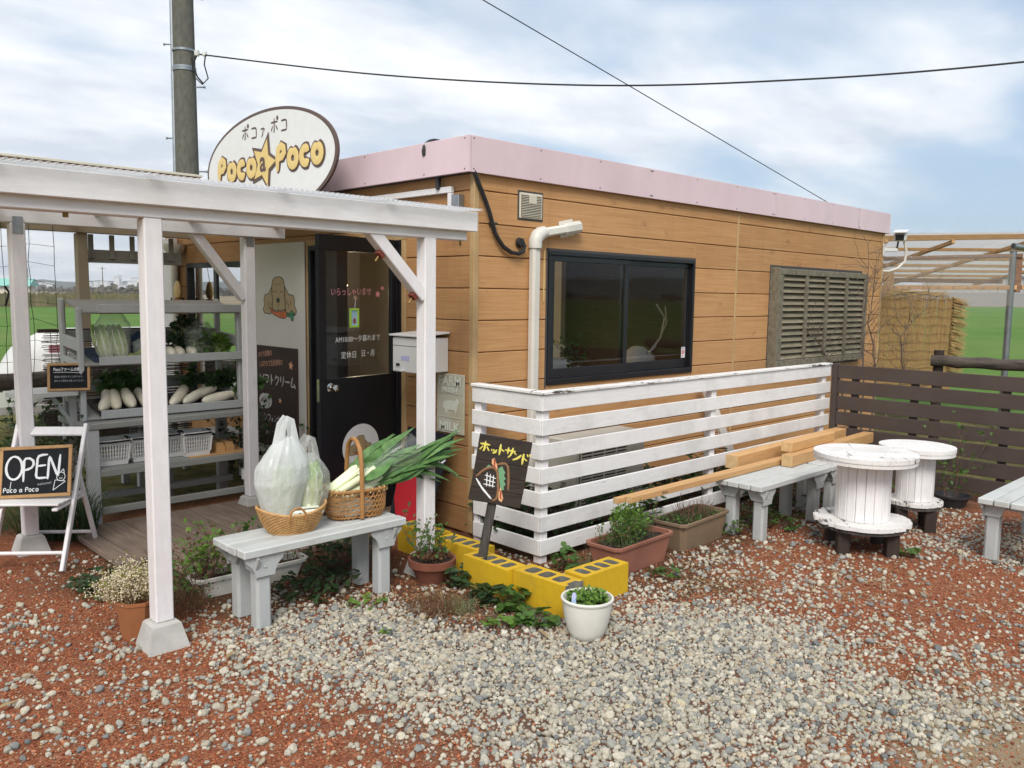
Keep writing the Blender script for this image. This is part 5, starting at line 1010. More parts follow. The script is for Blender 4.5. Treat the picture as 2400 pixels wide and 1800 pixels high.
# ------------------------------------------------------------------ benches
def bench(lb, x0, x1, y0, y1, top, nplank=4, group='grey wooden benches', wt='grey_bench'):
    b_ = thing('wooden_bench', lb, 'bench', ((x0+x1)/2, (y0+y1)/2, 0), 0, group); w_ = (y1-y0)/nplank
    for i in range(nplank): box1('plank', (x0+random.uniform(-.004, .004), y0+i*w_+.004, top-.044), (x1+random.uniform(-.004, .004), y0+(i+1)*w_-.004, top+random.uniform(-.002, .001)), wt, b_, .006)
    s = .085; ins = .085
    for x in (x0+ins+s/2, x1-ins-s/2):
        bar1('cross_rail', (x, y0+.02, top-.062), (x, y1-.02, top-.062), .05, .034, 'grey_leg', b_)
        for y in (y0+.055+s/2-.02, y1-.055-s/2+.02):
            MB().box((x-s/2, y-s/2, -.01), (x+s/2, y+s/2, top-.0805), .014).build('leg', 'grey_leg', b_)
            front = y < (y0+y1)/2; fy = y-s/2-.014 if front else y+s/2+.002
            pf_ = [(-s/2-.012, -.155), (s/2+.012, -.155), (s/2+.014, -.135), (s/2+.030, -.10), (s/2+.062, -.07), (s/2+.064, -.046), (-s/2-.064, -.046), (-s/2-.062, -.07), (-s/2-.030, -.10), (-s/2-.014, -.135)]
            br = MB().poly(pf_, .012, (V((x, fy+.012, top)), V((1, 0, 0)), V((0, 0, 1)), V((0, -1, 0)))).build('bracket', 'grey_leg', b_)
            if front: MB().lathe([(0, .005), (.006, .003), (.007, 0)], (0, 0, 0), 10, m=Matrix.Translation((x, fy-.0005, top-.105)) @ Matrix.Rotation(RAD(90), 4, 'X')).build('bolt', 'grey_leg', br)
            sx_ = x-s/2-.013 if x < (x0+x1)/2 else x+s/2+.001
            MB().poly([(-s/2-.006, -.13), (s/2+.006, -.13), (s/2+.03, -.085), (s/2+.045, -.048), (-s/2-.045, -.048), (-s/2-.03, -.085)], .012, (V((sx_+.012, y, top)), V((0, -1, 0)), V((0, 0, 1)), V((-1, 0, 0)))).build('bracket', 'grey_leg', b_)
    return b_
bench('grey bench in front of the porch carrying the two baskets', -2.035, -1.015, -.570, -.200, .440)
bench('grey bench against the white fence under the lumber', 1.40, 2.47, -1.515, -1.130, .425)
bench('grey bench behind the near cable spool table by the white fence', 2.50, 3.55, -1.515, -1.130, .425)
bench('grey bench cut off by the right edge beside the brown fence', 2.20, 3.32, -3.06, -2.66, .435)
# lumber on the benches
def lumber(lb, p, q, w_, t_, marks=False):
    l_ = thing('timber_beam', lb, 'lumber', V(p).lerp(V(q), .5), 0, 'new lumber on the bench'); MB().bar(p, q, w_, t_, (0, 0, 1), .003).build('beam', 'lumber', l_)
    d = (V(q)-V(p)).normalized(); MB().bar(V(p)-d*.0015, V(p)-d*.0002, w_*.97, t_*.97, (0, 0, 1), .0002).build('end_grain', 'lumber_end', l_)
    if marks: mb = MB(); f = frame(V(p)+d*.33+V((0, -w_/2-.0006, -.008)), d); text(mb, '08168', .022, f, (0, 0), .0002, width=.06); mb.build('pencil_mark', 'ink', l_)
lumber('long slim timber nearest the bench edge overhanging to the left', (.30, -1.185, .4485), (2.62, -1.185, .4485), .042, .042, True)
lumber('long slim timber next to the fence overhanging to the left', (.22, -1.140, .447), (2.60, -1.138, .447), .038, .038)
lumber('thick square timber lying against the white fence', (1.80, -1.02, .4785), (3.86, -.95, .4785), .105, .105)
lumber('thick square timber on the bench at the front of the pile', (2.20, -1.275, .473), (3.90, -1.20, .473), .092, .092)
lumber('short timber with bevelled end on top of the pile', (2.33, -1.20, .560), (3.15, -1.17, .560), .095, .075)

# ------------------------------------------------------------------ baskets on the front bench
wb = thing('wicker_basket', 'oval wicker basket with looped handles on the front bench', 'basket', (-1.655, -.375, .44), RAD(-14))
BT = .4415
def ov(a, f, k=1.0):   # oval bowl: f 0 bottom .. 1 rim; rim sweeps up at the ends
    rx = (.118+.072*f**.8)*k; ry = (.078+.045*f**.8)*k; return V((cos(a)*rx, sin(a)*ry, .004+f*(.105+.038*cos(a)**2*f)))
mb = MB(); nr, ns = 17, 30
for j in range(nr):
    f = j/(nr-1); pts = []
    for i in range(ns*4+1): a = 2*pi*i/(ns*4); q = ov(a, f); n_ = V((cos(a), sin(a), 0)); pts.append(q+n_*.0035*sin(ns/2*a*2+pi*(j % 2)))
    mb.tube(pts, .0034, 5, False)
mb.build('weave', 'wicker', wb, local=True)
mb = MB()
for i in range(ns): a = 2*pi*(i+.5)/ns; mb.tube([ov(a, f) for f in (0, .35, .7, 1)], .0026, 4, False)
mb.build('stakes', 'wicker', wb, local=True); mb = MB()
for ph in (0, pi): mb.tube([ov(2*pi*i/80, 1.0)+V((0, 0, .004+.003*sin(20*pi*i/40+ph))) for i in range(81)], .006, 6, False)
mb.tube([ov(2*pi*i/60, 0, 1.03)+V((0, 0, .002)) for i in range(61)], .006, 6, False); mb.build('rim', 'wicker', wb, local=True)
mb = MB(); mb.add([ov(2*pi*i/30, 0, .98)+V((0, 0, .001)) for i in range(30)], [tuple(range(30))]); mb.build('bottom', 'wicker', wb, local=True)
for s in (-1, 1):
    a0 = RAD(-90*s-0) if s > 0 else RAD(90); c_ = ov(a0, 1); mb = MB(); mb.tube([c_+V((.046*cos(RAD(t_)), 0, -.012+.058*sin(RAD(t_)))) for t_ in range(-10, 191, 20)], .0068, 8); mb.build('handle', 'bamboo', wb, local=True)
def localmb(o): return o
sh_ = thing('folded_packet', 'pale folded packet lying in the wicker basket', 'packet', (-1.63, -.40, .52)); MB().bar((-1.76, -.36, .545), (-1.50, -.43, .545), .10, .028, (0, .1, 1), .008).build('packet', 'paper', sh_); MB().bar((-1.66, -.37, .568), (-1.52, -.41, .568), .11, .010, (0, .1, 1), .003).build('folded_sheet', 'paper', sh_); MB().lathe([(.0035, 0), (.0065, .001), (.0065, .0025), (.0035, .0025)], (0, 0, 0), 14, m=Matrix.Translation((-1.645, -.446, .548)) @ Matrix.Rotation(RAD(90), 4, 'X')).build('eyelet', 'steel', sh_)
def carrier(name, lb, c, wx, wy, h, hh, mat, seed, lean=(0, 0)):
    """carrier bag: pleated body drawn up to two loop handles"""
    b_ = thing(name, lb, 'plastic bag', c); mb = MB(); n, m_ = 120, 56; mb.sm = True
    for j in range(m_+1):
        f = j/m_; pr = (.56+.44*min(1, f/.46)**.9) if f < .46 else (1.0 if f < .64 else 1-.74*((f-.64)/.36)**1.35)
        for i in range(n):
            a = 2*pi*i/n; R1 = lambda p: 1-2*abs(mnoise.noise(p)); pl_ = .030*sin(9*a+3*f+seed)*f+.10*sin(13*a-2*f)*max(0, f-.5)**1.2+.10*mnoise.noise(V((cos(a)*1.8, sin(a)*1.8, f*3.3+seed)))+.026*R1(V((cos(a)*3+f*1.5, sin(a)*3, f*4.5+seed)))+.020*R1(V((cos(a)*6-f*3, sin(a)*6, f*9+seed*2)))+.011*R1(V((cos(a)*12+f*4, sin(a)*12, f*19+seed)))
            k = pr*(1+pl_); mb.v.append((c[0]+cos(a)*wx*k+lean[0]*f*f, c[1]+sin(a)*wy*k+lean[1]*f*f, c[2]+h*f))
    mb.f = [(j*n+i, j*n+(i+1) % n, (j+1)*n+(i+1) % n, (j+1)*n+i) for j in range(m_) for i in range(n)]+[tuple(range(n))[::-1]]; mb.build('bag_body', mat, b_)
    tx, ty, tz = c[0]+lean[0], c[1]+lean[1], c[2]+h
    for s in (-1, 1):
        mb = MB(); pts = [V((tx-.058, ty+s*.012, tz-.09)), V((tx-.044, ty+s*.022, tz-.01)), V((tx-.030, ty+s*.026, tz+hh*.65)), V((tx-.004, ty+s*.022, tz+hh)), V((tx+.020, ty+s*.026, tz+hh*.85)), V((tx+.032, ty+s*.024, tz+hh*.2)), V((tx+.046, ty+s*.012, tz-.10))]
        mb.tube(pts, [.034, .022, .015, .013, .014, .018, .034], 8, True, (.2, 1, 0), .20); mb.build('handle', mat, b_)
    return b_
cv = V((.70, -.72, 0))
b1 = carrier('carrier_bag', 'large milky white carrier bag in the wicker basket', (-1.712, -.365, .512), .146, .100, .455, .105, 'bag_milky', 1, (.050, .02))
b2 = carrier('carrier_bag', 'clear carrier bag with a green cabbage in the wicker basket', (-1.525, -.365, .500), .114, .085, .365, .090, 'bag_clear', 4, (-.015, .01))
cb1 = thing('napa_cabbage', 'pale cabbage faintly visible inside the milky carrier bag', 'cabbage', (-1.73, -.385, .52)); napa((-1.705, -.365, .535), .062, .27, cb1, (.02, 0), -.5, 1)
cb2 = thing('napa_cabbage', 'pale green cabbage inside the clear carrier bag', 'cabbage', (-1.54, -.36, .53)); napa((-1.545, -.368, .535), .066, .27, cb2, (.012, .01), .0, 2)
# hexagon-weave bamboo basket with leeks
bb = thing('bamboo_basket', 'open weave bamboo basket with hoop handle holding leeks', 'basket', (-1.215, -.325, .44), RAD(-12))
BW, BD, BH = .172, .112, .178
def sf(u, v, k=1.0):  # rounded-rectangle cylinder: u angle, v height
    a = u; e = .62; cx, sy_ = cos(a), sin(a); f = (.90+.10*min(1, v/.05))*(1+.04*v/BH)
    return V((math.copysign(abs(cx)**e, cx)*BW*f*k, math.copysign(abs(sy_)**e, sy_)*BD*f*k, .005+v))
def rib_(pts, w_): return pts
mb = MB(); NH = 40
for j in range(6):
    v = .012+j*.0285; mb.tube([sf(2*pi*i/96, v, 1.0) for i in range(97)], .0042, 4, False, None)
for s in (-1, 1):
    for q in range(NH): mb.tube([sf(2*pi*q/NH+s*f*.62, f*(BH-.018), 1.008+.006*s) for f in [i/14 for i in range(15)]], .0030, 4, False)
mb.build('hexagon_weave', 'bamboo', bb, local=True)
mb = MB(); mb.tube([sf(2*pi*i/96, BH-.012, 1.02) for i in range(97)], .0105, 8, False); mb.tube([sf(2*pi*i/96, BH-.012, .97) for i in range(97)], .009, 8, False); mb.build('rim', 'bamboo', bb, local=True)
mb = MB()
for q in range(22): a = 2*pi*q/22; mb.tube([sf(a-.03, BH-.028, 1.07), sf(a+.04, BH+.003, 1.05), sf(a+.05, BH+.002, .96)], .0038, 5)
mb.build('lashing', 'bamboo_pale', bb, local=True)
mb = MB(); hx = 0.0; yw = BD*1.08
hpts = [(0, -yw, .01), (0, -yw, .12), (0, -yw*1.0, .22), (0, -yw*.95, .33), (0, -yw*.75, .415), (0, -yw*.35, .452), (0, 0, .460), (0, yw*.35, .452), (0, yw*.75, .415), (0, yw*.95, .33), (0, yw, .22), (0, yw, .12), (0, yw, .01)]
mb.tube(hpts, .0135, 8, True, (1, 0, 0), 1.0); mb.build('hoop_handle', 'bamboo', bb, local=True)
mb = MB(); mb.add([sf(2*pi*i/40, .003, .98) for i in range(40)], [tuple(range(40))]); mb.build('bottom', 'bamboo', bb, local=True)
pp = thing('wrapped_stock', 'white wrapped goods inside the bamboo basket', 'packet', (-1.25, -.33, .46)); bagmesh((-1.235, -.325, .452), .13, .075, .10, .2, .7, seed=21).build('wrapping', 'paper', pp)
lk_lab = ['upper leek with broad blades standing highest in the bamboo basket', 'leek in the middle of the bundle in the bamboo basket', 'lowest leek of the bundle reaching past the porch post', 'leek at the back of the bundle in the bamboo basket', 'leek with drooping blade tips in front of the porch post', 'leek with the longest pointed blade in the bamboo basket', 'thick leek at the front of the bundle beside the hoop handle', 'leek lying lowest on the rim of the bamboo basket']
random.seed(33)
for i in range(8):
    up2 = i in (0, 1, 3); o_ = V((-1.360+.014*i, -.30-.024*(i % 4), .590+(.035 if up2 else -.010*(i % 3)))); dr_ = V((.60, -.10-.014*(i % 3), (.40-.035*i) if up2 else .255-.020*(i % 4))).normalized(); sw = .22+.03*(i % 3)
    lk = thing('leek', lk_lab[i], 'leek', o_, 0, 'leeks in the bamboo basket'); e = o_+dr_*sw
    MB().tube([o_-dr_*.06, o_, o_+dr_*sw*.6, e], [.016, .021, .021, .025], 10).build('stalk', 'leek_white', lk); mb = MB()
    for q in range(7):
        b0 = o_+dr_*(sw*.55+.014*q); L_ = random.uniform(.26, .40) if up2 else random.uniform(.42, .66); sp = V((random.gauss(0, .05), random.gauss(0, .075), random.gauss(.0, .10))); d2 = (dr_+sp).normalized(); kk = 10; sg_ = random.uniform(.01, .10) if q < 6 else random.uniform(.12, .34); sw_ = V((random.gauss(0, .02), random.gauss(0, .025), random.gauss(0, .015)))
        pts = [b0+d2*L_*f/kk+V((0, 0, -1))*sg_*(f/kk)**2.6+sw_*sin(pi*f/kk*1.5) for f in range(kk+1)]
        wv2 = random.uniform(1.0, 1.5); mb.tube(pts, [w_*wv2 for w_ in (.014, .022, .026, .026, .025, .023, .020, .016, .011, .006, .001)], 6, False, (random.gauss(0, .5), random.gauss(-.6, .4), 1), .16)
    mb.build('blades', 'leek_green', lk)
sl_ = thing('leek_sleeve', 'clear plastic sleeve wrapped round the leeks', 'plastic sleeve', (-1.05, -.35, .72)); mb = MB(); mb.sm = True; n = 20
A0, A1 = V((-1.22, -.37, .665)), V((-.86, -.44, .815))
for j in range(9):
    f = j/8; c_ = A0.lerp(A1, f); rr = .045+.05*f
    for i in range(n): a = 2*pi*i/n; k = rr*(1+.14*mnoise.noise(V((cos(a)*2, sin(a)*2, f*6)))); mb.v.append((c_.x-.28*sin(a)*k, c_.y+cos(a)*k*.7, c_.z+sin(a)*k*1.05))
mb.f = [(j*n+i, j*n+(i+1) % n, (j+1)*n+(i+1) % n, (j+1)*n+i) for j in range(8) for i in range(n)]; mb.build('film', 'sleeve', sl_)
random.seed(51)
# ------------------------------------------------------------------ yellow blocks
def block_mesh(recess):
    c = bpy.data.curves.new('b', 'CURVE'); c.dimensions = '2D'; c.fill_mode = 'BOTH'; c.extrude = .0935; c.bevel_depth = .0015
    def sp(pts): s = c.splines.new('POLY'); s.points.add(len(pts)-1); [setattr(s.points[i], 'co', (p[0], p[1], 0, 1)) for i, p in enumerate(pts)]; s.use_cyclic_u = True
    w_, l_ = .075, .195
    sp([(-w_, -l_)]+([(-.048, -l_), (-.036, -l_+.024), (.036, -l_+.024), (.048, -l_)] if recess else [])+[(w_, -l_), (w_, l_), (-w_, l_)])
    for y in ((-.100, .005, .110) if recess else (-.128, -.043, .043, .128)): sp([(x_*.049, y+y_*(.042 if recess else .033)) for x_, y_ in ((-1, -.45), (-.92, -.75), (-.7, -.95), (0, -1), (.7, -.95), (.92, -.75), (1, -.45), (1, .45), (.92, .75), (.7, .95), (0, 1), (-.7, .95), (-.92, .75), (-1, .45))][::-1])
    o = bpy.data.objects.new('b', c); COL.objects.link(o); bpy.context.view_layer.update(); me = bpy.data.meshes.new_from_object(o.evaluated_get(bpy.context.evaluated_depsgraph_get())); bpy.data.objects.remove(o)
    bm = bmesh.new(); bm.from_mesh(me); bmesh.ops.remove_doubles(bm, verts=bm.verts, dist=1e-5); bm.normal_update()
    for f in bm.faces:
        ce = f.calc_center_median(); f.smooth = False; f.material_index = 1 if (abs(f.normal.z) < .3 and abs(ce.x) < .056 and abs(ce.y) < .19) or (recess and abs(f.normal.y) > .3 and ce.y < -.165) else 0
    bm.to_mesh(me); bm.free(); me.materials.append(MATS['yellow_paint']); me.materials.append(MATS['block_grey']); return me
BMS = (block_mesh(False), block_mesh(True))
for (x, y, z, rz, fr_, lb) in ((-.582, -1.310, .09, 1.5, 1, 'yellow block at the front corner behind the white pot'), (-.628, -.914, .092, -2, 0, 'yellow block holding the hot sandwich sign post'), (-.505, -.50, .086, 3, 0, 'yellow block behind the terracotta pot by the porch post'), (-.50, -.08, .088, -1, 0, 'farthest yellow block left of the porch post'), (-.262, -1.402, .09, 90, 0, 'yellow block lying crosswise beside the brown planter')):
    o = bpy.data.objects.new('concrete_block', BMS[fr_]); COL.objects.link(o); o.location = (x, y, z); o.rotation_euler = (0, 0, RAD(rz)); tag(o, lb, 'block', 'yellow painted blocks')
# hand-painted sandwich sign
hs_ = thing('hot_sandwich_sign', 'dark plank sign with painted sandwich leaning on a weathered post', 'sign', (-.628, -.79, .0))
tl = RAD(9.5); ru = V((.717, -.697, 0)); upv = (V((0, 0, 1))*cos(tl)+ru*sin(tl)).normalized(); rv = (ru*cos(tl)-V((0, 0, 1))*sin(tl)).normalized(); nv = rv.cross(upv)
foot = V((-.655, -.80, .03)); cen = foot+upv*.70+rv*.012; HF = (cen-rv*.158-upv*.205+nv*.0, rv, upv, nv)
MB().bar(foot, foot+upv*.66-nv*.0, .055, .042, nv, .006).build('post', 'old_post', hs_)
hh_ = [0, .082, .168, .250, .330, .405]
for i in range(5): slab(MB(), HF, random.uniform(0, .004), .318-random.uniform(0, .004), hh_[i]+.0008, hh_[i+1]-.0008, .022, .038+random.uniform(0, .0015), .003).build('plank', 'sign_planks', hs_)
slab(MB(), HF, .285, .312, -.006, .40, .004, .0215).build('batten', 'sign_planks', hs_); slab(MB(), HF, .01, .04, .01, .40, .004, .0215).build('batten', 'sign_planks', hs_)
H2 = (HF[0]+HF[3]*.0395, *HF[1:])
for (c_, x, y, h_) in (('ホ', .010, .298, .092), ('ッ', .080, .300, .060), ('ト', .108, .296, .092), ('サ', .164, .292, .088), ('ン', .214, .280, .074), ('ド', .254, .264, .092)):
    mb = MB(); strokes(mb, KANA[c_], .0068, H2, .001, h_*.74, (x, y), rj=.2); mb.build('painted_kana', 'paint_yellow', hs_)
mb = MB(); strokes(mb, [[(.025, .15), (.07, .205), (.125, .225), (.145, .195), (.165, .10), (.17, .03), (.145, .02)], [(.135, .24), (.185, .262), (.20, .24), (.215, .17), (.225, .10)]], .0075, H2, .001, rj=.15); mb.build('painted_bread', 'paint_brown', hs_)
mb = MB(); mb.poly([(.145, .215), (.165, .235), (.178, .215), (.19, .20), (.185, .18), (.20, .165), (.19, .15), (.205, .13), (.195, .115), (.20, .095), (.18, .09), (.172, .12), (.16, .16)], .001, H2); mb.poly([(.075, .215), (.085, .23), (.098, .225), (.10, .212), (.085, .205)], .001, H2); mb.build('painted_lettuce', 'paint_green', hs_)
for q in ([(.098, .265), (.112, .275), (.135, .235), (.142, .21), (.125, .215), (.102, .24)], [(.176, .115), (.186, .09), (.205, .045), (.20, .02), (.18, .03), (.172, .07)]):
    MB().poly(q, .0012, (H2[0]+H2[3]*.0006, *H2[1:])).build('painted_sausage', 'paint_orange', hs_); cx = sum(a for a, _ in q)/6; cyy = sum(b_ for _, b_ in q)/6
    mb = MB(); strokes(mb, [[(cx-.010, cyy+.028), (cx+.004, cyy+.012), (cx-.006, cyy-.004), (cx+.008, cyy-.022)]], .0042, H2, .0028); mb.build('painted_ketchup', 'paint_red', hs_)
mb = MB(); strokes(mb, [[(.028, .135), (.07, .085), (.135, .03)]], .0062, H2, .001, rj=.2); mb.build('painted_plate', 'paint_white', hs_)
mb = MB(); strokes(mb, [[(.085+.02*i, .18-.004*i), (.095+.018*i, .10)] for i in range(3)]+[[(.075, .165-.027*i), (.142, .155-.024*i)] for i in range(3)], .0032, H2, .001); mb.build('painted_grid', 'paint_white', hs_)
# ------------------------------------------------------------------ pots and planters
def potmesh(c, rb, rt_, h, rim, n=36, soil=.03): return MB().lathe([(0, 0), (rb, 0), (rb+(rt_-rb)*.45, h*.45), (rt_-.004, h-rim), (rt_+.006, h-rim+.002), (rt_+.008, h), (rt_-.006, h+.001), (rt_-.012, h-rim), (rt_-.018, h-soil-.01)], c, n)
def soil_(c, r, z, par): mb = MB(); n = 24; mb.add([(c[0], c[1], z+.006)]+[(c[0]+cos(2*pi*i/n)*r, c[1]+sin(2*pi*i/n)*r, z+random.uniform(-.003, .003)) for i in range(n)], [(0, i+1, (i+1) % n+1) for i in range(n)]); mb.build('soil', 'potting_soil', par)
wp_ = thing('white_pot', 'round white plastic flower pot in front of the yellow blocks', 'flower pot', (-.735, -1.735, 0)); c_ = (-.735, -1.735, -.004)
mb = MB(); mb.lathe([(0, 0), (.074, 0), (.084, .008), (.100, .045), (.115, .095), (.125, .15), (.129, .198), (.135, .201), (.138, .210), (.135, .216), (.126, .216), (.120, .198), (.114, .180)], c_, 44); mb.build('pot', 'cream_plastic', wp_); soil_(c_, .117, .176, wp_)
leaf_cloud(MB(), 430, lambda: ((lambda q: (q, (random.gauss(0, .8), random.gauss(0, .8), .7)))(disc((-.735, -1.735, .185), .100, None, .045)())), .026, .1).build('leaves', 'leaf_bright', wp_); leaf_cloud(MB(), 130, lambda: ((lambda q: (q, (random.gauss(0, .8), random.gauss(0, .8), .7)))(disc((-.735, -1.735, .185), .098, None, .03)())), .028, .1).build('leaves', 'leaf_dark', wp_)
f_ = frame((-.845, -1.725, .185), (.75, -.66, 0)); pg = thing('plant_tag', 'pale blue plant tag stuck in the white pot', 'tag', (-.835, -1.73, .18)); MB().poly([(0, -.02), (.022, -.02), (.024, .055), (.020, .068), (.012, .073), (.004, .068), (0, .055)], .0015, f_).build('tag', 'lavender', pg); MB().poly([(.005, .01), (.018, .01), (.018, .035), (.005, .035)], .0006, (f_[0]+f_[3]*.0016, *f_[1:])).build('tag_print', 'sky_blue', pg)
tp = thing('terracotta_pot', 'round terracotta pot with straggly plant by the right porch post', 'flower pot', (-.80, -.545, 0)); c_ = (-.795, -.535, -.004); potmesh(c_, .090, .140, .150, .045).build('pot', 'terracotta', tp); soil_(c_, .122, .122, tp)
mb = MB(); P_ = twigs(mb, disc((-.795, -.535, .13), .07), 9, .22, .7, .003, 2); P2 = twigs(mb, (-.86, -.50, .13), 2, .36, .35, .003, 2); mb.build('stems', 'twig_red', tp); leaf_cloud(MB(), 170, from_list(P_, .02), .035).build('leaves', 'leaf_mid', tp); leaf_cloud(MB(), 70, from_list(P2, .012), .032).build('leaves', 'leaf_sage', tp); leaf_cloud(MB(), 170, up_(disc((-.79, -.545, .15), .105, None, .02)), .028).build('dead_leaves', 'leaf_brown', tp)
fp = thing('flower_pot', 'hexagonal orange terracotta pot with pale blossoms beside the left porch post', 'flower pot', (-2.43, -.17, 0)); c_ = (-2.425, -.185, -.02)
mb = MB(); mb.lathe([(0, 0), (.078, 0), (.104, .20), (.109, .202), (.109, .218), (.098, .218), (.094, .19), (0, .188)], c_, 8); mb.sm = False; mb.build('pot', 'terracotta_orange', fp)
mb = MB(); P_ = twigs(mb, disc((-2.43, -.175, .185), .075), 70, .19, .9, .0022, 2, .35); P3 = twigs(mb, disc((-2.475, -.14, .19), .075), 40, .20, 2.0, .002, 2, .5); mb.build('stems', 'dry_stalk', fp)
leaf_cloud(MB(), 420, from_list(P_+P3, .014), .024).build('leaves', 'leaf_yellow', fp); mb = MB()
for _ in range(2600):
    q, d = random.choice(P_+P3); q = q+V((random.gauss(0, .014), random.gauss(0, .014), random.gauss(.006, .012))); s = random.uniform(.003, .0055)
    mb.add([q+V(v_)*s for v_ in ((1, 0, 0), (-1, 0, 0), (0, 1, 0), (0, -1, 0), (0, 0, 1), (0, 0, -1))], [(0, 2, 4), (2, 1, 4), (1, 3, 4), (3, 0, 4), (2, 0, 5), (1, 2, 5), (3, 1, 5), (0, 3, 5)])
mb.build('blossoms', 'blossom', fp)
tn_ = thing('tan_pot', 'wide tan pot in the shade behind the front bench', 'flower pot', (-.83, .02, 0)); c_ = (-.86, .03, -.002); potmesh(c_, .11, .155, .15, .03).build('pot', 'planter_tan', tn_); soil_(c_, .135, .115, tn_); mb = MB(); P_ = twigs(mb, disc((-.86, .03, .11), .1), 26, .16, 1.2, .002, 1, .6); mb.build('dry_stems', 'dry_stalk', tn_); leaf_cloud(MB(), 40, from_list(P_, .02), .03).build('leaves', 'leaf_mid', tn_)
def trough(name, lb, x0, x1, y0, y1, h, mat, rz=0, rim=.018):
    cx, cy_ = (x0+x1)/2, (y0+y1)/2; t_ = thing(name, lb, 'planter', (cx, cy_, 0), rz); a, b_ = (x1-x0)/2, (y1-y0)/2
    def ring(k, z, e=0): return [V((sx_*(a*k+e)*.98 if q else sx_*(a*k+e), sy_*(b_*k+e) if q else sy_*(b_*k+e)*.94, z)) for sx_, sy_, q in ((-1, -1, 0), (-.93, -1, 1), (.93, -1, 1), (1, -1, 0), (1, 1, 0), (.93, 1, 1), (-.93, 1, 1), (-1, 1, 0))]
    def ring8(k, z, e=0):
        A, B = a*k+e, b_*k+e; c = .035; return [V(p) for p in ((-A, -B+c, z), (-A+c, -B, z), (A-c, -B, z), (A, -B+c, z), (A, B-c, z), (A-c, B, z), (-A+c, B, z), (-A, B-c, z))]
    mb = MB(); rs = [ring8(.86, 0), ring8(.985, h-rim), ring8(.985, h-rim, .012), ring8(.985, h, .014), ring8(.985, h, -.006), ring8(.96, h-.04)]
    for r_ in rs: mb.v += [tuple(p) for p in r_]
    mb.f = [(i*8+j, i*8+(j+1) % 8, i*8+8+(j+1) % 8, i*8+8+j) for i in range(5) for j in range(8)]+[tuple(range(8))[::-1]]; mb.build('box', mat, t_, local=True)
    mb = MB(); nx, ny = 14, 5; mb.v = [(-a*.95+2*a*.95*i/nx, -b_*.92+2*b_*.92*j/ny, h-.035+random.uniform(-.008, .012)) for j in range(ny+1) for i in range(nx+1)]; mb.f = [(j*(nx+1)+i, j*(nx+1)+i+1, (j+1)*(nx+1)+i+1, (j+1)*(nx+1)+i) for j in range(ny) for i in range(nx)]; mb.build('soil', 'potting_soil', t_, local=True); return t_
t1 = trough('planter_box', 'reddish brown planter box full of green herbs behind the yellow block', .06, .68, -1.285, -1.02, .19, 'planter_brown', RAD(2))
mb = MB(); P_ = twigs(mb, lambda: (random.uniform(-.22, .20), random.uniform(-.09, .08), .15), 75, .17, .6, .0022, 2, .3); P4 = twigs(mb, lambda: (random.gauss(.0, .09), random.gauss(.02, .04), .15), 42, .25, .4, .0024, 2, .25); mb.build('stems', 'leaf_sage', t1, local=True)
leaf_cloud(MB(), 950, from_list(P_, .014), .022).build('leaves', 'leaf_mid', t1, local=True); leaf_cloud(MB(), 520, from_list([q for q in P4 if q[0].z > .25], .016), .030).build('leaves', 'leaf_bright', t1, local=True); leaf_cloud(MB(), 300, from_list(P_, .02), .018).build('dry_leaves', 'leaf_brown', t1, local=True)
t2 = trough('planter_box', 'tan planter box with dry stalks in front of the white fence', .80, 1.43, -1.255, -.99, .20, 'planter_tan', RAD(3))
mb = MB(); P_ = twigs(mb, lambda: (random.gauss(.02, .10), random.gauss(0, .05), .16), 60, .15, .6, .003, 1, .25); mb.build('dry_stalks', 'twig_red', t2, local=True); leaf_cloud(MB(), 330, up_(lambda: (random.uniform(-.27, .27), random.uniform(-.1, .1), .17+random.random()*.03)), .024).build('leaves', 'leaf_mid', t2, local=True); leaf_cloud(MB(), 160, up_(lambda: (random.uniform(-.27, .27), random.uniform(-.1, .1), .17)), .02).build('dry_leaves', 'leaf_brown', t2, local=True)
t3 = trough('planter_box', 'white trough planter with weeds under the front bench', -2.01, -1.30, .06, .215, .115, 'cream_plastic', RAD(-2))
mb = MB(); P_ = twigs(mb, lambda: (random.uniform(-.33, .33), random.uniform(-.05, .06), .09), 60, .30, .6, .0022, 3, .55); mb.build('tangled_stems', 'twig_red', t3, local=True)
leaf_cloud(MB(), 240, from_list([q for q in P_ if q[0].x > -.05], .03), .045).build('leaves', 'leaf_mid', t3, local=True); leaf_cloud(MB(), 160, from_list([q for q in P_ if q[0].x < -.1], .03), .05).build('leaves', 'leaf_bright', t3, local=True); leaf_cloud(MB(), 260, from_list(P_, .04), .03).build('dead_leaves', 'leaf_brown', t3, local=True)

# ------------------------------------------------------------------ white slat fence
wf = thing('white_slat_fence', 'white painted slat fence in front of the long wall', 'fence', (1.9, -.78, 0)); FY, FX0, FX1 = -.78, -.092, 3.955
zt_ = [1.118-.159*k for k in range(7)]
for k, z in enumerate(zt_):
    q = random.uniform(-.003, .003); box1('slat', (FX0, FY, z-.105+q), (FX1, FY+.018, z+q), 'white_fence', wf, .003); box1('slat', (FX0-.0005, FY+.0185, z-.106+q), (FX0+.0175, -.095-(.02 if k > 3 else 0), z-.002+q), 'white_fence', wf, .003)
box1('cap_rail', (FX0-.012, FY-.012, 1.119), (FX1, FY+.075, 1.139), 'white_cap', wf, .003); box1('cap_rail', (FX0-.012, FY+.0755, 1.1185), (FX0+.07, -.092, 1.1385), 'white_cap', wf, .003)
for x in (FX0+.05, 1.93, 3.86): box1('post', (x-.03, FY+.019, -.02), (x+.035, FY+.085, 1.1175), 'white_wood', wf, .005)
box1('post', (FX0+.018, -.165, -.02), (FX0+.08, -.10, 1.118), 'white_wood', wf, .005)
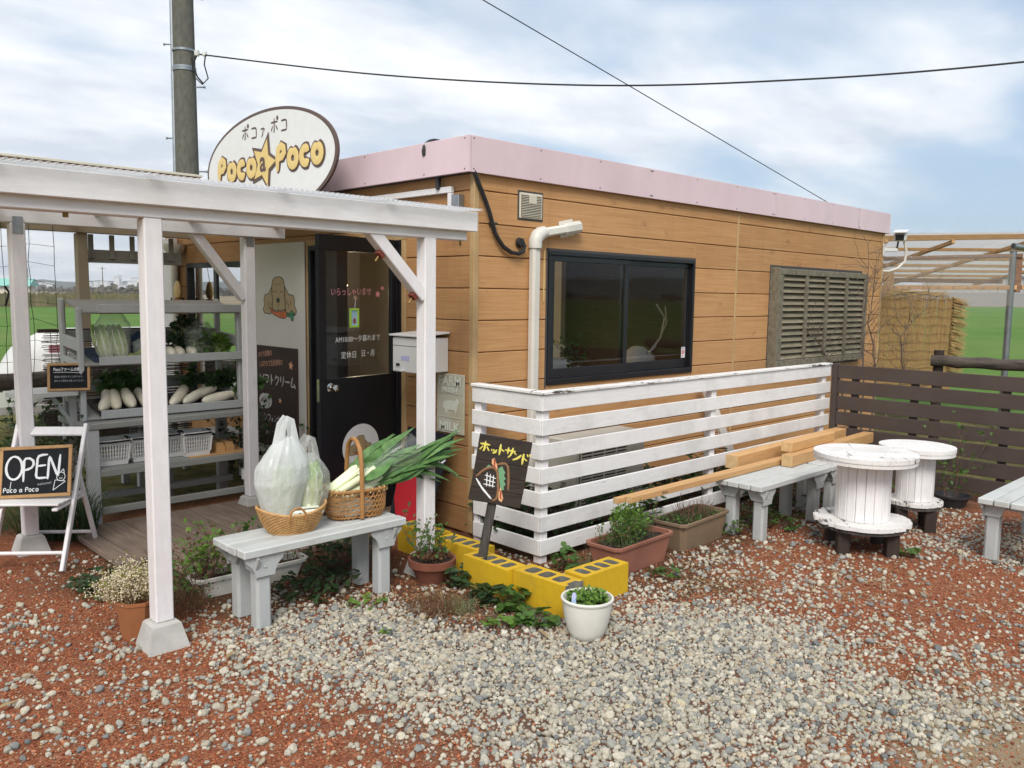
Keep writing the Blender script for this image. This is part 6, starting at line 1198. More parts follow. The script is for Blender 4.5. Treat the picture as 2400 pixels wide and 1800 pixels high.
lp = thing('leaning_board', 'pale plank leaning against the wall behind the white fence', 'plank', (2.75, -.3, 0)); MB().bar((3.05, -.40, .0), (2.78, -.10, .98), .035, .10, (1, 0, .3), .003).build('plank', 'panel_white', lp)
# ------------------------------------------------------------------ air-conditioner behind the fence
ac = thing('air_conditioner_unit', 'beige air conditioner unit behind the white slat fence', 'air conditioner', (1.02, -.33, 0)); box1('case', (.60, -.45, .05), (1.44, -.17, .70), 'ac_beige', ac, .012); box1('grille_recess', (.65, -.456, .09), (1.20, -.449, .665), 'dark_metal', ac, .001)
for i in range(24): z = .10+i*.0238; box1('grille_bar', (.65, -.466, z), (1.20, -.4565, z+.010), 'ac_beige', ac, .001)
for x in (.65, .78, .92, 1.06, 1.19): box1('grille_upright', (x, -.468, .09), (x+.008, -.4572, .668), 'ac_beige', ac, .001)
for x in (.68, 1.30): box1('foot', (x, -.48, 0), (x+.06, -.14, .0495), 'steel', ac)
# ------------------------------------------------------------------ brown slat fence
bf = thing('brown_slat_fence', 'dark brown slat fence at the right behind the spool tables', 'fence', (3.98, -2.0, 0))
for k in range(7):
    z = 1.125-.151*k; box1('slat', (3.972, -3.45, z-.128+random.uniform(-.003, .003)), (3.990, -.838, z+random.uniform(-.003, .003)), 'brown_fence', bf, .003)
box1('corner_post', (3.960, -.836, -.02), (4.03, -.782, 1.135), 'brown_fence', bf, .004)
for y in (-1.55, -2.30, -3.05, -1.0): box1('post', (3.9905, y-.03, -.02), (4.045, y+.03, 1.10), 'brown_leg', bf, .004)
# ------------------------------------------------------------------ cable spool tables
def spool(lb, cx, cy_, H_, R1, R0, rd, zl, rot, broken):
    s_ = thing('spool_table', lb, 'table', (cx, cy_, 0), rot, 'cable spool tables'); random.seed(int(cx*100))
    def disc_planks(z0, z1, R, mat, nm, nb=5, br=0):
        w_ = 2*R/nb
        for i in range(nb):
            a, b_ = -R+i*w_+.0022, -R+(i+1)*w_-.0022; pts = []; kx = 16 if br else 8
            xs_ = [a+(b_-a)*j/kx for j in range(kx+1)]
            topc = [(x, math.sqrt(max(0, R*R-x*x))) for x in xs_]; botc = [(x, -math.sqrt(max(0, R*R-x*x))) for x in xs_]
            if br:   # rotted rim: bite pieces off the edge
                botc = [(x, y*(1-br*max(0, mnoise.noise(V((x*9, i*.4, 2)))*.9+.35*mnoise.noise(V((x*60, i, 5)))+.18))) for x, y in botc]; topc = [(x, y*(1-br*.5*max(0, mnoise.noise(V((x*22, i*3.1, 9)))))) for x, y in topc]
            pts = botc+topc[::-1]; mb = MB().poly(pts, z1-z0, (V((0, 0, z0)), V((1, 0, 0)), V((0, 1, 0)), V((0, 0, 1)))); o = mb.build(nm, mat, s_, local=True)
    disc_planks(H_-.030, H_, R1, 'spool_white', 'top_plank', 4); disc_planks(H_-.058, H_-.0305, R1*.985, 'spool_white', 'under_plank', 4)
    ns = 18
    for i in range(ns):
        a = 2*pi*i/ns; w_ = 2*rd*math.tan(pi/ns)*.925; mm = Matrix.Rotation(a, 4, 'Z') @ Matrix.Translation((rd, 0, 0)); MB().box((-.014, -w_/2, zl+.055), (random.uniform(-.002, .003), w_/2, H_-.0585), .004, mm).build('stave', 'spool_stave', s_, local=True)
    MB().lathe([(rd-.02, zl+.056), (rd-.02, H_-.06)], (0, 0, 0), 20).build('core', 'brown_leg', s_, local=True)
    disc_planks(zl+.028, zl+.0545, R0, 'spool_rotten', 'lower_plank', 5, broken); disc_planks(zl+.002, zl+.0275, R0*.945, 'old_post', 'lower_under_plank', 5, broken*.35)
    for i in range(4):
        a = pi/4+i*pi/2; x, y = cos(a)*R0*.70, sin(a)*R0*.70; MB().box((x-.042, y-.042, -.02), (x+.042, y+.042, zl+.0015), .006).build('leg', 'brown_leg', s_, local=True)
    return s_
spool('large white cable spool table with peeling rim near the lumber', 1.895, -2.02, .690, .345, .325, .178, .165, RAD(38), .62)
spool('smaller white cable spool table behind the large one', 2.74, -2.06, .645, .272, .205, .135, .17, RAD(30), .55)
random.seed(77)
pk = thing('hidden_pot', 'dark pot with climbing plant at the foot of the brown fence', 'flower pot', (3.72, -2.0, 0)); potmesh((3.72, -2.02, 0), .10, .14, .10, .02).build('pot', 'dark_metal', pk); mb = MB(); P_ = twigs(mb, disc((3.75, -2.02, .06), .09), 6, .70, .25, .003, 3, .3); mb.build('stems', 'twig_red', pk); leaf_cloud(MB(), 110, from_list(P_, .03), .045).build('leaves', 'leaf_mid', pk)
# ------------------------------------------------------------------ right background: shed, reed screen, shrub, log rail, camera
u = V((.717, -.697, 0)); vdp = V((.697, .717, 0)); S0 = V((7.62, .28, 0))
def sp_(a, d_, z): return S0+u*a+vdp*d_+V((0, 0, z))
shd = thing('lean_to_shed', 'timber lean-to shed with clear corrugated sheets right of the shop', 'shed', S0)
SW = 1.86
MB().bar(sp_(-.1, 0, 2.575), sp_(SW+.06, 0, 2.635), .05, .075, (0, 0, 1)).build('front_plate', 'shed_wood', shd)
for k, (d_, z_) in enumerate(((.6, 2.47), (1.2, 2.365), (1.8, 2.29), (2.4, 2.225), (3.0, 2.165), (3.6, 2.12))): MB().bar(sp_(-.1, d_, z_), sp_(SW+1.6, d_, z_+.02), .035, .045, (0, 0, 1)).build('purlin', 'shed_wood', shd)
for a in (.0, .9, SW+.02, SW+1.5): MB().bar(sp_(a, -.05, 2.545), sp_(a, 3.9, 2.06), .045, .05, (0, 0, 1)).build('rafter', 'shed_wood', shd)
MB().bar(sp_(-.1, -.01, 2.305), sp_(SW, -.01, 2.375), .03, .055, (0, 0, 1)).build('upper_rail', 'shed_old_wood', shd); MB().bar(sp_(-.1, -.01, 1.925), sp_(SW-.05, -.01, 1.945), .03, .060, (0, 0, 1)).build('lower_rail', 'shed_wood', shd)
MB().bar(sp_(SW-.03, .03, 1.88), sp_(SW-.03, .03, 2.40), .06, .09, u).build('upright', 'shed_old_wood', shd); MB().bar(sp_(SW+.05, .05, 1.95), sp_(SW+2.0, .3, 1.95), .03, .06).build('side_rail', 'shed_wood', shd); MB().bar(sp_(.6, 3.2, 2.10), sp_(SW+1.6, 3.2, 2.10), .03, .07).build('back_rail', 'shed_old_wood', shd)
mb = MB()
for a in [-.05+.2*i for i in range(10)]:
    for z, zz_ in ((2.345, .038), (1.935, .008)): mb.lathe([(0, .008), (.010, .005), (.012, 0)], (0, 0, 0), 8, m=Matrix.Translation(sp_(a, -.03, z+zz_*(a/SW-.5))) @ (-vdp).to_track_quat('Z', 'Y').to_matrix().to_4x4())
mb.build('screw_caps', 'steel', shd)
# corrugated front sheet
def corr_sheet(nm, f0, n_, pitch, amp, P00, P10, P11, P01, ndir, mat, par):
    mb = MB(); mb.sm = True
    for i in range(n_+1):
        f = i/n_; o = ndir*amp*sin(2*pi*f*(P10-P00).length/pitch); mb.v += [tuple(P00.lerp(P10, f)+o), tuple(P01.lerp(P11, f)+o)]
    mb.f = [(2*i, 2*i+2, 2*i+3, 2*i+1) for i in range(n_)]; return mb.build(nm, mat, par)
corr_sheet('front_sheet', 0, 340, .032, .009, sp_(-.08, -.055, 1.62), sp_(SW-.12, -.055, 1.70), sp_(SW-.12, -.055, 2.40), sp_(-.08, -.055, 2.33), -vdp, 'polycarb_wall', shd)
corr_sheet('roof_sheet', 0, 600, .032, .009, sp_(-.1, -.15, 2.635), sp_(SW+1.7, -.15, 2.72), sp_(SW+1.7, 4.0, 2.14), sp_(-.1, 4.0, 2.12), V((0, 0, 1)), 'polycarb', shd)
MB().bar(sp_(.0, 3.9, 0), sp_(.0, 3.9, 2.0), 1.4, .05, vdp).build('back_wall', 'shed_old_wood', shd)
for i in range(6): MB().bar(sp_(-.05+.22*i, 2.2, 1.3), sp_(-.05+.22*i, 2.2, 2.2), .16, .03, vdp).build('wall_board', 'shed_wood', shd)
MB().bar(sp_(.42, 2.12, 1.95), sp_(.42, 2.12, 2.22), .30, .03, vdp).build('small_window', 'roof_dark', shd)
MB().bar(sp_(1.3, 3.6, 1.2), sp_(1.3, 3.6, 1.95), 1.5, .03, vdp).build('inner_panel', 'greenhouse', shd)
stp_ = thing('steel_pipe_post', 'galvanised steel pipe post at the right end of the shed', 'post', sp_(SW-.12, .02, 0)); MB().tube([sp_(SW-.12, .0, -.1), sp_(SW-.12, .0, 2.44)], .042, 14).build('post', 'steel', stp_); MB().tube([sp_(SW-.16, -.05, 2.495), sp_(SW+.9, .20, 2.40)], .044, 14, True).build('cross_pipe', 'steel', stp_); MB().tube([sp_(SW-.165, -.052, 2.495), sp_(SW-.158, -.05, 2.495)], .036, 14, True).build('pipe_mouth', 'roof_dark', stp_)
mb = MB(); [mb.tube([sp_(SW-.10+.06*cos(t_), -.02+.05*sin(t_), 2.47+.004*t_), sp_(SW-.10+.06*cos(t_+.5), -.02+.05*sin(t_+.5), 2.47+.004*t_)], .006, 5) for t_ in [.5*k for k in range(12)]]; mb.build('wire_clamp', 'steel', stp_)
# reed screen hung on the shed front
rs = thing('reed_screen', 'straw coloured reed screen tied with cord on the shed front', 'screen', sp_(.4, -.12, 0)); mb = MB(); random.seed(5)
for i in range(260):
    a = -.12+1.07*i/260; k = .03*sin(a*9); dz = random.uniform(-.03, .03); mb.tube([sp_(a+random.gauss(0, .004), -.13+k+random.gauss(0, .004), .45), sp_(a+random.gauss(0, .004), -.12+k+random.gauss(0, .004), 1.2), sp_(a+random.gauss(0, .008), -.12+k+random.gauss(0, .006), 1.79+dz)], .0045, 4, False)
rso = mb.build('reeds', 'reed', rs); rso['kind'] = 'stuff'
for z in [.62+.115*k for k in range(11)]: MB().tube([sp_(-.12+1.07*i/24, -.142+.03*sin((-.12+1.07*i/24)*9), z+.010*sin(i*.9+z*7)) for i in range(25)], .0022, 4).build('cord', 'reed_tie', rs)
mb = MB()
for i in range(420):
    z = random.uniform(.75, 1.80); d_ = random.uniform(-.16, -.04); a0 = .90+.02*(z-1); L_ = random.uniform(.10, .20); mb.tube([sp_(a0, d_, z), sp_(a0+L_, d_-.05, z-.05*random.random()-.02)], [.004, .0025], 4, False)
rso = mb.build('bundle_end', 'reed', rs); rso['kind'] = 'stuff'
mb = MB(); [mb.tube([sp_(random.uniform(-.1, .9), -.10+random.uniform(-.03, .03), 1.78+random.random()*.12), sp_(random.uniform(-.1, .9), -.10+random.uniform(-.03, .03), 1.80+random.random()*.1)], .003, 4, False) for _ in range(60)]; q = mb.build('loose_reeds', 'reed', rs); q['kind'] = 'stuff'
# bare shrub in front of the louvre corner
sb = thing('bare_shrub', 'leafless shrub with bare twigs behind the brown fence', 'shrub', (5.35, -.5, 0)); random.seed(12); mb = MB()
trunk = [((5.33, -.52, 0), (5.36, -.50, .9), (5.33, -.48, 1.45), (5.40, -.46, 2.26)), ((5.45, -.55, 0), (5.52, -.58, .9), (5.40, -.50, 1.5), (5.52, -.52, 2.05)), ((5.40, -.6, 0), (5.7, -.8, .9), (5.62, -.78, 1.35), (5.95, -.95, 1.75)), ((5.3, -.5, 0), (5.15, -.3, .85), (5.0, -.2, 1.2), (4.75, -.08, 1.45))]
tips = []
for tr in trunk:
    tr = [V(p) for p in tr]; pts = []
    for a, b_ in zip(tr[:-1], tr[1:]): pts += [a.lerp(b_, i/5)+V((random.gauss(0, .008), random.gauss(0, .008), 0)) for i in range(5)]
    pts.append(tr[-1]); k = len(pts)-1; mb.tube(pts, [.014*(1-.85*i/k) for i in range(k+1)], 6); tips += pts[5:]
for p in tips:
    for _ in range(3):
        d = V((random.gauss(0, .8), random.gauss(0, .6), random.uniform(.1, .9))).normalized(); L_ = random.uniform(.15, .55); q = [p]
        for j in range(4): d = (d+V((random.gauss(0, .25), random.gauss(0, .25), random.gauss(.05, .2)))).normalized(); q.append(q[-1]+d*L_/4)
        mb.tube(q, [.0036, .003, .0025, .002, .001], 4, False)
        for __ in range(2): s = random.choice(q[1:]); e = (d+V((random.gauss(0, .8), random.gauss(0, .8), random.gauss(0, .5)))).normalized(); mb.tube([s, s+e*random.uniform(.06, .16)], [.002, .0008], 4, False)
mb.build('branches', 'twig', sb)
lr = thing('log_rail', 'weathered log rail on a post beyond the brown fence at right', 'fence', (5.15, -1.3, 0)); mb = MB(); p, q = V((5.10, -1.29, 1.145)), V((5.42, -2.45, 1.13)); n_ = 10
mb.tube([p.lerp(q, i/n_)+V((0, 0, .006*sin(i*2.1))) for i in range(n_+1)], [.058*(1+.05*sin(i*3.7)) for i in range(n_+1)], 12); mb.build('rail', 'log', lr); MB().tube([(5.17, -1.34, 0), (5.17, -1.34, 1.25)], .048, 8).build('post', 'brown_leg', lr); MB().tube([(5.42, -2.35, 0), (5.42, -2.35, 1.2)], .048, 8).build('post', 'brown_leg', lr)
# security camera
cc_ = thing('security_camera', 'white security camera on a bracket at the far corner of the shop', 'camera', (6.98, -.02, 2.38)); cd_ = (V((-3.945, -4.463, 2.2))-V((7.15, -.12, 2.56))).normalized(); cd_ = (cd_+V((.10, .1, -.10))).normalized()
CPn = V((7.16, -.10, 2.56)); MB().bar(CPn-cd_*.22, CPn+cd_*.10, .14, .105, (0, 0, 1), .016).build('housing', 'mail_white', cc_); MB().bar(CPn-cd_*.24+V((0, 0, .064)), CPn+cd_*.15+V((0, 0, .066)), .165, .014, (0, 0, 1), .004).build('sunshield', 'mail_white', cc_); MB().bar(CPn+cd_*.101, CPn+cd_*.108, .10, .075, (0, 0, 1), .004).build('lens_window', 'black_aluminium', cc_)
MB().bar((6.90, -.02, 2.385), (7.13, -.08, 2.39), .03, .045, (0, 0, 1), .006).build('bracket_arm', 'mail_white', cc_); box1('wall_plate', (6.85, -.026, 2.30), (6.92, -.0145, 2.46), 'mail_white', cc_); MB().tube([(7.12, -.08, 2.40), (7.13, -.09, 2.50)], .012, 8).build('swivel', 'dark_metal', cc_)
MB().tube([(7.22, -.13, 2.50), (7.25, -.15, 2.38), (7.25, -.14, 2.25), (7.18, -.08, 2.16), (7.05, -.02, 2.12), (6.92, .02, 2.12)], .016, 8).build('cable', 'pvc', cc_)
# ------------------------------------------------------------------ left background behind the rack
vh = thing('white_vehicle', 'rounded white body with faded pink stripe parked behind the reed blind', 'vehicle', (.4, 6.9, 0)); mb = MB(); mb.sm = True
prof = [(.10, .30), (.06, .6), (.10, .93), (.28, 1.14), (.55, 1.24), (.9, 1.27), (1.25, 1.24), (1.5, 1.14), (1.62, .93), (1.66, .6), (1.6, .3)]; nl_ = 16
for i in range(nl_+1):
    f = i/nl_; x = -1.35+2.9*f; e = min(1, min(f, 1-f)*5)**.45
    for y, z in prof: mb.v.append((x, 6.1+.85+(y-.85)*(.75+.25*e), .30+(z-.30)*(.45+.55*e)))
k = len(prof); mb.f = [(i*k+j, i*k+j+1, (i+1)*k+j+1, (i+1)*k+j) for i in range(nl_) for j in range(k-1)]+[tuple(range(k)), tuple(nl_*k+j for j in range(k))[::-1]]; mb.build('body', 'vehicle_white', vh)
for x0, x1 in ((-1.05, -.62), (-.50, -.12), (.05, .5), (.62, 1.0)): box1('stripe_mark', (x0, 6.15, 1.02), (x1, 6.19, 1.11), 'vehicle_pink', vh)
box1('bumper', (-1.3, 6.05, .62), (1.5, 6.12, .70), 'dark_metal', vh)
for x in (-.85, 1.05): MB().tube([(x, 6.2, .28), (x, 6.4, .28)], .28, 20).build('wheel', 'rubber', vh)
lf_ = thing('rear_log_rail', 'dark log rail crossing behind the rack at left', 'fence', (-1.6, 5.2, 0)); MB().tube([(-3.0, 5.15, .80), (-1.5, 5.2, .805), (0.2, 5.8, .82)], [.085, .088, .08], 10).build('rail', 'log', lf_); [MB().tube([(x, 5.2+.25*(x > -1), 0), (x, 5.2+.25*(x > -1), .95)], .07, 10).build('post', 'log', lf_) for x in (-2.9, -.5)]
lw_ = thing('white_rail', 'white low rail beneath the dark log rail at left', 'fence', (-1.6, 5.0, 0)); box1('rail', (-3.2, 4.95, .50), (-.2, 5.0, .58), 'white_fence', lw_); [box1('post', (x, 5.0005, 0), (x+.06, 5.05, .6), 'white_fence', lw_) for x in (-2.8, -1.6, -.5)]
bl_ = thing('reed_blind', 'dark bamboo blind hanging behind the vegetable rack', 'blind', (-1.4, 3.0, 0)); mb = MB(); random.seed(9)
for i in range(120):
    z = 1.40-i*.0085
    if random.random() < .12 and z > 1.15: continue
    r_ = random.uniform(.002, .0042) if z > 1.14 else .0045; a = random.uniform(-.008, .008); mb.tube([(-1.97+random.uniform(0, .03), 3.0, z+a), (-.75, 3.02, z-a)], r_, 4, False)
q = mb.build('reeds', 'blind_dark', bl_); q['kind'] = 'stuff'; box1('head_rail', (-1.99, 2.985, 1.40), (-.74, 3.025, 1.43), 'blind_dark', bl_)
for x in (-1.90, -1.72, -1.54, -1.3, -1.1, -.9): MB().tube([(x, 2.992, 1.41), (x+.004, 2.992, .40)], .0025, 4).build('cord', 'reed_tie', bl_)
# garden net
gn = thing('garden_net', 'thin black garden net hanging at the left of the porch', 'net', (-2.2, 3.4, .8)); mb = MB(); random.seed(14)
def npnt(i, j): return V((-2.9+.19*i+.03*mnoise.noise(V((i*1.7, j*1.3, 0))), 3.3+.05*mnoise.noise(V((i, j, 4))), 2.30-.16*j-.05*abs(sin(i*1.9))*(j > 0)+.03*mnoise.noise(V((i*2.1, j, 7)))))
for i in range(7): mb.tube([npnt(i, j) for j in range(9)], .0028, 4, False)
for j in range(1, 8): mb.tube([npnt(i, j) for i in range(7)], .0022, 4, False)
mb.tube([npnt(4, 3), npnt(4, 3)+V((.03, 0, -.05)), npnt(4, 4)], .010, 5); mb.build('mesh', 'rubber', gn)
# plants beside and behind the rack
def shrub(lb, c, r, h, n, size, mats, stems=14, nm='shrub', sp=.6):
    s_ = thing(nm, lb, 'shrub', (c[0], c[1], 0)); mb = MB(); P_ = twigs(mb, disc((c[0], c[1], c[2]), r*.35), stems, h, sp, .005, 4, .35); mb.build('stems', 'twig', s_)
    for m_, k in mats: leaf_cloud(MB(), int(n*k), from_list(P_, r*.16), size).build('leaves', m_, s_)
    return s_
shrub('dark leafy shrub behind the folding chair at the left edge', (-2.62, 2.35, 0), .40, 1.1, 900, .055, (('leaf_dark', .8), ('leaf_mid', .2)), 20)
shrub('dark shrub under the side shelf of the rack', (-2.13, 2.55, 0), .35, .95, 900, .05, (('leaf_dark', .9), ('leaf_mid', .1)), 20)
shrub('dark climbing plant in front of the menu board beside the rack', (-.42, 2.45, 0), .26, 1.0, 420, .055, (('leaf_dark', .85), ('leaf_mid', .15)), 10)
rf = thing('red_flower', 'dark plant with one red flower behind the rack', 'flower', (-.38, 3.0, 0)); mb = MB(); P_ = twigs(mb, (-.40, 3.0, 0), 7, .65, .3, .004, 2); mb.build('stems', 'twig', rf); leaf_cloud(MB(), 90, from_list(P_, .03), .07).build('leaves', 'leaf_dark', rf); leaf_cloud(MB(), 60, ball((-.42, 2.95, .72), .055), .05).build('petals', 'red_flower', rf)
mb = MB(); [blades(mb, 170, disc((x, y, 0), .13), .34, .010, .9) for x, y in ((-2.1, 1.82), (-2.32, 1.95))]; gp = thing('tufted_grass', 'dark tufted grass plant beside the left pier of the porch', 'plant', (-2.2, 1.85, 0)); mb.build('blades', 'leaf_dark', gp)
sbn = thing('slatted_bench', 'low slatted bench seen through the lower shelf of the rack', 'bench', (-.75, 3.2, 0)); [box1('slat', (-1.3, 2.95+.085*i, .40), (-.2, 3.02+.085*i, .425), 'grey_bench', sbn) for i in range(6)]; [box1('leg', (x, y, 0), (x+.06, y+.06, .3995), 'grey_leg', sbn) for x in (-1.25, -.3) for y in (2.97, 3.36)]
ss = thing('back_stool', 'small grey stool behind the upper tray of the rack', 'stool', (-.75, 3.7, 0)); [box1('slat', (-1.0, 3.6+.09*i, .62), (-.5, 3.68+.09*i, .65), 'grey_bench', ss) for i in range(4)]; [box1('leg', (x, y, 0), (x+.05, y+.05, .6195), 'grey_leg', ss) for x in (-.98, -.58) for y in (3.62, 3.88)]
tc1 = thing('tin_cup', 'small white tin hanging at the right leg of the rack', 'tin', (-.74, 1.93, .2)); MB().lathe([(0, .20), (.032, .20), (.036, .29), (.032, .29), (.03, .21)], (-.735, 2.02, 0), 16).build('tin', 'white_plastic', tc1)
# ------------------------------------------------------------------ utility pole and cables
up_p = thing('utility_pole', 'tall dark concrete utility pole behind the shop', 'utility pole', (2.09, 9.58, 0)); PB = V((2.06, 9.50, 0)); PT = V((2.25, 9.97, 7.4)); PTt = PB+(PT-PB)*1.25
MB().tube([PB, PTt], [.205, .155], 24).build('shaft', 'pole_concrete', up_p)
side_ = V((-.717, .697, 0))
def pp_(z, s=0, f=0): q = PB+(PT-PB)*(z/7.4); return q+side_*s-V((.697, .717, 0))*f
MB().tube([pp_(z, .205-.006*z, .05) for z in (0, 3, 6, 9)], .036, 10).build('conduit', 'steel', up_p)
for z, s in ((3.75, -1), (4.3, 1), (5.15, -1), (5.85, 1), (3.2, 1), (6.6, -1)): q = pp_(z); MB().tube([q+side_*s*.15, q+side_*s*.33], .012, 8).build('step_bolt', 'steel', up_p); MB().tube([q+side_*s*.32, q+side_*s*.34], .022, 8).build('bolt_head', 'steel', up_p)
for z in (5.74, 5.46, 5.42): q = pp_(z); MB().lathe([(.186, -.018), (.190, -.018), (.190, .018), (.186, .018)], q, 24).build('band', 'steel', up_p)
q = pp_(5.70, -.25, .1); MB().lathe([(0, -.05), (.04, -.04), (.045, 0), (.04, .05), (0, .06)], q+V((0, 0, -.02)), 12).build('insulator', 'white_plastic', up_p); MB().lathe([(0, -.04), (.035, -.03), (.04, 0), (.035, .04), (0, .05)], q-side_*.13+V((0, 0, -.03)), 12).build('insulator', 'white_plastic', up_p)
mb = MB(); mb.tube([q-side_*.15, q-side_*.12+V((0, 0, -.2)), q-side_*.18+V((0, 0, -.42)), q-side_*.08+V((0, 0, -.52)), q+side_*.05+V((0, 0, -.40)), q+side_*.08+V((0, 0, -.1))], .012, 6); mb.tube([q+V((0, 0, -.05)), q+side_*.07+V((0, 0, -.2)), q+V((0, 0, -.40)), q-side_*.09+V((0, 0, -.5))], .014, 6); mb.build('jumper_wires', 'rubber', up_p)
def cable(nm, lb, pts, r): c_ = thing(nm, lb, 'cable', pts[0]); MB().tube(pts, r, 6).build('wire', 'rubber', c_)
ck = [(2.31, 9.70, 5.689), (3.864, 6.488, 5.079), (5.331, 3.457, 4.69), (6.56, .914, 4.571), (7.603, -1.241, 4.594), (8.9, -3.9, 4.76)]; cpts = []
for i in range(5):
    p0, p1, p2, p3 = (V(ck[max(0, min(5, i+k))]) for k in (-1, 0, 1, 2)); cpts += [.5*(2*p1+(p2-p0)*f+(2*p0-5*p1+4*p2-p3)*f*f+(3*p1-p0-3*p2+p3)*f**3) for f in [j/10 for j in range(10)]]
cable('overhead_cable', 'twisted black cable running from the pole to the right', cpts+[V(ck[5])], .012)
a, b_ = V((-2.0, 4.0, 7.25)), V((9.9, 2.05, 3.33)); cable('guy_wire', 'thin grey wire slanting down behind the pink roof edge', [a, V((2.34, 2.54, 4.90)), V((9.75, 2.1, 3.34)), V((12.5, 2.0, 2.75))], .0065)

# ------------------------------------------------------------------ gravel, red chips, weeds
import numpy as np
rng = np.random.default_rng(3)
POLY = np.array([(-2.10, -.50), (-1.75, -.42), (-1.18, -.60), (-.92, -1.30), (-.75, -1.62), (-.05, -1.62), (.22, -2.05), (.15, -2.8), (.05, -3.4), (-.15, -3.9), (-.60, -3.30), (-1.0, -3.3), (-1.9, -2.8), (-1.92, -2.0), (-1.95, -1.4), (-2.22, -.91)])
def sdist(P):
    """signed distance to the gravel outline, negative inside"""
    d = np.full(len(P), 1e9); ins = np.zeros(len(P), bool); n = len(POLY)
    for i in range(n):
        a, b = POLY[i], POLY[(i+1) % n]; ab = b-a; t_ = np.clip(((P-a)@ab)/(ab@ab), 0, 1); d = np.minimum(d, np.hypot(*(P-(a+t_[:, None]*ab)).T))
        c1 = (a[1] > P[:, 1]) != (b[1] > P[:, 1]); xi = a[0]+(P[:, 1]-a[1])/(b[1]-a[1]+1e-12)*ab[0]; ins ^= c1 & (P[:, 0] < xi)
    return np.where(ins, -d, d)
def nz(P, s, o=0): return np.array([mnoise.noise(V((x*s, y*s, o))) for x, y in P])
FOOT = [(-2.0, -1.31, .06, .21), (-.70, -.50, -1.51, -.72), (-.46, -.07, -1.48, -1.33), (.06, .68, -1.28, -1.02), (.8, 1.43, -1.25, -1.0), (-.05, 7, -.76, 6), (-2.15, 0, .2, 1.95)]
def keep(P):
    k = np.ones(len(P), bool)
    for x0, x1, y0, y1 in FOOT: k &= ~((P[:, 0] > x0) & (P[:, 0] < x1) & (P[:, 1] > y0) & (P[:, 1] < y1))
    k &= np.hypot(P[:, 0]+.735, P[:, 1]+1.735) > .08
    return k
def scatter(name, P, size, tone, squash, variants, subdiv, rough, matname, rough_amt, label, cat, sink=.3):
    n = len(P); me = bpy.data.meshes.new(name); z = np.array([gh(x, y) for x, y in P]); co = np.column_stack([P, z+size*squash*(1-sink)-.001])
    me.vertices.add(n); me.vertices.foreach_set('co', co.ravel().astype('f4'))
    def at_(nm, tp, key, arr): a = me.attributes.new(nm, tp, 'POINT'); a.data.foreach_set(key, np.ascontiguousarray(arr).ravel())
    rot = np.column_stack([rng.normal(0, .35, n), rng.normal(0, .35, n), rng.uniform(0, 6.28, n)]); scl = np.column_stack([size*rng.uniform(.8, 1.3, n), size*rng.uniform(.75, 1.05, n), size*squash*rng.uniform(.75, 1.15, n)])
    at_('prot', 'FLOAT_VECTOR', 'vector', rot.astype('f4')); at_('pscl', 'FLOAT_VECTOR', 'vector', scl.astype('f4')); at_('pidx', 'INT', 'value', rng.integers(0, variants, n).astype('i4')); at_('tone', 'FLOAT_VECTOR', 'vector', tone.astype('f4'))
    o = bpy.data.objects.new(name, me); COL.objects.link(o); me.materials.append(MATS[matname])
    g = bpy.data.node_groups.new(name+'_nodes', 'GeometryNodeTree'); g.interface.new_socket('Geometry', in_out='INPUT', socket_type='NodeSocketGeometry'); g.interface.new_socket('Geometry', in_out='OUTPUT', socket_type='NodeSocketGeometry'); A = g.nodes.new; LK = g.links.new
    gi, go = A('NodeGroupInput'), A('NodeGroupOutput'); jn = A('GeometryNodeJoinGeometry'); pos = A('GeometryNodeInputPosition')
    for k in range(variants):
        ico = A('GeometryNodeMeshIcoSphere'); ico.inputs['Radius'].default_value = 1; ico.inputs['Subdivisions'].default_value = subdiv
        nt_ = A('ShaderNodeTexNoise'); nt_.noise_dimensions = '4D'; nt_.inputs['W'].default_value = 3.7*k+1; nt_.inputs['Scale'].default_value = .9; nt_.inputs['Detail'].default_value = 1.5; LK(pos.outputs[0], nt_.inputs['Vector'])
        vm = A('ShaderNodeVectorMath'); vm.operation = 'MULTIPLY_ADD'; LK(nt_.outputs['Color'], vm.inputs[0]); vm.inputs[1].default_value = (rough_amt,)*3; vm.inputs[2].default_value = (-rough_amt/2,)*3
        sp = A('GeometryNodeSetPosition'); LK(ico.outputs[0], sp.inputs['Geometry']); LK(vm.outputs[0], sp.inputs['Offset'])
        ss = A('GeometryNodeSetShadeSmooth'); ss.inputs['Shade Smooth'].default_value = subdiv > 1; LK(sp.outputs[0], ss.inputs['Geometry'])
        sm = A('GeometryNodeSetMaterial'); sm.inputs['Material'].default_value = MATS[matname]; LK(ss.outputs[0], sm.inputs['Geometry']); g2 = A('GeometryNodeGeometryToInstance'); LK(sm.outputs[0], g2.inputs[0]); LK(g2.outputs[0], jn.inputs[0])
    def na(nm, tp): q = A('GeometryNodeInputNamedAttribute'); q.data_type = tp; q.inputs['Name'].default_value = nm; return q.outputs[0]
    io = A('GeometryNodeInstanceOnPoints'); LK(gi.outputs[0], io.inputs['Points']); LK(jn.outputs[0], io.inputs['Instance']); io.inputs['Pick Instance'].default_value = True; LK(na('pidx', 'INT'), io.inputs['Instance Index'])
    er = A('FunctionNodeEulerToRotation'); LK(na('prot', 'FLOAT_VECTOR'), er.inputs[0]); LK(er.outputs[0], io.inputs['Rotation']); LK(na('pscl', 'FLOAT_VECTOR'), io.inputs['Scale']); LK(io.outputs[0], go.inputs[0])
    md = o.modifiers.new('scatter', 'NODES'); md.node_group = g
    return tag(o, label, cat, kind='stuff')
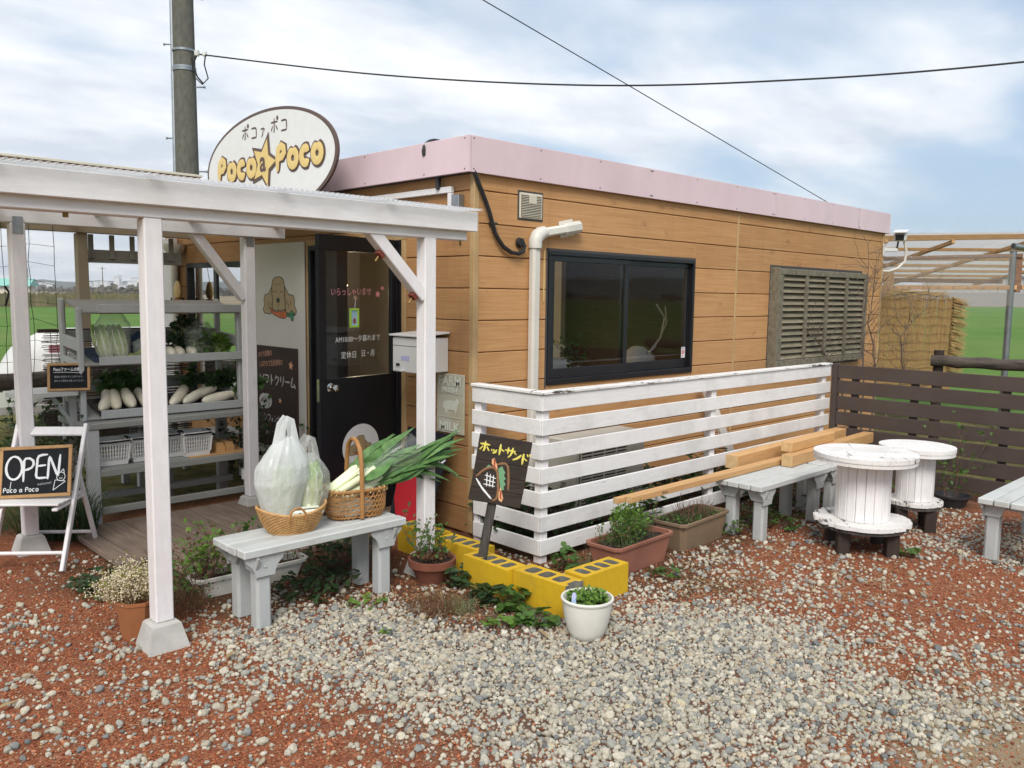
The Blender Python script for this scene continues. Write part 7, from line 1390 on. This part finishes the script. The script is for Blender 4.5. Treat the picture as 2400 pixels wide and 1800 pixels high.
def tonemat(name, rough, mott):
    m, t, b, o = newmat(name); a = t.nodes.new('ShaderNodeAttribute'); a.attribute_type = 'INSTANCER'; a.attribute_name = 'tone'
    v = t.nodes.new('ShaderNodeTexCoord').outputs['Object']; f = noise(t, v, mott, 5, .65)
    c = mixc(t, 1.0, a.outputs['Color'], ramp(t, f, [(.25, (.72, .72, .70)), (.75, (1.12, 1.11, 1.08))]), 'MULTIPLY'); t.links.new(c, b.inputs['Base Color']); b.inputs['Roughness'].default_value = rough; b.inputs['Specular IOR Level'].default_value = .25
    bump(t, b, f, .3, .1)
tonemat('pebble', .8, 1.6); tonemat('chip', .9, 1.2)
PAL = .88*np.array([1.02, .985, .92])*np.array([(.50, .475, .41), (.56, .53, .46), (.44, .43, .385), (.36, .365, .355), (.27, .285, .295), (.185, .20, .215), (.60, .58, .53), (.48, .42, .33), (.42, .36, .30), (.52, .47, .35)]); PW = np.array([.20, .16, .16, .14, .09, .05, .09, .05, .03, .03])
g_p = .0160; gx, gy = np.meshgrid(np.arange(-3.7, 3.6, g_p), np.arange(-4.3, 1.5, g_p)); P = np.column_stack([gx.ravel(), gy.ravel()]); P[:, 0] += (np.round(P[:, 1]/g_p) % 2)*g_p*.5; P = P+rng.uniform(-.48, .48, P.shape)*g_p; P = P[keep(P)]
sd_ = sdist(P)+.30*nz(P, 1.5)+.16*nz(P, 5, 3); far = 1/(1+np.exp(sd_/.12))
scat = .055+.20*np.clip(nz(P, 1.9, 8), 0, 1)+.24*np.exp(-np.clip(sd_, 0, 9)/.45); scat = np.where((P[:, 0] < -2.2) & (P[:, 1] > -1.0), scat*.55, scat); scat = np.where((P[:, 0] > 1.2), scat*.8, scat)
cor = np.clip(1-np.hypot(P[:, 0]-2.9, P[:, 1]+2.9)/1.1, 0, 1); scat = scat+.35*cor
mudk = np.clip(1-np.hypot(P[:, 0]+.30, P[:, 1]+3.95)/.62, 0, 1); dens = np.maximum(far*.95, scat)*(1-.93*np.minimum(1, mudk*2.2))
dens = np.where((P[:, 1] > -.35) & (P[:, 0] > -2.2), dens*.35, dens); dens = np.where((P[:, 1] > -1.1) & (P[:, 0] > -1.1) & (P[:, 0] < 1.5), dens*.30, dens)
for cx, cy_, r_, k_ in ((-.95, -1.02, .42, .80), (-.78, -1.25, .25, .7), (.35, -1.45, .36, .72), (-1.4, -.15, .5, .5), (-.85, -.72, .3, .8)): dens = dens*(1-k_*np.clip(1.6*(1-np.hypot(P[:, 0]-cx, P[:, 1]-cy_)/r_-.25*nz(P, 6, cx)), 0, 1))
dens = dens*(1-.55*np.clip(nz(P, 2.6, 31)*2.2-.35, 0, 1)*(P[:, 0] < -.9)); ok = rng.random(len(P)) < dens; P = P[ok]; dn = far[ok]
size = np.clip(rng.lognormal(np.log(.0083), .36, len(P)), .0034, .024)*np.where(dn > .5, 1.0, .95)
cl = np.column_stack([rng.uniform(-3.5, 3.0, 260), rng.uniform(-4.0, 1.2, 260)]); ci = rng.integers(0, 260, 3200); Q = cl[ci]+rng.normal(0, .085, (3200, 2)); Q = Q[keep(Q)]; Q = Q[~((Q[:, 1] > .1) & (Q[:, 0] > -2.2))]; Q = Q[np.hypot(Q[:, 0]+.30, Q[:, 1]+3.95) > .5]
P = np.vstack([P, Q]); size = np.concatenate([size, np.clip(rng.lognormal(np.log(.0108), .30, len(Q)), .006, .022)])
tone = PAL[rng.choice(len(PAL), len(P), p=PW/PW.sum())]*rng.uniform(.85, 1.16, (len(P), 1))
scatter('gravel', P, size, tone, .80, 10, 3, .8, 'pebble', 1.15, 'loose grey and cream pebbles spread over the red ground', 'gravel', .28)
N1 = 330000; P = np.column_stack([rng.uniform(-3.7, 3.4, N1), rng.uniform(-4.3, 1.4, N1)]); P = P[keep(P)]
dc_ = np.hypot(P[:, 0]+3.945, P[:, 1]+4.463); pr_ = np.clip(1.25-dc_/6.5, .10, 1)*(1-.8*np.clip(1-np.hypot(P[:, 0]+.30, P[:, 1]+3.95)/.75, 0, 1)); sdd = sdist(P); pr_ = np.where(sdd < -.25, pr_*.30, pr_); pr_ = np.where((P[:, 1] > -.3) & (P[:, 0] > -2.0), pr_*.3, pr_)
P = P[rng.random(len(P)) < pr_*.72]; size = np.clip(rng.lognormal(np.log(.0044), .32, len(P)), .002, .0095)
RP = np.array([.95, .83, .70])*np.array([(.36, .125, .066), (.44, .175, .098), (.27, .085, .045), (.50, .24, .15), (.20, .062, .036), (.44, .33, .22), (.40, .36, .30)]); tone = RP[rng.choice(7, len(P), p=[.25, .20, .17, .11, .13, .07, .07])]*rng.uniform(.85, 1.15, (len(P), 1))
scatter('red_chips', P, size, tone, .62, 4, 1, .9, 'chip', .9, 'fine red volcanic chips covering the ground', 'gravel', .25)
# straw litter on the right and along the planters
mb = MB(); random.seed(3)
for (cx, cy_, r_, n) in ((1.1, -2.6, .5, 150), (.5, -1.75, .45, 170), (-1.0, -.95, .35, 260), (1.3, -1.8, .5, 80), (-1.5, .0, .5, 160), (.1, -3.1, .4, 60)):
    for _ in range(n):
        x, y = cx+random.gauss(0, r_*.5), cy_+random.gauss(0, r_*.5); a = random.uniform(0, pi); l_ = random.uniform(.015, .06); z = gh(x, y)+.012+random.random()*.012; d = V((cos(a), sin(a), random.gauss(0, .15)))*l_; s = V((-sin(a), cos(a), 0))*.0016
        p = V((x, y, z)); mb.add([p-d-s, p-d+s, p+d+s, p+d-s], [(0, 1, 2, 3)])
tag(mb.build('straw_litter', 'dry_stalk'), 'scraps of dry straw strewn over the gravel', 'straw', kind='stuff')
def trefoil(mb, p, s, yaw, tilt):
    p = V(p); nrm = V((tilt[0], tilt[1], 1)).normalized()
    for k in (-1, 0, 1):
        a = yaw+k*1.75; d = V((cos(a), sin(a), 0)); d = (d-nrm*d.dot(nrm)).normalized(); e = nrm.cross(d); c = p+d*s*.5
        pts = [p]+[c+d*s*.5*cos(t_)+e*s*.44*sin(t_)+nrm*s*.10*(abs(sin(t_))) for t_ in (-2.3, -1.5, -.8, -.25, .25, .8, 1.5, 2.3)]
        mb.add(pts+[c-nrm*s*.03], [(9, i, i+1) for i in range(0, 8)]+[(9, 8, 0)])
def clump(lb, c, r, n, s, mat, h=.09, nm='ground_plant', extra=None):
    g_ = thing(nm, lb, 'plant', (c[0], c[1], 0), 0, 'low plants growing round the blocks and benches'); mb, st_ = MB(), MB()
    for _ in range(n):
        a = random.uniform(0, 2*pi); k = random.random()**.5; x, y = c[0]+cos(a)*r*k, c[1]+sin(a)*r*k; z = random.uniform(.015, h); trefoil(mb, (x, y, z), s*random.uniform(.6, 1.2), random.uniform(0, 6.3), (random.gauss(0, .35), random.gauss(0, .35))); st_.tube([(c[0]+(x-c[0])*.5, c[1]+(y-c[1])*.5, 0), (x, y, z)], .0016, 4, False)
    mb.build('leaves', mat, g_); st_.build('stems', 'twig_red', g_); return g_
random.seed(21)
clump('strawberry plant against the front yellow block', (-.755, -1.22, 0), .10, 30, .046, 'leaf_mid', .11)
clump('strawberry plant at the joint between the front yellow blocks', (-.80, -1.02, 0), .11, 30, .046, 'leaf_dark', .10)
clump('trailing strawberry plant left of the white pot', (-.83, -1.46, 0), .11, 30, .042, 'leaf_mid', .07)
clump('bright trailing leaves between the white pot and the dry tuft', (-.99, -1.33, 0), .08, 12, .034, 'leaf_bright', .05)
clump('small plant beside the terracotta pot', (-.75, -.73, 0), .09, 22, .042, 'leaf_dark', .12)
clump('green weeds on the gravel right of the front bench leg', (-1.33, -.62, 0), .11, 14, .026, 'leaf_bright', .04)
clump('green weeds in the shade under the front bench', (-1.42, -.25, 0), .24, 80, .036, 'leaf_dark', .10)
clump('dark leafy weeds at the right end of the white trough', (-1.20, -.05, 0), .17, 60, .042, 'leaf_dark', .26)
clump('weeds at the left end of the deck by the chair', (-2.20, .60, 0), .30, 190, .030, 'leaf_dark', .09)
clump('weeds at the deck edge behind the left porch post', (-2.02, .30, 0), .22, 110, .030, 'leaf_mid', .10)
clump('low weeds in front of the reddish planter', (.35, -1.45, 0), .12, 20, .026, 'leaf_mid', .05)
clump('weeds beside the tan planter and bench leg', (1.55, -1.22, 0), .14, 34, .032, 'leaf_mid', .12)
clump('weeds under the bench by the large spool', (1.95, -1.28, 0), .26, 90, .030, 'leaf_mid', .10)
clump('small weed at the leg of the large spool table', (1.95, -2.33, 0), .075, 16, .028, 'leaf_mid', .06)
clump('weeds growing between the spools and the white fence', (2.7, -1.0, 0), .35, 110, .04, 'leaf_mid', .22)
clump('broad leaved weed at the corner post of the white fence', (-.02, -.95, 0), .10, 20, .045, 'leaf_mid', .13)
clump('tiny green weed on open gravel left of centre', (-1.48, -1.02, 0), .035, 6, .022, 'leaf_bright', .02)
clump('weeds along the foot of the brown fence', (3.7, -1.4, 0), .22, 50, .032, 'leaf_mid', .12)
for k, (x, y) in enumerate(((.35, -.45), (1.0, -.62), (1.7, -.5), (2.5, -.5), (.2, -.25))):
    clump(['dark weeds behind the corner of the white fence', 'dark weeds behind the fence below the air conditioner', 'dark weeds behind the middle of the white fence', 'dark weeds behind the white fence near the leaning plank', 'dark weeds at the wall corner behind the white fence'][k], (x, y, 0), .30, 170, .048, 'leaf_dark', .38)
for lb, c, n, h in (('tangle of dry stems behind the left porch post', (-1.98, .22, 0), 46, .36), ('tangle of brown stems left of the white trough', (-2.10, .05, 0), 30, .24), ('tangle of dry stems at the right end of the front bench', (-1.1, .12, 0), 26, .26)):
    g_ = thing('dry_stem_tangle', lb, 'dry stems', c, 0, 'tangles of dry stems by the porch'); mb = MB(); P_ = twigs(mb, disc(c, .16), n, h, .9, .0022, 3, .6); mb.build('stems', 'twig_red', g_); leaf_cloud(MB(), n*3, from_list(P_, .02), .030).build('leaves', 'leaf_mid', g_); leaf_cloud(MB(), n*3, from_list(P_, .03), .022).build('dead_leaves', 'leaf_brown', g_)
def tuft(lb, c, r, n, h, mat, wd=.0025, lean=.9):
    g_ = thing('dry_tuft', lb, 'grass', (c[0], c[1], 0), 0, 'dry grass tufts on the gravel'); blades(MB(), n, disc((c[0], c[1], .0), r), h, wd, lean).build('blades', mat, g_); return g_
tuft('grey brown dry tuft between the bench and the yellow blocks', (-1.10, -.93, 0), .15, 520, .085, 'leaf_brown'); tuft('sage green dry tuft in front of the terracotta pot', (-.99, -1.02, 0), .10, 240, .07, 'leaf_sage')
tuft('brown tuft beside the hexagonal flower pot', (-2.15, -.02, 0), .14, 260, .16, 'leaf_brown', .0022, .7); tuft('dry grass tuft in front of the white fence corner', (.0, -1.15, 0), .16, 220, .12, 'leaf_sage', .003, .8)
mb = MB(); random.seed(8)
blades(mb, 420, lambda: (random.gauss(-.55, .35), random.gauss(-3.15, .25), .004), .028, .0022, .6); blades(mb, 260, lambda: (random.gauss(-.2, .3), random.gauss(-3.6, .2), .004), .025, .002, .6)
tag(mb.build('sparse_grass', 'leaf_sage'), 'sparse short grass between the pebbles at lower right', 'grass', kind='stuff')
# fallen dry leaves
random.seed(4)
for x, y, lb in ((-2.22, -.78, 'long dry leaf lying in front of the pier block'), (-3.12, -.62, 'pale dry leaf at the far left of the red ground'), (-.93, -1.62, 'brown dry leaf beside the strawberry plants'), (-.65, -.66, 'curled dry leaf beside the terracotta pot')):
    g_ = thing('fallen_leaf', lb, 'leaf', (x, y, .02), 0, 'fallen dry leaves'); mb = MB(); a = random.uniform(0, 3); d = V((cos(a), sin(a), 0)); e = V((-sin(a), cos(a), 0)); p = V((x, y, .026)); mb.add([p-d*.045, p-d*.01+e*.012+V((0, 0, .008)), p+d*.03+e*.009+V((0, 0, .004)), p+d*.06, p+d*.03-e*.009+V((0, 0, .006)), p-d*.01-e*.012+V((0, 0, .007)), p], [(0, 6, 1), (1, 6, 2), (2, 6, 3), (3, 6, 4), (4, 6, 5), (5, 6, 0)]); mb.build('blade', 'dry_stalk', g_)
